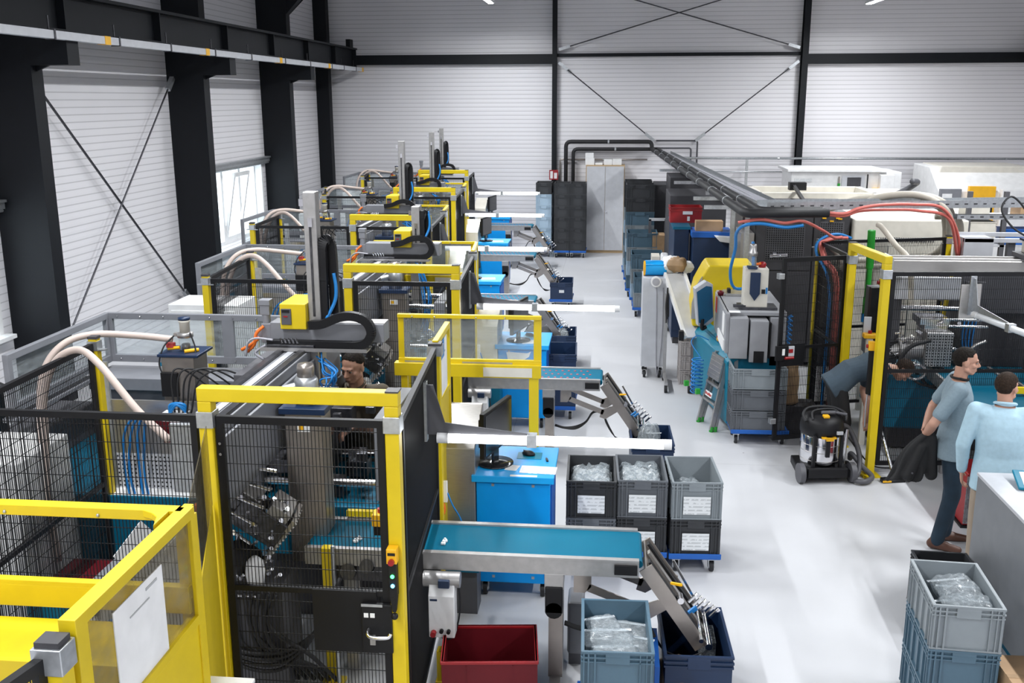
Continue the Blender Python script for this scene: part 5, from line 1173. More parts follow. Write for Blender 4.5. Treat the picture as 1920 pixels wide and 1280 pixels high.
t = thing('emergency_stop', 'yellow and red emergency stop behind the face of the standing man', 'emergency stop', (4.02, 9.55, 1.0)); MB().bx(-.05, .05, -.04, .04, 0, .09).build('box', 'yellow2', t, .006); MB().cyl((-.05, 0, .05), (-.075, 0, .05), .02).build('stop_button', 'redhose', t); MB().bx(-.2, .0, -.02, .02, -.04, .02).build('yellow_bar', 'yellow', t)
t = thing('red_bin', 'red bin with clear side on the floor between the standing men', 'bin', (3.25, 8.75, 0)); MB().bx(-.12, .2, -.2, .2, .02, .5).build('body', 'red', t, .006); MB().bx(-.12, .2, -.215, -.205, .04, .48).build('side', 'film', t); MB().bx(-.14, .22, -.22, .22, 0, .02).build('base', 'black', t)
# unlit lamp on stainless plate at the right fence
t = task_light('white tube lamp on a stainless plate fixed to the right mesh fence', (3.46, 9.74, 1.68), 1.44, math.radians(-78), False, 'right fence lamp')
MB().bx(-.092, -.076, -.11, .10, -.06, .28).build('stainless_plate', 'stainless', t, .02)
# vacuum cleaner ---------------------------------------------------------------
t = thing('vacuum_cleaner', 'black and steel industrial vacuum cleaner with yellow latch standing on the floor', 'vacuum cleaner', (2.12, 9.72, 0), math.radians(8))
b = MB(); b.prism([(-.24, -.22), (.24, -.22), (.26, -.05), (.22, .25), (-.22, .25), (-.26, -.05)], 'z', .05, .13); b.bx(-.20, .20, -.25, -.2, .06, .16); b.build('chassis', 'black', t, .01)
MB().lathe([(.195, .12), (.20, .14), (.20, .44), (.19, .46)], (0, .02, 0), 32).build('steel_drum', 'chrome', t)
b = MB()
for z in (.20, .29, .36): b.tube([(.201*math.cos(a*PI/16), .02+.201*math.sin(a*PI/16), z) for a in range(33)], .003, 5, False)
b.build('drum_beads', 'stainless', t)
b = MB(); b.lathe([(.20, .45), (.212, .47), (.215, .52), (.205, .58), (.18, .625), (.12, .645), (0, .65)], (0, .02, 0), 28); b.build('motor_head', 'black', t)
b = MB(); b.tube(spline([(-.20, -.08, .60), (-.21, -.02, .66), (-.12, .06, .70), (.1, .06, .70), (.21, -.02, .66), (.20, -.08, .60)], 8), .014, 8); b.tube(spline([(-.14, -.1, .62), (-.1, 0, .68), (.1, .02, .69), (.17, -.06, .64)], 8), .011, 8); b.build('carry_handle', 'blackrub', t)
MB().bx(-.03, .05, -.215, -.18, .43, .47).build('yellow_latch', 'yellow2', t, .008); MB().bx(-.035, .025, -.12, -.06, .635, .665).build('yellow_switch', 'yellow2', t, .008); MB().bx(-.07, .07, -.215, -.18, .455, .47).build('yellow_latch_strip', 'yellow2', t)
for x in (-.135, .135): MB().bx(x-.013, x+.013, -.20, -.16, .13, .48).build('strut', 'black', t)
MB().bx(-.02, .02, -.20, -.17, .26, .45).build('drain_hose_clip', 'black', t)
MB().cyl((.215, -.03, .13), (.235, -.03, .50), .025).build('steel_wand', 'chrome', t)
MB().bx(.07, .13, -.22, -.2, .50, .53).build('grey_badge', 'ltgrey', t)
for x in (-.255, .255): MB().cyl((x-.025, -.19, .10), (x+.025, -.19, .10), .10, n=24).build('wheel', 'dkgrey', t)
for x in (-.15, .15): MB().cyl((x-.02, .20, .04), (x+.02, .20, .04), .04, n=14).build('swivel_wheel', 'black', t)
b = MB(); b.cyl((-.02, .0, .66), (.10, -.06, .68), .02); b.cyl((.1, -.06, .68), (.20, -.10, .67), .013); b.build('nozzle', 'dkgrey', t)
hz_ = MB(); hz_.hose([(.20, .05, .52), (.32, .10, .44), (.40, .02, .22), (.36, -.10, .06), (.26, -.22, .04), (.34, -.30, .04), (.46, -.20, .05), (.42, -.05, .10), (.34, .06, .2), (.36, .14, .12)], .026, 10, 10); hz_.build('suction_hose', 'dkgrey', t)
MB().hose([(.18, 0, .5), (.30, .0, .36), (.42, .1, .22), (.62, .14, .03), (.95, .12, .02)], .008, 6, 8).build('power_cable', 'blackrub', t)
t = thing('floor_nozzle', 'chrome vacuum wand with black floor nozzle behind the yellow gate post', 'nozzle', (2.83, 9.60, 0), .2)
MB().cyl((.0, .02, .04), (-.06, .40, .62), .017).build('wand', 'chrome', t); MB().bx(-.14, .10, -.03, .04, 0, .045).build('nozzle_head', 'black', t, .01); MB().bx(-.14, -.05, -.034, -.03, .01, .03).build('yellow_strip', 'yellow2', t)

# crate stack, ladder and small blue machine -------------------------------------
dolly(.62, .42, (1.64, 10.78, 0), .02, 'blue dolly under the grey crate stack beside the open gate')
for i in range(3):
    crate('h', .58, .40, .225, ['crate_grey', 'crate_grey', 'crate_lt'][i], (1.61, 10.77, .162+.237*i), .02, '%s grey crate of the three-high stack beside the open gate' % ['bottom', 'middle', 'top'][i], lab=False)
t = thing('step_ladder', 'folded aluminium step ladder with green feet leaning on the blue machine', 'ladder', (1.10, 11.16, 0), math.radians(-72))
T = Matrix.Rotation(math.radians(-12), 4, 'X')
for x in (-.17, .17):
    MB().bar(T @ Vector((x*1.1, 0, .02)), T @ Vector((x*.85, 0, .88)), .03, .05, (0, 1, 0)).build('side_rail', 'alu', t); MB().bar((x*1.12, .05, .02), T @ Vector((x*.9, .06, .72)), .025, .03, (0, 1, 0)).build('rear_leg', 'alu', t)
    MB().cyl(T @ Vector((x*1.1, 0, -.0)), T @ Vector((x*1.1, 0, .06)), .025).build('green_foot', 'green', t); MB().cyl((x*1.12, .05, 0), (x*1.12, .055, .06), .022).build('rear_foot', 'green', t)
    MB().bx(x-.02, x+.02, -.2, -.15, .46, .52).build('green_clip', 'green', t)
for z, d in ((.30, .04), (.50, .10)): b = MB(); b.bx(-.17, .17, -.04, d, z, z+.025, T); b.build('step', 'alu', t, .003)
b = MB(); b.bx(-.16, .16, -.05, -.03, .58, .86, T)
for z in (.62, .67, .72, .77, .82): b.bx(-.15, .15, -.054, -.05, z, z+.01, T)
b.build('platform', 'alu', t); MB().bx(-.10, .08, -.046, -.042, .36, .42, T).build('red_sticker', 'paper', t)
b = MB()
for i in range(6): b.bx(-.09+.028*i, -.072+.028*i, -.049, -.046, .375+.004*(i % 2), .408-.006*(i % 3), T)
b.build('sticker_lettering', 'redhose', t)
t = thing('small_moulding_machine', 'small blue and grey moulding machine with tilted blue screen beside the aisle', 'machine', (1.45, 11.5, 0))
def shear(b):
    b.v = [(x+.165*(12.55-y), y, z) for x, y, z in b.v]; return b
W_(MB().prism([(1.10, 12.55), (1.37, 10.95), (1.95, 10.95), (1.95, 12.55)], 'z', .05, .92), 'base', 'turq', .008)
W_(shear(MB().prism([(1.03, .84), (1.20, .97), (1.20, .90), (1.03, .80)], 'y', 10.93, 12.5)), 'slanted_front', 'turq2', .004)
W_(shear(MB().prism([(1.05, .12), (1.11, .12), (1.11, .90), (1.04, .83)], 'y', 10.94, 12.52)), 'front_apron', 'turq2', .004)
W_(MB().bx(1.30, 1.50, 10.85, 11.9, .90, 1.36), 'clamp_cover', 'midgrey', .008); W_(MB().bx(1.26, 1.30, 10.9, 12.2, .95, 1.40), 'guard_door', 'midgrey', .004)
W_(MB().bx(1.52, 1.72, 10.86, 11.9, .86, 1.33), 'second_cover', 'midgrey', .008); W_(MB().bx(1.75, 1.92, 10.95, 11.9, .80, 1.35), 'third_cover', 'midgrey', .008)
W_(MB().bx(1.28, 1.93, 11.0, 12.3, 1.36, 1.40), 'top_tray', 'midgrey', .004); W_(MB().bx(1.35, 1.70, 11.9, 12.2, 1.40, 1.43), 'parts_tray', 'alu', .004)
W_(MB().bx(1.57, 1.68, 10.855, 10.87, .86, .99), 'dark_slot', 'black'); W_(MB().bx(1.735, 1.755, 10.9, 11.6, .9, 1.3), 'dark_gap', 'black')
W_(MB().bx(1.255, 1.262, 11.05, 11.25, 1.12, 1.36), 'notice_sheet', 'paper'); W_(MB().bx(1.245, 1.262, 10.98, 11.6, .96, 1.08), 'white_side_label', 'paper')
W_(MB().bx(1.30, 1.42, 10.95, 11.05, 1.40, 1.405), 'white_top_sheet', 'paper'); W_(MB().bx(1.25, 1.262, 11.9, 12.0, 1.2, 1.38), 'red_door_strip', 'redhose')
W_(MB().bx(1.38, 1.42, 11.95, 12.05, 1.43, 1.48), 'black_cup', 'black', .006); W_(MB().lathe([(.03, 0), (.04, .04), (.02, .06), (0, .06)], (1.30, 11.95, 1.40), 12), 'red_oil_can', 'redbox')
b = MB(); Ts = Matrix.Translation((1.10, 11.95, 1.30)) @ Matrix.Rotation(math.radians(28), 4, 'Z') @ Matrix.Rotation(math.radians(14), 4, 'X') @ Matrix.Rotation(math.radians(-18), 4, 'Y')
b.prism([(-.12, -.26), (-.05, -.33), (.10, -.28), (.14, .22), (.06, .30), (-.10, .26)], 'y', -.03, .03, Ts); sc = W_(b, 'operator_screen', 'ltgrey', .006)
W_(MB().prism([(-.105, -.22), (-.04, -.27), (.09, -.22), (.12, .20), (.05, .24), (-.085, .21)], 'y', -.034, -.03, Ts), 'display', 'screen_blue', 0, sc)
W_(MB().hose([(1.15, 12.0, 1.0), (1.10, 11.98, .98), (1.10, 11.96, 1.1)], .022), 'screen_arm', 'black')
W_(MB().bx(1.24, 1.30, 11.55, 11.64, .93, .97), 'yellow_stop_plate', 'yellow2', .004); W_(MB().cyl((1.26, 11.58, .95), (1.25, 11.57, .99), .018), 'stop_button', 'red')
b = MB(); 
for s in range(2):
    pts = []
    for i in range(90):
        a = i*.62; zz = .78-.0048*i; pts.append((.99+.05*math.cos(a)+.035*s, 11.32+.05*math.sin(a)+.05*s+.0006*i, zz if s == 0 else .74-.0044*i))
    b.tube(pts, .008, 5)
b.hose([(1.15, 11.6, .93), (1.02, 11.6, .98), (.94, 11.5, .92), (1.04, 11.35, .78)], .006, 5, 8); W_(b, 'coiled_air_hoses', 'bluehose')
b = MB(); 
for s in range(2):
    b.tube([(1.98+.02*math.cos(i*.7), 11.05+.02*math.sin(i*.7)+.06*s, 1.35-.006*i) for i in range(70)], .007, 5)
W_(b, 'coiled_side_hose', 'bluehose')
t = thing('material_loader', 'stainless loader with glass cylinder and navy chute on the small blue machine', 'material loader', (1.60, 11.25, 1.40))
b = MB(); b.bx(-.13, .13, -.10, .12, .02, .46); b.build('body', 'cream', t, .006); b = MB(); b.bx(-.18, .24, -.14, .14, 0, .03); b.bx(-.24, -.1, -.1, -.05, .02, .05); b.build('base_rails', 'darkmetal', t, .004)
b = MB(); b.prism([(-.07, .42), (.04, .42), (.04, .18), (-.015, .10), (-.07, .18)], 'y', -.125, -.10); b.build('navy_chute', 'navy', t, .004)
MB().bx(.06, .10, -.104, -.10, .18, .23).build('dark_window', 'black', t); MB().bx(.105, .125, -.104, -.10, .18, .25).build('blue_label', 'bluehose', t); MB().bx(-.1, .0, -.13, .02, .46, .48).build('navy_flange', 'navy', t)
g2 = MB().lathe([(.045, .48), (.045, .60)], (-.05, -.06, 0), 16).build('sight_glass', 'acrylic', t); MB().lathe([(.052, .60), (.052, .64), (.04, .65), (.04, .71), (.035, .73), (0, .735)], (-.05, -.06, 0), 16).build('suction_head', 'alu', t)
MB().lathe([(.04, .46), (.045, .5), (.03, .52), (0, .525)], (.07, .02, 0), 14).build('red_dome', 'red', t); MB().cyl((.0, -.02, .5), (.05, -.02, .51), .014).build('orange_valve', 'orange', t)
t = thing('yellow_machine_hood', 'rounded yellow machine hood behind the small blue machine', 'machine', (1.4, 12.75, 0))
W_(MB().prism([(1.02, .9), (1.00, 1.15), (1.06, 1.42), (1.16, 1.62), (1.20, 1.68), (1.75, 1.68), (1.75, .9)], 'y', 12.45, 13.1), 'hood', 'yellow', .02); W_(MB().prism([(1.00, 1.0), (1.0, 1.2), (1.06, 1.45), (1.12, 1.55), (1.10, 1.0)], 'y', 12.435, 12.45), 'side_window', 'stainless')
b = MB()
for x, z in ((1.52, 1.38), (1.58, 1.38), (1.66, 1.42), (1.66, 1.48)): b.cyl((x, 12.45, z), (x, 12.44, z), .018)
W_(b, 'round_holes', 'black'); W_(MB().bx(1.05, 1.72, 12.5, 13.0, 0, .9), 'stand', 'dkgrey')
# inclined conveyor, tan crates, white trolley, sacks
t = thing('inclined_conveyor', 'grey inclined belt conveyor on wheels sloping towards the viewer', 'conveyor', (1.0, 12.8, 0))
a0, a1 = (.83, 13.3, 1.42), (1.06, 12.35, .78)
W_(MB().bar(a0, a1, .22, .02), 'belt', 'ltgrey'); d = .13
for s in (-1, 1): W_(MB().bar((a0[0]+s*d, a0[1], a0[2]), (a1[0]+s*d, a1[1], a1[2]), .035, .06), 'side_rail', 'white')
W_(MB().bx(1.0-.15, 1.0-.09, 12.32, 12.42, .74, .86), 'drive_head', 'black', .004)
for x in (.72, 1.02): W_(MB().bx(x-.02, x+.02, 13.0, 13.06, .06, 1.2), 'leg', 'alu'); W_(MB().bx(x-.02, x+.02, 12.5, 13.1, .10, .14), 'foot_bar', 'alu')
for x in (.72, 1.02):
    for y in (12.52, 13.1): W_(MB().cyl((x-.02, y, .05), (x+.02, y, .05), .05, n=16), 'caster_wheel', 'blackrub')
b = MB(); r = random.Random(4)
for i in range(8): b.hose([(.72+.02*r.random(), 13.0, 1.3-.1*r.random()), (.70+.05*r.random(), 12.95, 1.1-.2*r.random()), (.72, 12.98, .8+.3*r.random())], .008, 5, 6)
W_(b, 'cable_clutter', 'blackrub')
for i in range(3):
    crate('i', .36, .40, .19, 'crate_tan', (1.09, 13.55-.45, .0+.0+.2*i), .0, '%s tan-grey crate under the inclined conveyor' % ['bottom', 'middle', 'top'][i], lab=False)
t = thing('utility_cabinet', 'white cabinet on casters left of the inclined conveyor', 'cabinet', (.56, 13.5, 0))
MB().bx(-.15, .15, -.3, .25, .16, .80+.58).build('body', 'ltgrey', t, .005)
for x in (-.1, .1):
    for y in (-.25, .2): caster(t, x, y, .05, 'black')
MB().hose([(.03, -.31, 1.28), (.04, -.32, .9), (.05, -.32, .3), (.07, -.33, .02)], .006).hose([(.12, -.31, 1.25), (.12, -.32, .6), (.08, -.33, .05)], .006).build('hanging_cable', 'greyhose', t)
t = thing('blue_sack', 'bright blue sack with yellow end lying on the white cabinet', 'sack', (.56, 13.4, 1.38), .05)
b = MB(); b.cyl((-.12, 0, .10), (.16, 0, .10), .10, n=10); b.build('body', 'dollyblue' if False else 'bluetop', t, .01); MB().cyl((-.14, 0, .10), (-.12, 0, .10), .10, n=10).build('yellow_end', 'yellow2', t)
b = MB(); 
for a in range(5): b.tube([(-.12, .101*math.cos(a*PI/5), .10+.101*math.sin(a*PI/5)), (.16, .101*math.cos(a*PI/5), .10+.101*math.sin(a*PI/5))], .008, 6)
b.build('pleats', 'bluetop', t)
t = thing('hose_reel', 'round white dial unit on the front corner of the white cabinet', 'dial', (.58, 13.16, 1.34)); MB().cyl((0, .02, 0), (0, -.03, 0), .07, n=20).build('ring', 'white', t); MB().cyl((0, -.03, 0), (0, -.035, 0), .05, n=20).build('face', 'greyhose', t)
bag('white plastic sack crumpled behind the blue sack', .78, 13.45, 1.40, .26, .28, .24, 91, .2, 'white'); bag('brown paper bag on top of the inclined conveyor', .86, 13.36, 1.44, .26, .22, .2, 92, -.3, 'brownpaper'); bag('white bag right of the brown paper bag', .99, 13.42, 1.42, .16, .18, .16, 93, .5, 'white')

# navy tanks, bins and racks behind -----------------------------------------------
def box_thing(name, label, cat, x0, x1, y0, y1, z0, z1, m, bev=.006, foot=None, group=None):
    t = thing(name, label, cat, ((x0+x1)/2, (y0+y1)/2, 0), 0, group)
    MB().bx(x0, x1, y0, y1, z0, z1).build('body', m, t, bev, world=True)
    if foot: MB().bx(x0+.03, x1-.03, y0+.03, y1-.03, 0, z0).build('foot', foot, t, world=True)
    return t
t = box_thing('navy_tank', 'tall navy blue tank under the cardboard box, nearer the pipes', 'tank', 1.18, 1.74, 14.9, 15.5, .1, 1.72, 'navy', .01, 'charcoal'); MB().bx(1.16, 1.30, 14.88, 15.52, .1, 1.70).build('lit_side', 'dollyblue', t, .004, world=True) if False else None
MB().bx(1.16, 1.76, 14.88, 15.52, 1.70, 1.78).build('rim', 'dollyblue', t, .004, world=True)
t = box_thing('navy_tank', 'tall navy blue tank under the red crate', 'tank', .92, 1.14, 15.2, 16.6, .1, 1.80, 'navy', .01, 'charcoal'); MB().bx(.90, 1.16, 15.18, 16.62, 1.78, 1.82).build('rim', 'turq', t, world=True)
t = thing('cardboard_box', 'small open cardboard box on the navy tank', 'box', (1.42, 15.1, 1.78)); MB().bx(-.2, .2, -.1, .1, 0, .15).build('body', 'card', t, .004)
t = thing('white_tray', 'white curved tray hanging over the navy tank edge', 'tray', (1.66, 14.85, 1.72)); MB().prism([(-.18, .02), (.18, .0), (.16, -.04), (.05, -.08), (-.1, -.06)], 'y', -.1, .12).build('body', 'white', t, .006)
t = thing('red_crate', 'red crate with white label on the tanks below the pipes', 'crate', (1.12, 15.9, 1.82))
b = MB(); W, D, h = .24, .2, .24
for a in ((-W, W, -D, -D+.01), (-W, W, D-.01, D), (-W, -W+.01, -D, D), (W-.01, W, -D, D)): b.bx(*a, 0, h)
b.bx(-W, W, -D, D, 0, .01); b.build('body', 'red', t); b = MB()
for z in (h-.015, h-.06): b.bx(-W-.012, W+.012, -D-.012, -D, z, z+.015); b.bx(-W-.012, -W, -D, D, z, z+.015); b.bx(W, W+.012, -D, D, z, z+.015); b.bx(-W-.012, W+.012, D, D+.012, z, z+.015)
b.build('rim', 'red', t); MB().bx(-.05, .10, -D-.014, -D-.012, .13, .18).build('label_card', 'paper', t); MB().bx(.02, .06, -D-.012, -D-.01, .03, .1).build('inventory_tag', 'paper', t)
box_thing('dark_machine', 'dark charcoal machine behind the red crate', 'machine', .95, 1.9, 17.2, 18.6, .05, 2.1, 'charcoal', .01, 'black')
box_thing('white_barrel_unit', 'white dryer column beside the navy tanks', 'dryer', .78, .90, 16.0, 16.4, .1, 1.25, 'white', .03, 'dkgrey')
box_thing('wire_bin', 'pale wire-sided bin beside the white dryer column', 'bin', .66, .80, 16.9, 17.3, .3, 1.1, 'cream', .004, 'dkgrey')
box_thing('brown_box', 'brown cardboard box behind the crate columns', 'box', .74, .98, 18.9, 19.3, .0, 1.2, 'brownpaper', .01)
t = thing('rack_frame', 'dark tubular rack with a bar top beside the crate columns', 'rack', (.85, 19.6, 0))
for x in (.70, 1.0): MB().bx(x-.025, x+.025, 19.3, 19.35, 0, 1.45).build('upright', 'dkgrey', t, world=True)
MB().bx(.68, 1.02, 19.3, 19.35, 1.42, 1.47).build('top_bar', 'ltgrey', t, world=True)
box_thing('dark_locker', 'dark locker standing behind the crate columns', 'locker', .84, 1.25, 21.2, 22.2, .05, 1.95, 'charcoal', .01, 'black')
box_thing('charcoal_machine_body', 'charcoal machine body at left of the grilled cabinet', 'machine', 1.05, 1.85, 19.2, 20.6, .05, 2.25, 'charcoal', .01, 'black')
# big charcoal cabinet with grilled windows
t = thing('grilled_cabinet', 'large charcoal machine enclosure with two perforated windows', 'machine', (2.6, 14.6, 0))
W_(MB().bx(1.95, 3.22, 14.0, 15.4, .06, 2.17), 'body', 'charcoal', .012)
W_(MB().bx(1.96, 2.72, 13.98, 14.0, .08, 1.36).bx(1.96, 2.72, 13.98, 14.0, 1.38, 2.15), 'left_door', 'charcoal', .004); W_(MB().bx(2.74, 3.20, 13.98, 14.0, .08, 2.15), 'right_door', 'charcoal', .004)
for nm, X0, X1, Z0, Z1 in (('left_grille', 2.10, 2.62, 1.52, 2.02), ('right_grille', 2.82, 3.14, 1.74, 2.06)):
    W_(MB().bx(X0, X1, 13.975, 13.981, Z0, Z1), nm, 'dkgrey'); b = MB(); nx, nz = int((X1-X0)/.03), int((Z1-Z0)/.03)
    for i in range(nx):
        for j in range(nz): x, z = X0+.008+.03*i, Z0+.008+.03*j; b.add([(x, 13.974, z), (x+.019, 13.974, z), (x+.019, 13.974, z+.019), (x, 13.974, z+.019)], [(0, 1, 2, 3)])
    W_(b, nm+'_holes', 'black')
W_(MB().bx(1.75, 1.93, 13.9, 14.6, .1, 1.9), 'glass_side', 'stainless', .004)
b = MB()
for x, z in ((2.84, 2.10), (2.94, 2.06), (3.02, 2.1), (3.05, 2.09)): b.bx(x, x+.05, 13.95, 13.975, z, z+.015)
W_(b, 'yellow_tag', 'yellow2'); W_(MB().cyl((2.16, 13.97, 1.58), (2.4, 13.97, 1.60), .03).cyl((2.2, 13.97, 1.60), (2.25, 13.97, 1.60), .045), 'bright_pump', 'chrome')
t = thing('cream_machine', 'large cream machine body behind the right-hand cell', 'machine', (4.0, 14.6, 0))
W_(MB().bx(3.25, 4.75, 13.9, 15.6, .1, 2.10), 'body', 'cream', .02); W_(MB().bx(3.3, 4.7, 13.95, 15.5, 0, .1), 'plinth', 'dkgrey')
b = MB()
for i in range(26): b.bx(3.55+.03*i, 3.56+.03*i, 13.888, 13.9, 1.80, 1.86)
W_(b, 'vent_slots', 'dkgrey'); W_(MB().bx(3.3, 3.45, 12.9, 13.1, .2, 1.95), 'cream_column', 'cream', .01); W_(MB().bx(3.68, 3.72, 13.88, 13.9, .2, 1.75), 'panel_joint', 'dkgrey')
t = thing('machine_bed', 'low cream machine top with open frames behind the pipe tray', 'machine', (3.5, 17.5, 0))
W_(MB().bx(2.4, 5.6, 15.9, 20.5, .1, 1.96), 'body', 'cream', .02); W_(MB().bx(2.5, 5.5, 16, 20.4, 0, .1), 'plinth', 'dkgrey'); W_(MB().bx(2.65, 3.9, 16.5, 18.0, 1.96, 1.99).bx(4.1, 5.2, 16.2, 17.2, 1.96, 2.02), 'dark_opening', 'charcoal')
for y in (16.4, 18.1, 19.4): W_(MB().bx(2.5, 4.6, y, y+.12, 1.96, 2.08), 'frame_bar', 'cream', .01)
W_(MB().bx(2.5, 2.62, 16.4, 19.5, 1.96, 2.08), 'frame_side', 'cream', .01); W_(MB().bx(4.5, 4.62, 16.4, 19.5, 1.96, 2.08), 'frame_side', 'cream', .01); W_(MB().bar((3.0, 16.2, 2.10), (3.3, 19, 2.14), .05, .05).bx(3.2, 3.5, 18.8, 19, 2.06, 2.2), 'black_block', 'black')
W_(MB().hose([(4.2, 17.2, 2.03), (4.7, 17.4, 2.12), (5.0, 17.3, 2.32), (4.9, 17.2, 2.36)], .05), 'grey_duct', 'dkgrey')
# back row: white machining centre and right machine
t = thing('white_machine', 'white machining centre with dark ribbed door in front of the back wall', 'machine', (5.2, 23.4, 0))
W_(MB().bx(3.95, 6.35, 23.1, 24.4, .1, 2.10), 'body', 'white', .02); W_(MB().bx(4, 6.3, 23.15, 24.3, 0, .1), 'plinth', 'dkgrey'); W_(MB().bx(3.85, 6.0, 23.0, 24.4, 2.10, 2.16), 'roof', 'white', .01)
W_(MB().bx(5.05, 5.55, 23.07, 23.1, 1.1, 2.02), 'door_frame', 'ltgrey', .004); W_(MB().bx(5.17, 5.47, 23.06, 23.08, 1.1, 1.98), 'ribbed_door', 'dkgrey'); b = MB()
for i in range(12): b.bx(5.18+.024*i, 5.19+.024*i, 23.05, 23.06, 1.1, 1.98)
W_(b, 'door_ribs', 'charcoal'); W_(MB().cyl((4.99, 23.05, 1.2), (4.99, 23.05, 2.0), .02), 'signal_mast', 'stainbr'); W_(MB().cyl((4.99, 23.05, 1.75), (4.99, 23.05, 1.85), .03), 'green_lamp', 'green')
W_(MB().bx(4.25, 4.85, 23.08, 23.1, 1.55, 1.72), 'vent_panel', 'print_'); W_(MB().bx(5.6, 5.62, 23.05, 23.1, 1.2, 2.05), 'black_seam', 'black'); W_(MB().bx(5.85, 6.15, 22.9, 23.1, 1.72, 2.05), 'control_box', 'white', .01); W_(MB().bx(5.72, 5.85, 22.95, 23.1, 1.62, 1.75), 'yellow_label_box', 'yellow2', .006)
W_(MB().bx(4.02, 4.4, 23.08, 23.1, 1.88, 1.95), 'red_text_plate', 'textlabel')
t = thing('white_machine', 'big white and cream machining centre with yellow panel at far right', 'machine', (8.0, 23.2, 0))
W_(MB().prism([(22.4, .1), (24.4, .1), (24.4, 2.22), (23.2, 2.22), (22.4, 1.75)], 'x', 6.95, 9.0), 'body', 'white', .02); W_(MB().bx(7, 8.9, 22.5, 24.3, 0, .1), 'plinth', 'dkgrey')
W_(MB().prism([(6.95, 1.6), (7.15, 2.24), (9.0, 2.24), (9.0, 1.6)], 'y', 23.0, 24.4), 'upper_hood', 'cream', .02)
W_(MB().bx(7.55, 8.1, 22.3, 22.42, .9, 1.86), 'yellow_panel', 'yellow2', .01); W_(MB().bx(7.65, 8.05, 22.28, 22.32, 1.2, 1.6), 'dark_window', 'black'); W_(MB().bx(6.96, 7.4, 22.3, 22.42, 1.0, 1.8), 'grey_door', 'grey', .01); W_(MB().bx(7.0, 7.2, 22.28, 22.3, 1.4, 1.7), 'paper_note', 'paper')
W_(MB().bx(8.2, 9.0, 22.2, 22.42, .8, 1.8), 'right_cabinet', 'white', .01)

# pipes and trays ----------------------------------------------------------------
def pipe(label, pts, r, m='blackrub', name='insulated_pipe', seg=4, group=None, bands=True):
    t = thing(name, label, 'pipe', pts[0], 0, group); P = [Vector(p) for p in pts]; out = [P[0]]
    for i in range(1, len(P)-1):
        a, b_, c = P[i-1], P[i], P[i+1]; k = min(r*2.6, (a-b_).length*.45, (c-b_).length*.45); p0 = b_+(a-b_).normalized()*k; p1 = b_+(c-b_).normalized()*k
        for j in range(6): s = j/5; out.append(p0*(1-s)**2+b_*2*s*(1-s)+p1*s*s)
    out.append(P[-1]); MB().tube(out, r, 12).build('pipe', m, t, world=True)
    if bands:
        b = MB()
        for i in range(len(P)-1):
            L = (P[i+1]-P[i]).length; n = int(L/1.4); d = (P[i+1]-P[i]).normalized()
            for j in range(1, n+1): c = P[i]+d*L*j/(n+1); b.cyl(c-d*.02, c+d*.02, r*1.12, n=12)
        if b.v: b.build('pipe_clamps', 'galv', t, world=True)
    return t
pipe('upper black insulated pipe from back wall down the aisle to the right bend', [(-1.20, YB-.25, .0), (-1.20, YB-.25, 2.68), (.88, YB-.25, 2.68), (.90, YB-.30, 2.50), (1.42, 11.0, 2.49), (2.32, 11.12, 2.49)], .05)
pipe('lower black insulated pipe beside the upper one over the right machines', [(-1.02, YB-.20, .0), (-1.02, YB-.20, 2.50), (1.04, YB-.20, 2.50), (1.06, YB-.32, 2.49), (1.62, 11.32, 2.485), (2.3, 11.38, 2.485)], .045)
pipe('thin red-brown pipe along the back wall above the cabinet', [(-1.35, YB-.08, 0), (-1.35, YB-.08, 2.24), (.8, YB-.08, 2.24)], .018, 'stainbr', 'thin_pipe')
pipe('grey pipe on the back wall right of the insulated pipes, upper', [(1.0, YB-.1, 2.70), (2.0, YB-.1, 2.70), (2.0, YB-.1, 1.2)], .022, 'dkgrey', 'thin_pipe'); pipe('grey pipe on the back wall right of the insulated pipes, lower', [(1.0, YB-.1, 2.52), (1.85, YB-.1, 2.52), (1.85, YB-.1, 1.2)], .022, 'dkgrey', 'thin_pipe')
pipe('long galvanised air pipe along the back wall to the right', [(1.3, YB-.3, 2.29), (10.5, YB-.3, 2.29)], .028, 'galv', 'air_pipe'); pipe('thin galvanised pipe below the long air pipe on back wall', [(1.4, YB-.45, 1.98), (4.2, YB-.45, 1.98)], .014, 'galv', 'air_pipe')
t = thing('pipe_stand', 'galvanised upright carrying the back wall air pipe', 'post', (3.18, YB-.35, 0)); MB().bx(-.03, .03, -.03, .03, 0, 2.27).build('post', 'galv', t); MB().bx(-.08, .08, -.08, .08, 0, .01).build('foot', 'galv', t)
def tray(label, p0, p1, w, h=.06, holes=True):
    t = thing('cable_tray', label, 'cable tray', p0); p0 = Vector(p0); p1 = Vector(p1); d = (p1-p0); s = Vector((d.y, -d.x, 0)).normalized(); L = d.length; d.normalize()
    b = MB(); b.bar(p0, p1, w, .004)
    for k in (-1, 1): b.bar(p0+s*k*w/2+Vector((0, 0, h/2)), p1+s*k*w/2+Vector((0, 0, h/2)), .004, h)
    b.build('trough', 'galv', t, world=True)
    b = MB(); n = int(L/.12)
    for i in range(n):
        for k in (-1, 1):
            c = p0+d*(.06+.12*i)+s*k*(w/2+.003)+Vector((0, 0, h*.5)); b.bar(c-d*.02, c+d*.02, .003, .014)
    b.build('slots', 'charcoal', t, world=True)
    return t
tray('galvanised cable tray running from back wall beside the black pipes', (1.22, 24.6, 2.42), (1.98, 11.9, 2.40), .22)
tray('perforated cable tray crossing above the right-hand machines', (1.7, 11.75, 2.46), (6.5, 13.0, 2.42), .30, .09)
tray('lower galvanised tray rail at the right above the shelves', (4.05, 12.35, 2.30), (7.5, 12.9, 2.26), .10, .05)
t = thing('cable_bundle', 'grey cables lying in the tray beside the black pipes', 'cables', (1.5, 18, 2.45))
b = MB()
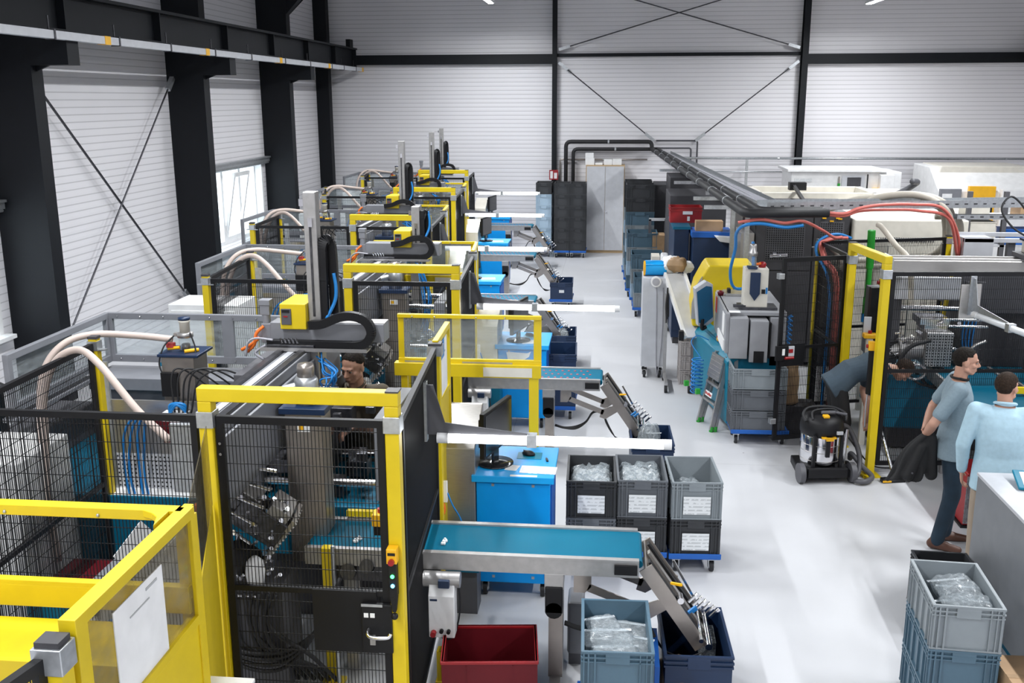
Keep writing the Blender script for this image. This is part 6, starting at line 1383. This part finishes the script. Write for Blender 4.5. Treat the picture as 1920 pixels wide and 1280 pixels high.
for i in range(6): b.hose([(1.08+.03*i, 24.5, 2.45), (1.32+.025*i, 20, 2.455), (1.55+.03*i, 16, 2.45), (1.84+.025*i, 12.2, 2.45)], .013, 6, 8)
b.build('cables', 'greyhose', t, world=True)
t = thing('tray_support', 'steel cross arms and posts carrying the black pipes', 'support', (1.6, 14, 0))
for y, x, zp in ((13.4, 1.47, 0), (14.6, 1.42, 0), (17.4, 1.3, 2.1), (20.4, 1.18, 2.25)):
    MB().bx(x-.28, x+.35, y-.03, y+.03, 2.28, 2.33).build('cross_arm', 'galv', t, world=True); MB().bx(x+.26, x+.32, y-.03, y+.03, zp, 2.30).build('post', 'galv', t, world=True)
def hose_t(label, name, m, r, curves, n=8):
    t = thing('hose_bundle' if len(curves) > 1 else name, label, 'hoses' if len(curves) > 1 else 'hose', curves[0][0])
    for c in curves: MB().hose(c, r, n, 10).build('hose', m, t, world=True)
    return t
hose_t('salmon red hoses swinging from the black pipe end over to the right', 'hose', 'pinkhose', .018, [[(2.30, 11.12, 2.49), (2.5, 11.15, 2.48), (2.65, 11.2, 2.53), (2.9, 11.3, 2.56), (3.3, 11.5, 2.55), (3.7, 11.7, 2.48), (4.0, 12.0, 2.1), (4.05, 12.1, 1.6)], [(2.30, 11.14, 2.47), (2.5, 11.17, 2.455), (2.68, 11.25, 2.50), (3.0, 11.4, 2.50), (3.4, 11.6, 2.47), (3.8, 11.8, 2.36), (4.02, 12.05, 1.9)]])
hose_t('salmon red hose running along the pipe and down into the right-hand cell', 'hose', 'pinkhose', .017, [[(1.36, 11.1, 2.38), (1.6, 11.05, 2.42), (1.85, 11.08, 2.38), (2.05, 11.1, 2.40), (2.3, 11.3, 2.28), (2.5, 11.6, 2.16), (2.62, 11.78, 2.14), (2.45, 11.7, 2.11), (2.36, 11.66, 2.08), (2.40, 11.55, 1.9), (2.5, 11.45, 1.72), (2.52, 11.4, 1.2), (2.50, 11.3, .2)], [(2.7, 11.8, 2.13), (2.48, 11.74, 2.13), (2.40, 11.68, 2.08), (2.44, 11.56, 1.9), (2.54, 11.45, 1.72), (2.56, 11.4, 1.2), (2.54, 11.3, .2)], [(2.37, 11.66, 2.07), (2.42, 11.5, 1.88), (2.50, 11.42, 1.72), (2.535, 11.38, 1.2), (2.52, 11.3, .2)]])
hose_t('bright blue hose looping over the back post of the right-hand cell', 'hose', 'bluehose', .017, [[(2.75, 11.85, 2.12), (2.6, 11.8, 2.17), (2.45, 11.72, 2.16), (2.33, 11.66, 2.08), (2.33, 11.6, 1.95), (2.42, 11.5, 1.78), (2.46, 11.42, 1.5), (2.45, 11.35, .9), (2.44, 11.3, .2)]])
hose_t('bright blue hose along the underside of the black pipe and looping down', 'hose', 'bluehose', .018, [[(2.05, 11.05, 2.36), (1.85, 11.02, 2.34), (1.6, 11.0, 2.38), (1.42, 11.0, 2.36), (1.36, 11.2, 2.25), (1.38, 11.4, 2.05), (1.36, 11.6, 1.75), (1.42, 11.7, 1.55), (1.56, 11.7, 1.56), (1.62, 11.65, 1.8), (1.60, 11.6, 2.1)]])
hose_t('ivory hoses arching over the cream machine into the right-hand cell', 'hose', 'ivory', .042, [[(2.6, 12.7, 2.35), (3.0, 12.6, 2.50), (3.5, 12.5, 2.52), (3.85, 12.4, 2.45), (4.0, 12.5, 2.2), (4.05, 12.6, 1.8)], [(2.9, 12.4, 2.42), (3.2, 12.3, 2.56), (3.6, 12.2, 2.58), (3.9, 12.2, 2.40), (4.05, 12.5, 2.1), (4.08, 12.6, 1.7)], [(3.3, 12.5, 2.5), (3.7, 12.4, 2.56), (3.98, 12.4, 2.42), (4.1, 12.6, 2.12), (4.05, 12.8, 1.85), (3.8, 12.9, 1.72), (3.3, 12.9, 1.70), (2.7, 12.8, 1.70)], [(3.9, 12.6, 2.3), (4.15, 12.6, 2.28), (4.25, 12.7, 2.05), (4.25, 12.8, 1.75), (3.9, 12.9, 1.66), (3.4, 12.9, 1.64), (2.8, 12.8, 1.63)]], 10)
hose_t('short ivory hose dropping behind the robot beam', 'hose', 'ivory', .03, [[(2.95, 11.5, 2.32), (2.97, 11.4, 2.30), (3.05, 11.1, 2.15), (3.10, 10.7, 2.02), (3.12, 10.6, 1.6)]], 10)
hose_t('white hose among the salmon hoses at the right cell back post', 'hose', 'ivory', .022, [[(2.5, 11.7, 2.02), (2.58, 11.6, 1.92), (2.62, 11.5, 1.76), (2.60, 11.45, 1.2), (2.58, 11.4, .2)]])
t = thing('green_tube', 'bright green vertical tube with blue coupling inside the right-hand cell', 'tube', (3.02, 12.0, 1.0)); MB().cyl((0, 0, .75), (-.02, -.05, 1.20), .045).build('green_hose', 'green', t); MB().cyl((0, 0, .2), (0, 0, .4), .04).build('lower_green_hose', 'green', t); MB().cyl((0, 0, .4), (0, 0, .75), .035).build('clear_middle', 'green', t); MB().cyl((0, 0, .1), (0, 0, .2), .05).build('blue_coupling', 'bluehose', t); MB().bx(-.03, .03, -.03, .03, -1.0, .1).build('stand', 'cream', t)
# gray steel frame and shelf on the right
t = thing('steel_frame', 'grey steel frame box behind the right-hand fence beside yellow post', 'frame', (4.5, 12.1, 0))
W_(MB().bx(4.05, 4.38, 11.95, 12.3, 1.5, 2.12), 'left_box', 'ltgrey', .005); W_(MB().bx(4.05, 5.2, 11.95, 12.0, 2.07, 2.12), 'top_bar', 'ltgrey', .004); W_(MB().bx(4.05, 5.2, 12.25, 12.3, 2.10, 2.15), 'rear_bar', 'ltgrey', .004)
for x in (4.6, 4.85): W_(MB().bx(x-.04, x+.04, 12.0, 12.08, .0, 2.07), 'post', 'dkgrey')
W_(MB().bx(4.05, 4.38, 11.98, 12.28, 0, 1.5), 'lower_panel', 'dkgrey'); W_(MB().bx(5.1, 5.4, 11.9, 12.3, 0, 2.3), 'right_box', 'ltgrey', .005)
t = thing('storage_shelf', 'metal shelf with bins behind the right-hand cell', 'shelf', (5.6, 14.6, 0))
for z in (1.72, 2.10): W_(MB().bx(4.85, 7.2, 14.3, 14.9, z-.03, z), 'shelf_board', 'ltgrey')
for x in (4.87, 5.35, 6.3, 7.18): W_(MB().bx(x-.03, x+.03, 14.3, 14.36, 0, 2.45), 'upright', 'dkgrey')
for i, (x, z, w, h, m, l) in enumerate(((5.62, 1.72, .46, .20, 'dollyblue', 'blue bin on the right-hand shelf'), (5.08, 1.72, .34, .3, 'cream', 'cream box at left of the right-hand shelf'), (5.0, 2.10, .3, .18, 'cream', 'cream carton on upper right-hand shelf'), (5.7, 2.10, .3, .14, 'card', 'brown carton on upper right-hand shelf'), (6.05, 1.72, .2, .18, 'charcoal', 'dark box beside the blue bin'), (6.3, 1.72, .12, .14, 'red', 'red bin on the right-hand shelf'), (6.15, 2.10, .2, .14, 'charcoal', 'dark carton on upper right-hand shelf'), (6.4, 2.10, .1, .1, 'green', 'lime carton on upper right-hand shelf'))):
    t = thing('shelf_bin', l, 'bin', (x, 14.5, z)); MB().bx(-w/2, w/2, -.18, .18, 0, h).build('body', m, t, .006); MB().bx(-w/2-.006, w/2+.006, -.186, .186, h, h+.012).build('rim', m, t)
t = thing('grey_bench', 'workbench with boxes behind the grey steel frame', 'bench', (5.3, 13.2, 0)); W_(MB().bx(4.4, 6.6, 12.9, 13.6, .9, .95), 'top', 'cream'); 
for x in (4.45, 6.55): W_(MB().bx(x-.03, x+.03, 12.95, 13.55, 0, .9), 'leg', 'dkgrey')
for i, (x, w, h, m, l) in enumerate(((4.75, .25, .35, 'cream', 'cream carton at left of the right-hand bench'), (5.1, .25, .25, 'card', 'brown carton on the right-hand bench'), (5.5, .5, .55, 'cream', 'large cream carton on the right-hand bench'), (6.1, .4, .7, 'ltgrey', 'grey cabinet on the right-hand bench'))):
    t = thing('bench_box', l, 'box', (x, 13.2, .95)); MB().bx(-w/2, w/2, -.2, .2, 0, h).build('body', m, t, .006); MB().bx(-w/2+.01, w/2-.01, -.02, .02, h, h+.003).build('tape', 'brownpaper', t)
t = thing('brown_paper_sack', 'crumpled brown paper sack behind the open gate', 'sack', (1.95, 11.05, .37)); 
b = MB(); r = random.Random(6); b.smooth = False
vs = [(x*(.15+.03*r.random()), y*(.13+.02*r.random()), z) for z in (0, .12, .25, .38, .5) for x, y in [(math.cos(a*PI/6), math.sin(a*PI/6)) for a in range(12)]]
b.add(vs, [(j*12+i, j*12+(i+1) % 12, (j+1)*12+(i+1) % 12, (j+1)*12+i) for j in range(4) for i in range(12)]+[tuple(range(48, 60))]); b.build('sack', 'brownpaper', t)
box_thing('black_unit', 'black unit on floor under the brown paper sack behind the open gate', 'unit', 1.78, 2.3, 10.9, 11.2, .0, .36, 'charcoal', .01, 'black')
# ------------------------------------------------------------------ people
def remeshed(name, mb, m, parent, voxel=.006, it=6, fac=.5):
    o = mb.build(name, m); 
    r = o.modifiers.new('remesh', 'REMESH'); r.mode = 'VOXEL'; r.voxel_size = voxel; r.use_smooth_shade = True
    s = o.modifiers.new('smooth', 'SMOOTH'); s.iterations = it; s.factor = fac
    dg = bpy.context.evaluated_depsgraph_get(); dg.update()
    me = bpy.data.meshes.new_from_object(o.evaluated_get(dg)); o.modifiers.clear(); old = o.data; o.data = me; me.name = name; bpy.data.meshes.remove(old)
    me.polygons.foreach_set('use_smooth', [True]*len(me.polygons))
    if not me.materials: me.materials.append(M[m])
    o.parent = parent
    return o
def cap(b, p0, p1, r0, r1=None, n=14):
    r1 = r0 if r1 is None else r1
    b.cyl(p0, p1, r0, r1, n); b.sph(p0, r0, n, 8); b.sph(p1, r1, n, 8)
def ell(b, c, r, T=None, n=18, m=12):
    q = MB(); q.sph((0, 0, 0), r, n, m); b.add([tuple((T @ Vector(c)) + (T.to_3x3() @ Vector(v))) for v in q.v] if T is not None else [tuple(Vector(c)+Vector(v)) for v in q.v], q.f, None, True)
def loft(b, rings, n=20):
    "rings: (centre, u axis, v axis, ru, rv)"
    vs = []
    for c, u, v, ru, rv in rings:
        c, u, v = Vector(c), Vector(u).normalized(), Vector(v).normalized()
        for i in range(n):
            t = 2*PI*i/n; cs, sn = math.cos(t), math.sin(t); e = .82
            vs.append(c+u*ru*math.copysign(abs(cs)**e, cs)+v*rv*math.copysign(abs(sn)**e, sn))
    N = len(rings)
    fs = [(j*n+i, j*n+(i+1) % n, (j+1)*n+(i+1) % n, (j+1)*n+i) for j in range(N-1) for i in range(n)]
    fs += [tuple(range(n-1, -1, -1)), tuple((N-1)*n+i for i in range(n))]
    b.add(vs, fs, None, True)
def hand(b, W, d, palm, side, curl=.5, k=1.0):
    "W wrist, d direction of fingers, palm normal, side = direction of thumb"
    W = Vector(W); d = Vector(d).normalized(); s = Vector(side); s = (s-d*s.dot(d)).normalized(); nrm = Vector(palm); nrm = (nrm-d*nrm.dot(d)-s*nrm.dot(s)).normalized()
    for a in (-.028, -.010, .010, .028): cap(b, W+d*.015*k+s*a*.75*k, W+d*.085*k+s*a*k, .0125*k, .0115*k, 10)
    for a, L in ((.031, .068), (.011, .078), (-.010, .072), (-.030, .056)):
        p0 = W+d*.09*k+s*a*k; p1 = p0+(d*(1-.35*curl)+nrm*curl*.8).normalized()*L*.5*k; p2 = p1+(d*(1-1.1*curl)+nrm*curl*1.5).normalized()*L*.45*k
        cap(b, p0, p1, .0088*k, .0082*k, 9); cap(b, p1, p2, .0082*k, .007*k, 9)
    t0 = W+d*.028*k+s*.028*k; t1 = t0+(s*.75+d*.55+nrm*.35).normalized()*.042*k; t2 = t1+(d*.8+nrm*.5+s*.05).normalized()*.032*k
    cap(b, t0, t1, .0125*k, .010*k, 9); cap(b, t1, t2, .010*k, .008*k, 9)
def head_parts(b, H, k=1.0):
    "H: matrix, head centre at ear level; +y face, +z crown"
    ell(b, (0, -.012, .035), (.074*k, .094*k, .082*k), H); ell(b, (0, .018, -.03), (.060*k, .070*k, .078*k), H); ell(b, (0, .052, -.078), (.034*k, .030*k, .024*k), H)
    ell(b, (0, .074, .022), (.050*k, .020*k, .016*k), H)                                     # brow
    for s in (-1, 1):
        ell(b, (s*.042, .052, -.020), (.020*k, .024*k, .020*k), H); ell(b, (s*.075, -.008, -.002), (.010, .020, .032), H, 12, 8)   # cheek, ear
        cap(b, H @ Vector((s*.056, .005, -.055)), H @ Vector((s*.02, .055, -.085)), .018, .016, 10)
    cap(b, H @ Vector((0, .086, .008)), H @ Vector((0, .106, -.024)), .009, .013, 10); ell(b, (0, .094, -.031), (.016, .012, .009), H, 10, 8)
    ell(b, (0, .084, -.056), (.023, .010, .006), H, 10, 6); ell(b, (0, .083, -.067), (.021, .010, .006), H, 10, 6)
def face_bits(par, H, beard=None, brow='hair_d'):
    b = MB()
    for s in (-1, 1): ell(b, (s*.030, .077, .003), (.011, .009, .006), H, 10, 8)
    b.build('eyes', 'eye', par); b = MB()
    for s in (-1, 1): ell(b, (s*.030, .0845, .003), (.006, .004, .006), H, 8, 6)
    b.build('irises', 'iris', par); b = MB()
    for s in (-1, 1): cap(b, H @ Vector((s*.015, .090, .021)), H @ Vector((s*.047, .076, .024)), .0048, .003, 6)
    b.build('eyebrows', brow, par)
    b = MB(); cap(b, H @ Vector((-.017, .0925, -.0615)), H @ Vector((.017, .0925, -.0615)), .0022, None, 6); b.build('mouth_line', 'leather', par)
def hair(par, H, m, front=.045, low=-.05, k=1.0, vol=1.0):
    q = MB(); q.sph((0, 0, 0), (1, 1, 1), 36, 26); r = random.Random(3); keep = []
    vs = []
    for v in q.v:
        x, y, z = v; j = 1+.006*(r.random()-.5); p = Vector((x*.0765*j*vol, -.012+y*.0965*j*vol, .035+z*.0865*j*vol)); vs.append(p)
    def ok(p):
        j = .010*math.sin(p.x*190)*math.cos(p.z*150)
        if p.z > .076+j: return p.y < .066+j
        if p.y > front+j: return False
        lim = low if p.y < -.03 else .018+(p.y+.03)*.55
        if abs(p.x) > .055 and -.03 < p.y < .03: lim = max(lim, .022 if p.y > 0 else -.005)
        return p.z > lim+j
    okv = [ok(p) for p in vs]; fs = [f for f in q.f if all(okv[i] for i in f)]
    used = sorted({i for f in fs for i in f}); mp = {i: n for n, i in enumerate(used)}
    b = MB(); b.add([tuple(H @ vs[i]) for i in used], [tuple(mp[i] for i in f) for f in fs], None, True); o = b.build('hair', m, par)
    s = o.modifiers.new('solidify', 'SOLIDIFY'); s.thickness = .003; s.offset = 1.0; sb = o.modifiers.new('subdivision', 'SUBSURF'); sb.levels = 1; sb.render_levels = 1
    return o
def shoe(par, A, d, m='leather'):
    A = Vector(A); d = Vector(d).normalized(); b = MB()
    b2 = MB(); cap(b2, (A.x-d.x*.04, A.y-d.y*.04, .045), (A.x+d.x*.07, A.y+d.y*.07, .042), .042, .040); cap(b2, (A.x+d.x*.07, A.y+d.y*.07, .036), (A.x+d.x*.17, A.y+d.y*.17, .030), .040, .030); cap(b2, (A.x-d.x*.035, A.y-d.y*.035, .05), (A.x, A.y, .11), .040, .042)
    for i, v in enumerate(b2.v): b2.v[i] = (v[0], v[1], max(v[2], .004))
    return remeshed('shoe', b2, m, par, .008, 4)
def person(label, loc, rz, J, shirt, trousers, sleeve='short', shoes='leather', hairm='hair_d', pant_len=1.0, hand_args=None, group=None, head=None, kface=True, vox=.0055, shirt_tail=0.0, collar=None):
    t = thing('person', label, 'person', loc, rz, group)
    V = lambda k: Vector(J[k])
    X = Vector((1, 0, 0))
    P, Wst, Ch, Nk = V('pelvis'), V('waist'), V('chest'), V('neck')
    sp = (Ch-P).normalized(); fw = X.cross(sp); fw = -fw if fw.dot(Vector((0, 1, 0))) < 0 and abs(sp.z) > .5 else fw
    if abs(sp.z) <= .5: fw = Vector((0, 0, -1)); fw = (fw-sp*fw.dot(sp)).normalized()
    H = head
    b = MB(); head_parts(b, H)
    cap(b, Nk-sp*.02, H @ Vector((0, -.018, -.04)), .056, .052)
    loft(b, [(P-sp*.06, X, fw, .14, .095), (Wst, X, fw, .132, .088), (Ch, X, fw, .155, .10), (Ch+sp*.10, X, fw, .15, .085), (Nk-sp*.01, X, fw, .07, .06)])
    for s in 'lr':
        cap(b, V(s+'S'), V(s+'E'), .048, .040); cap(b, V(s+'E'), V(s+'E')+(V(s+'W')-V(s+'E'))*.35, .040, .041); cap(b, V(s+'E')+(V(s+'W')-V(s+'E'))*.35, V(s+'W'), .041, .026)
        cap(b, V(s+'H'), V(s+'K'), .075, .05); cap(b, V(s+'K'), V(s+'K')+(V(s+'A')-V(s+'K'))*.35, .05, .052); cap(b, V(s+'K')+(V(s+'A')-V(s+'K'))*.35, V(s+'A'), .052, .035)
        ha = hand_args[s]; hand(b, V(s+'W'), ha[0], ha[1], ha[2], ha[3])
    remeshed('body', b, 'skin', t, vox, 4)
    # top
    b = MB()
    tail = P-sp*(.10+shirt_tail)
    loft(b, [(tail, X, fw, .190, .136), (P, X, fw, .184, .132), (Wst, X, fw, .172, .120), (Ch-sp*.05, X, fw, .182, .126), (Ch+sp*.06, X, fw, .188, .12), (Ch+sp*.13, X, fw, .165, .098), (Nk-sp*.035, X, fw, .105, .082), (Nk-sp*.012, X, fw, .070, .066)])
    for s in 'lr':
        S, E, Wr = V(s+'S'), V(s+'E'), V(s+'W')
        if sleeve == 'short': e = S+(E-S)*.72; cap(b, S, e, .068, .062)
        else: cap(b, S, E, .066, .056); cap(b, E, E+(Wr-E)*.9, .056, .040)
        cap(b, S, Ch+sp*.07+(S-Ch-sp*.07)*.4, .066, .085)
    remeshed('shirt' if sleeve != 'short' else 't_shirt', b, shirt, t, .008, 5)
    ring = MB(); pts = [Nk+sp*.012+X*.066*math.cos(a*PI/12)+fw*(.066*math.sin(a*PI/12))-sp*(.018*max(0, math.sin(a*PI/12))) for a in range(25)]
    ring.tube(pts, .010 if collar else .008, 6, False)
    if sleeve != 'short': ring.tube([Nk+sp*.006+X*.074*math.cos(a*PI/12)+fw*.072*math.sin(a*PI/12)-sp*.022*math.sin(a*PI/12) for a in range(25)], .012, 6, False)
    ring.build('collar', collar or shirt, t)
    # trousers
    b = MB(); loft(b, [(P-sp*.10, X, fw, .165, .112), (P-sp*.02, X, fw, .162, .112), (P+sp*.05, X, fw, .156, .105)])
    for s in 'lr':
        Hh, K, A = V(s+'H'), V(s+'K'), V(s+'A'); e = K+(A-K)*pant_len
        cap(b, Hh, K, .094, .068 if pant_len > .5 else .085)
        if pant_len > .05: cap(b, K, e, .068, .056)
    remeshed('trousers' if pant_len > .5 else 'shorts', b, trousers, t, .008, 5)
    for s in 'lr': shoe(t, J[s+'A'], J.get(s+'F', (0, 1, 0)), shoes)
    hair(t, H, hairm)
    if kface: face_bits(t, H, None, hairm)
    return t
def HM(c, yaw=0, pitch=0, roll=0):
    return Matrix.Translation(c) @ Matrix.Rotation(yaw, 4, 'Z') @ Matrix.Rotation(pitch, 4, 'X') @ Matrix.Rotation(roll, 4, 'Y')
R_ = math.radians
# 1: man in heather T-shirt, facing right, hands behind his back holding a jacket
J1 = dict(pelvis=(0, 0, .94), waist=(0, .01, 1.08), chest=(0, .0, 1.27), neck=(0, .0, 1.475), lH=(-.085, 0, .92), rH=(.085, 0, .92), lK=(-.10, .04, .50), rK=(.10, .03, .50), lA=(-.11, .02, .08), rA=(.10, -.05, .08), lF=(-.15, 1, 0), rF=(.2, 1, 0),
    lS=(-.185, -.01, 1.42), rS=(.185, -.01, 1.42), lE=(-.25, -.16, 1.15), rE=(.25, -.18, 1.14), lW=(-.08, -.22, .98), rW=(.05, -.22, .97))
person('man in heather blue-grey T-shirt and dark jeans facing right, hands behind back', (2.84, 8.16, 0), R_(-104), J1, 'tee_grey', 'jeans', hand_args={'l': ((.9, .05, -.35), (0, -1, 0), (0, 0, 1), .6), 'r': ((-.9, -.1, -.35), (0, 1, 0), (0, 0, 1), .7)}, head=HM((0, .035, 1.615), R_(8), R_(-4)), collar='cloth_black', shirt_tail=.03)
# his jacket
jt = thing('black_jacket', 'black jacket hanging from the hands of the man in heather T-shirt', 'jacket', (2.57, 8.12, .5))
b = MB(); n = 48; rings = []
for j in range(13):
    f = j/12; cx = .06-.17*f-.03*math.sin(f*5); cz = .50-.37*f; w = .055+.10*f**.8; dp = .045+.05*f; ring = []
    for i in range(n):
        a = 2*PI*i/n; fold = 1+(.10+.22*f)*math.sin(5*a+2.2*f)*.6+.10*f*math.sin(11*a-3*f)
        ring.append((cx+w*fold*math.cos(a)-.03*f*math.sin(a), dp*fold*math.sin(a), cz-.05*f*math.cos(a)*(-1)-.025*f*math.sin(3*a)))
    rings += ring
fs = [(j*n+i, j*n+(i+1) % n, (j+1)*n+(i+1) % n, (j+1)*n+i) for j in range(12) for i in range(n)]+[tuple(range(n-1, -1, -1)), tuple(12*n+i for i in range(n))]
b.add(rings, fs, None, True); cap(b, (.08, -.01, .47), (.10, -.03, .16), .045, .05); cap(b, (.0, -.05, .40), (-.10, -.08, .16), .035, .045)
remeshed('cloth', b, 'cloth_black', jt, .007, 3); MB().cyl((-.08, -.12, .20), (-.08, -.128, .20), .008, n=8).build('button', 'dkgrey', jt)
# 2: man in light blue shirt, seen from behind
J2 = dict(pelvis=(0, 0, .92), waist=(0, .01, 1.05), chest=(0, .0, 1.25), neck=(0, .01, 1.45), lH=(-.085, 0, .90), rH=(.085, 0, .90), lK=(-.10, .03, .49), rK=(.09, .03, .49), lA=(-.10, -.02, .08), rA=(.10, -.02, .08),
    lS=(-.195, 0, 1.39), rS=(.195, 0, 1.39), lE=(-.26, -.01, 1.11), rE=(.26, .03, 1.11), lW=(-.245, .06, .87), rW=(.22, .22, .98))
p2 = person('man in light blue long-sleeved shirt and beige trousers seen from behind', (2.97, 7.52, 0), R_(-14), J2, 'shirt', 'chino', 'long', hand_args={'l': ((.1, .2, -1), (1, 0, 0), (0, 1, 0), .45), 'r': ((-.1, 1, .1), (0, 0, -1), (-1, 0, 0), .4)}, head=HM((0, .035, 1.575), R_(-34), R_(-2)), hairm='hair_b', collar='shirt', shirt_tail=.05)
wb = MB().cyl((-.245, .055, .885), (-.246, .05, .905), .036, n=16).build('wrist_watch', 'black', p2)
# 3: man bending forward inside the right gate
J3 = dict(pelvis=(0, 0, .86), waist=(0, .13, .985), chest=(0, .30, 1.04), neck=(0, .49, 1.03), lH=(-.09, -.01, .84), rH=(.09, -.01, .84), lK=(-.11, .06, .47), rK=(.11, .06, .47), lA=(-.12, -.06, .08), rA=(.12, -.04, .08),
    lS=(-.18, .40, 1.0), rS=(.18, .38, 1.0), lE=(-.21, .33, .74), rE=(.24, .27, .76), lW=(-.10, .36, .54), rW=(.22, .25, .53))
person('man in faded navy T-shirt and black shorts bending forward inside the right gate', (2.32, 10.12, 0), R_(-88), J3, 'tee_navy', 'cloth_black', pant_len=.06, shoes='cloth_black', hand_args={'l': ((.1, .3, -1), (.6, 0, 0), (0, 1, 0), .6), 'r': ((-.1, .3, -1), (-.6, 0, 0), (0, 1, 0), .6)}, head=HM((0, .645, 1.005), R_(-6), R_(-62)), hairm='hair_b')
# 4: operator inside the nearest left cell
J4 = dict(pelvis=(0, 0, .92), waist=(0, .02, 1.06), chest=(0, .06, 1.26), neck=(0, .10, 1.44), lH=(-.09, 0, .90), rH=(.09, 0, .90), lK=(-.10, .03, .49), rK=(.10, .03, .49), lA=(-.11, 0, .08), rA=(.11, 0, .08),
    lS=(-.185, .08, 1.385), rS=(.185, .08, 1.385), lE=(-.25, .16, 1.13), rE=(.26, .16, 1.14), lW=(-.10, .40, 1.22), rW=(.10, .45, 1.27))
person('man in olive T-shirt with short dark hair working inside the nearest left cell', (-1.955, 7.42, 0), R_(172), J4, 'tee_olive', 'cloth_black', shoes='cloth_black', group=None, hand_args={'l': ((.6, .7, -.3), (0, 0, -1), (.7, -.6, 0), .6), 'r': ((-.75, .5, -.35), (0, 0, -1), (-.3, .6, .3), .75)}, head=HM((0, .15, 1.58), R_(-12), R_(-13)))

for o in [q for q in C.objects if q.get('label', '').startswith('man in olive')]: o.scale = (1.07, 1.07, 1.07)
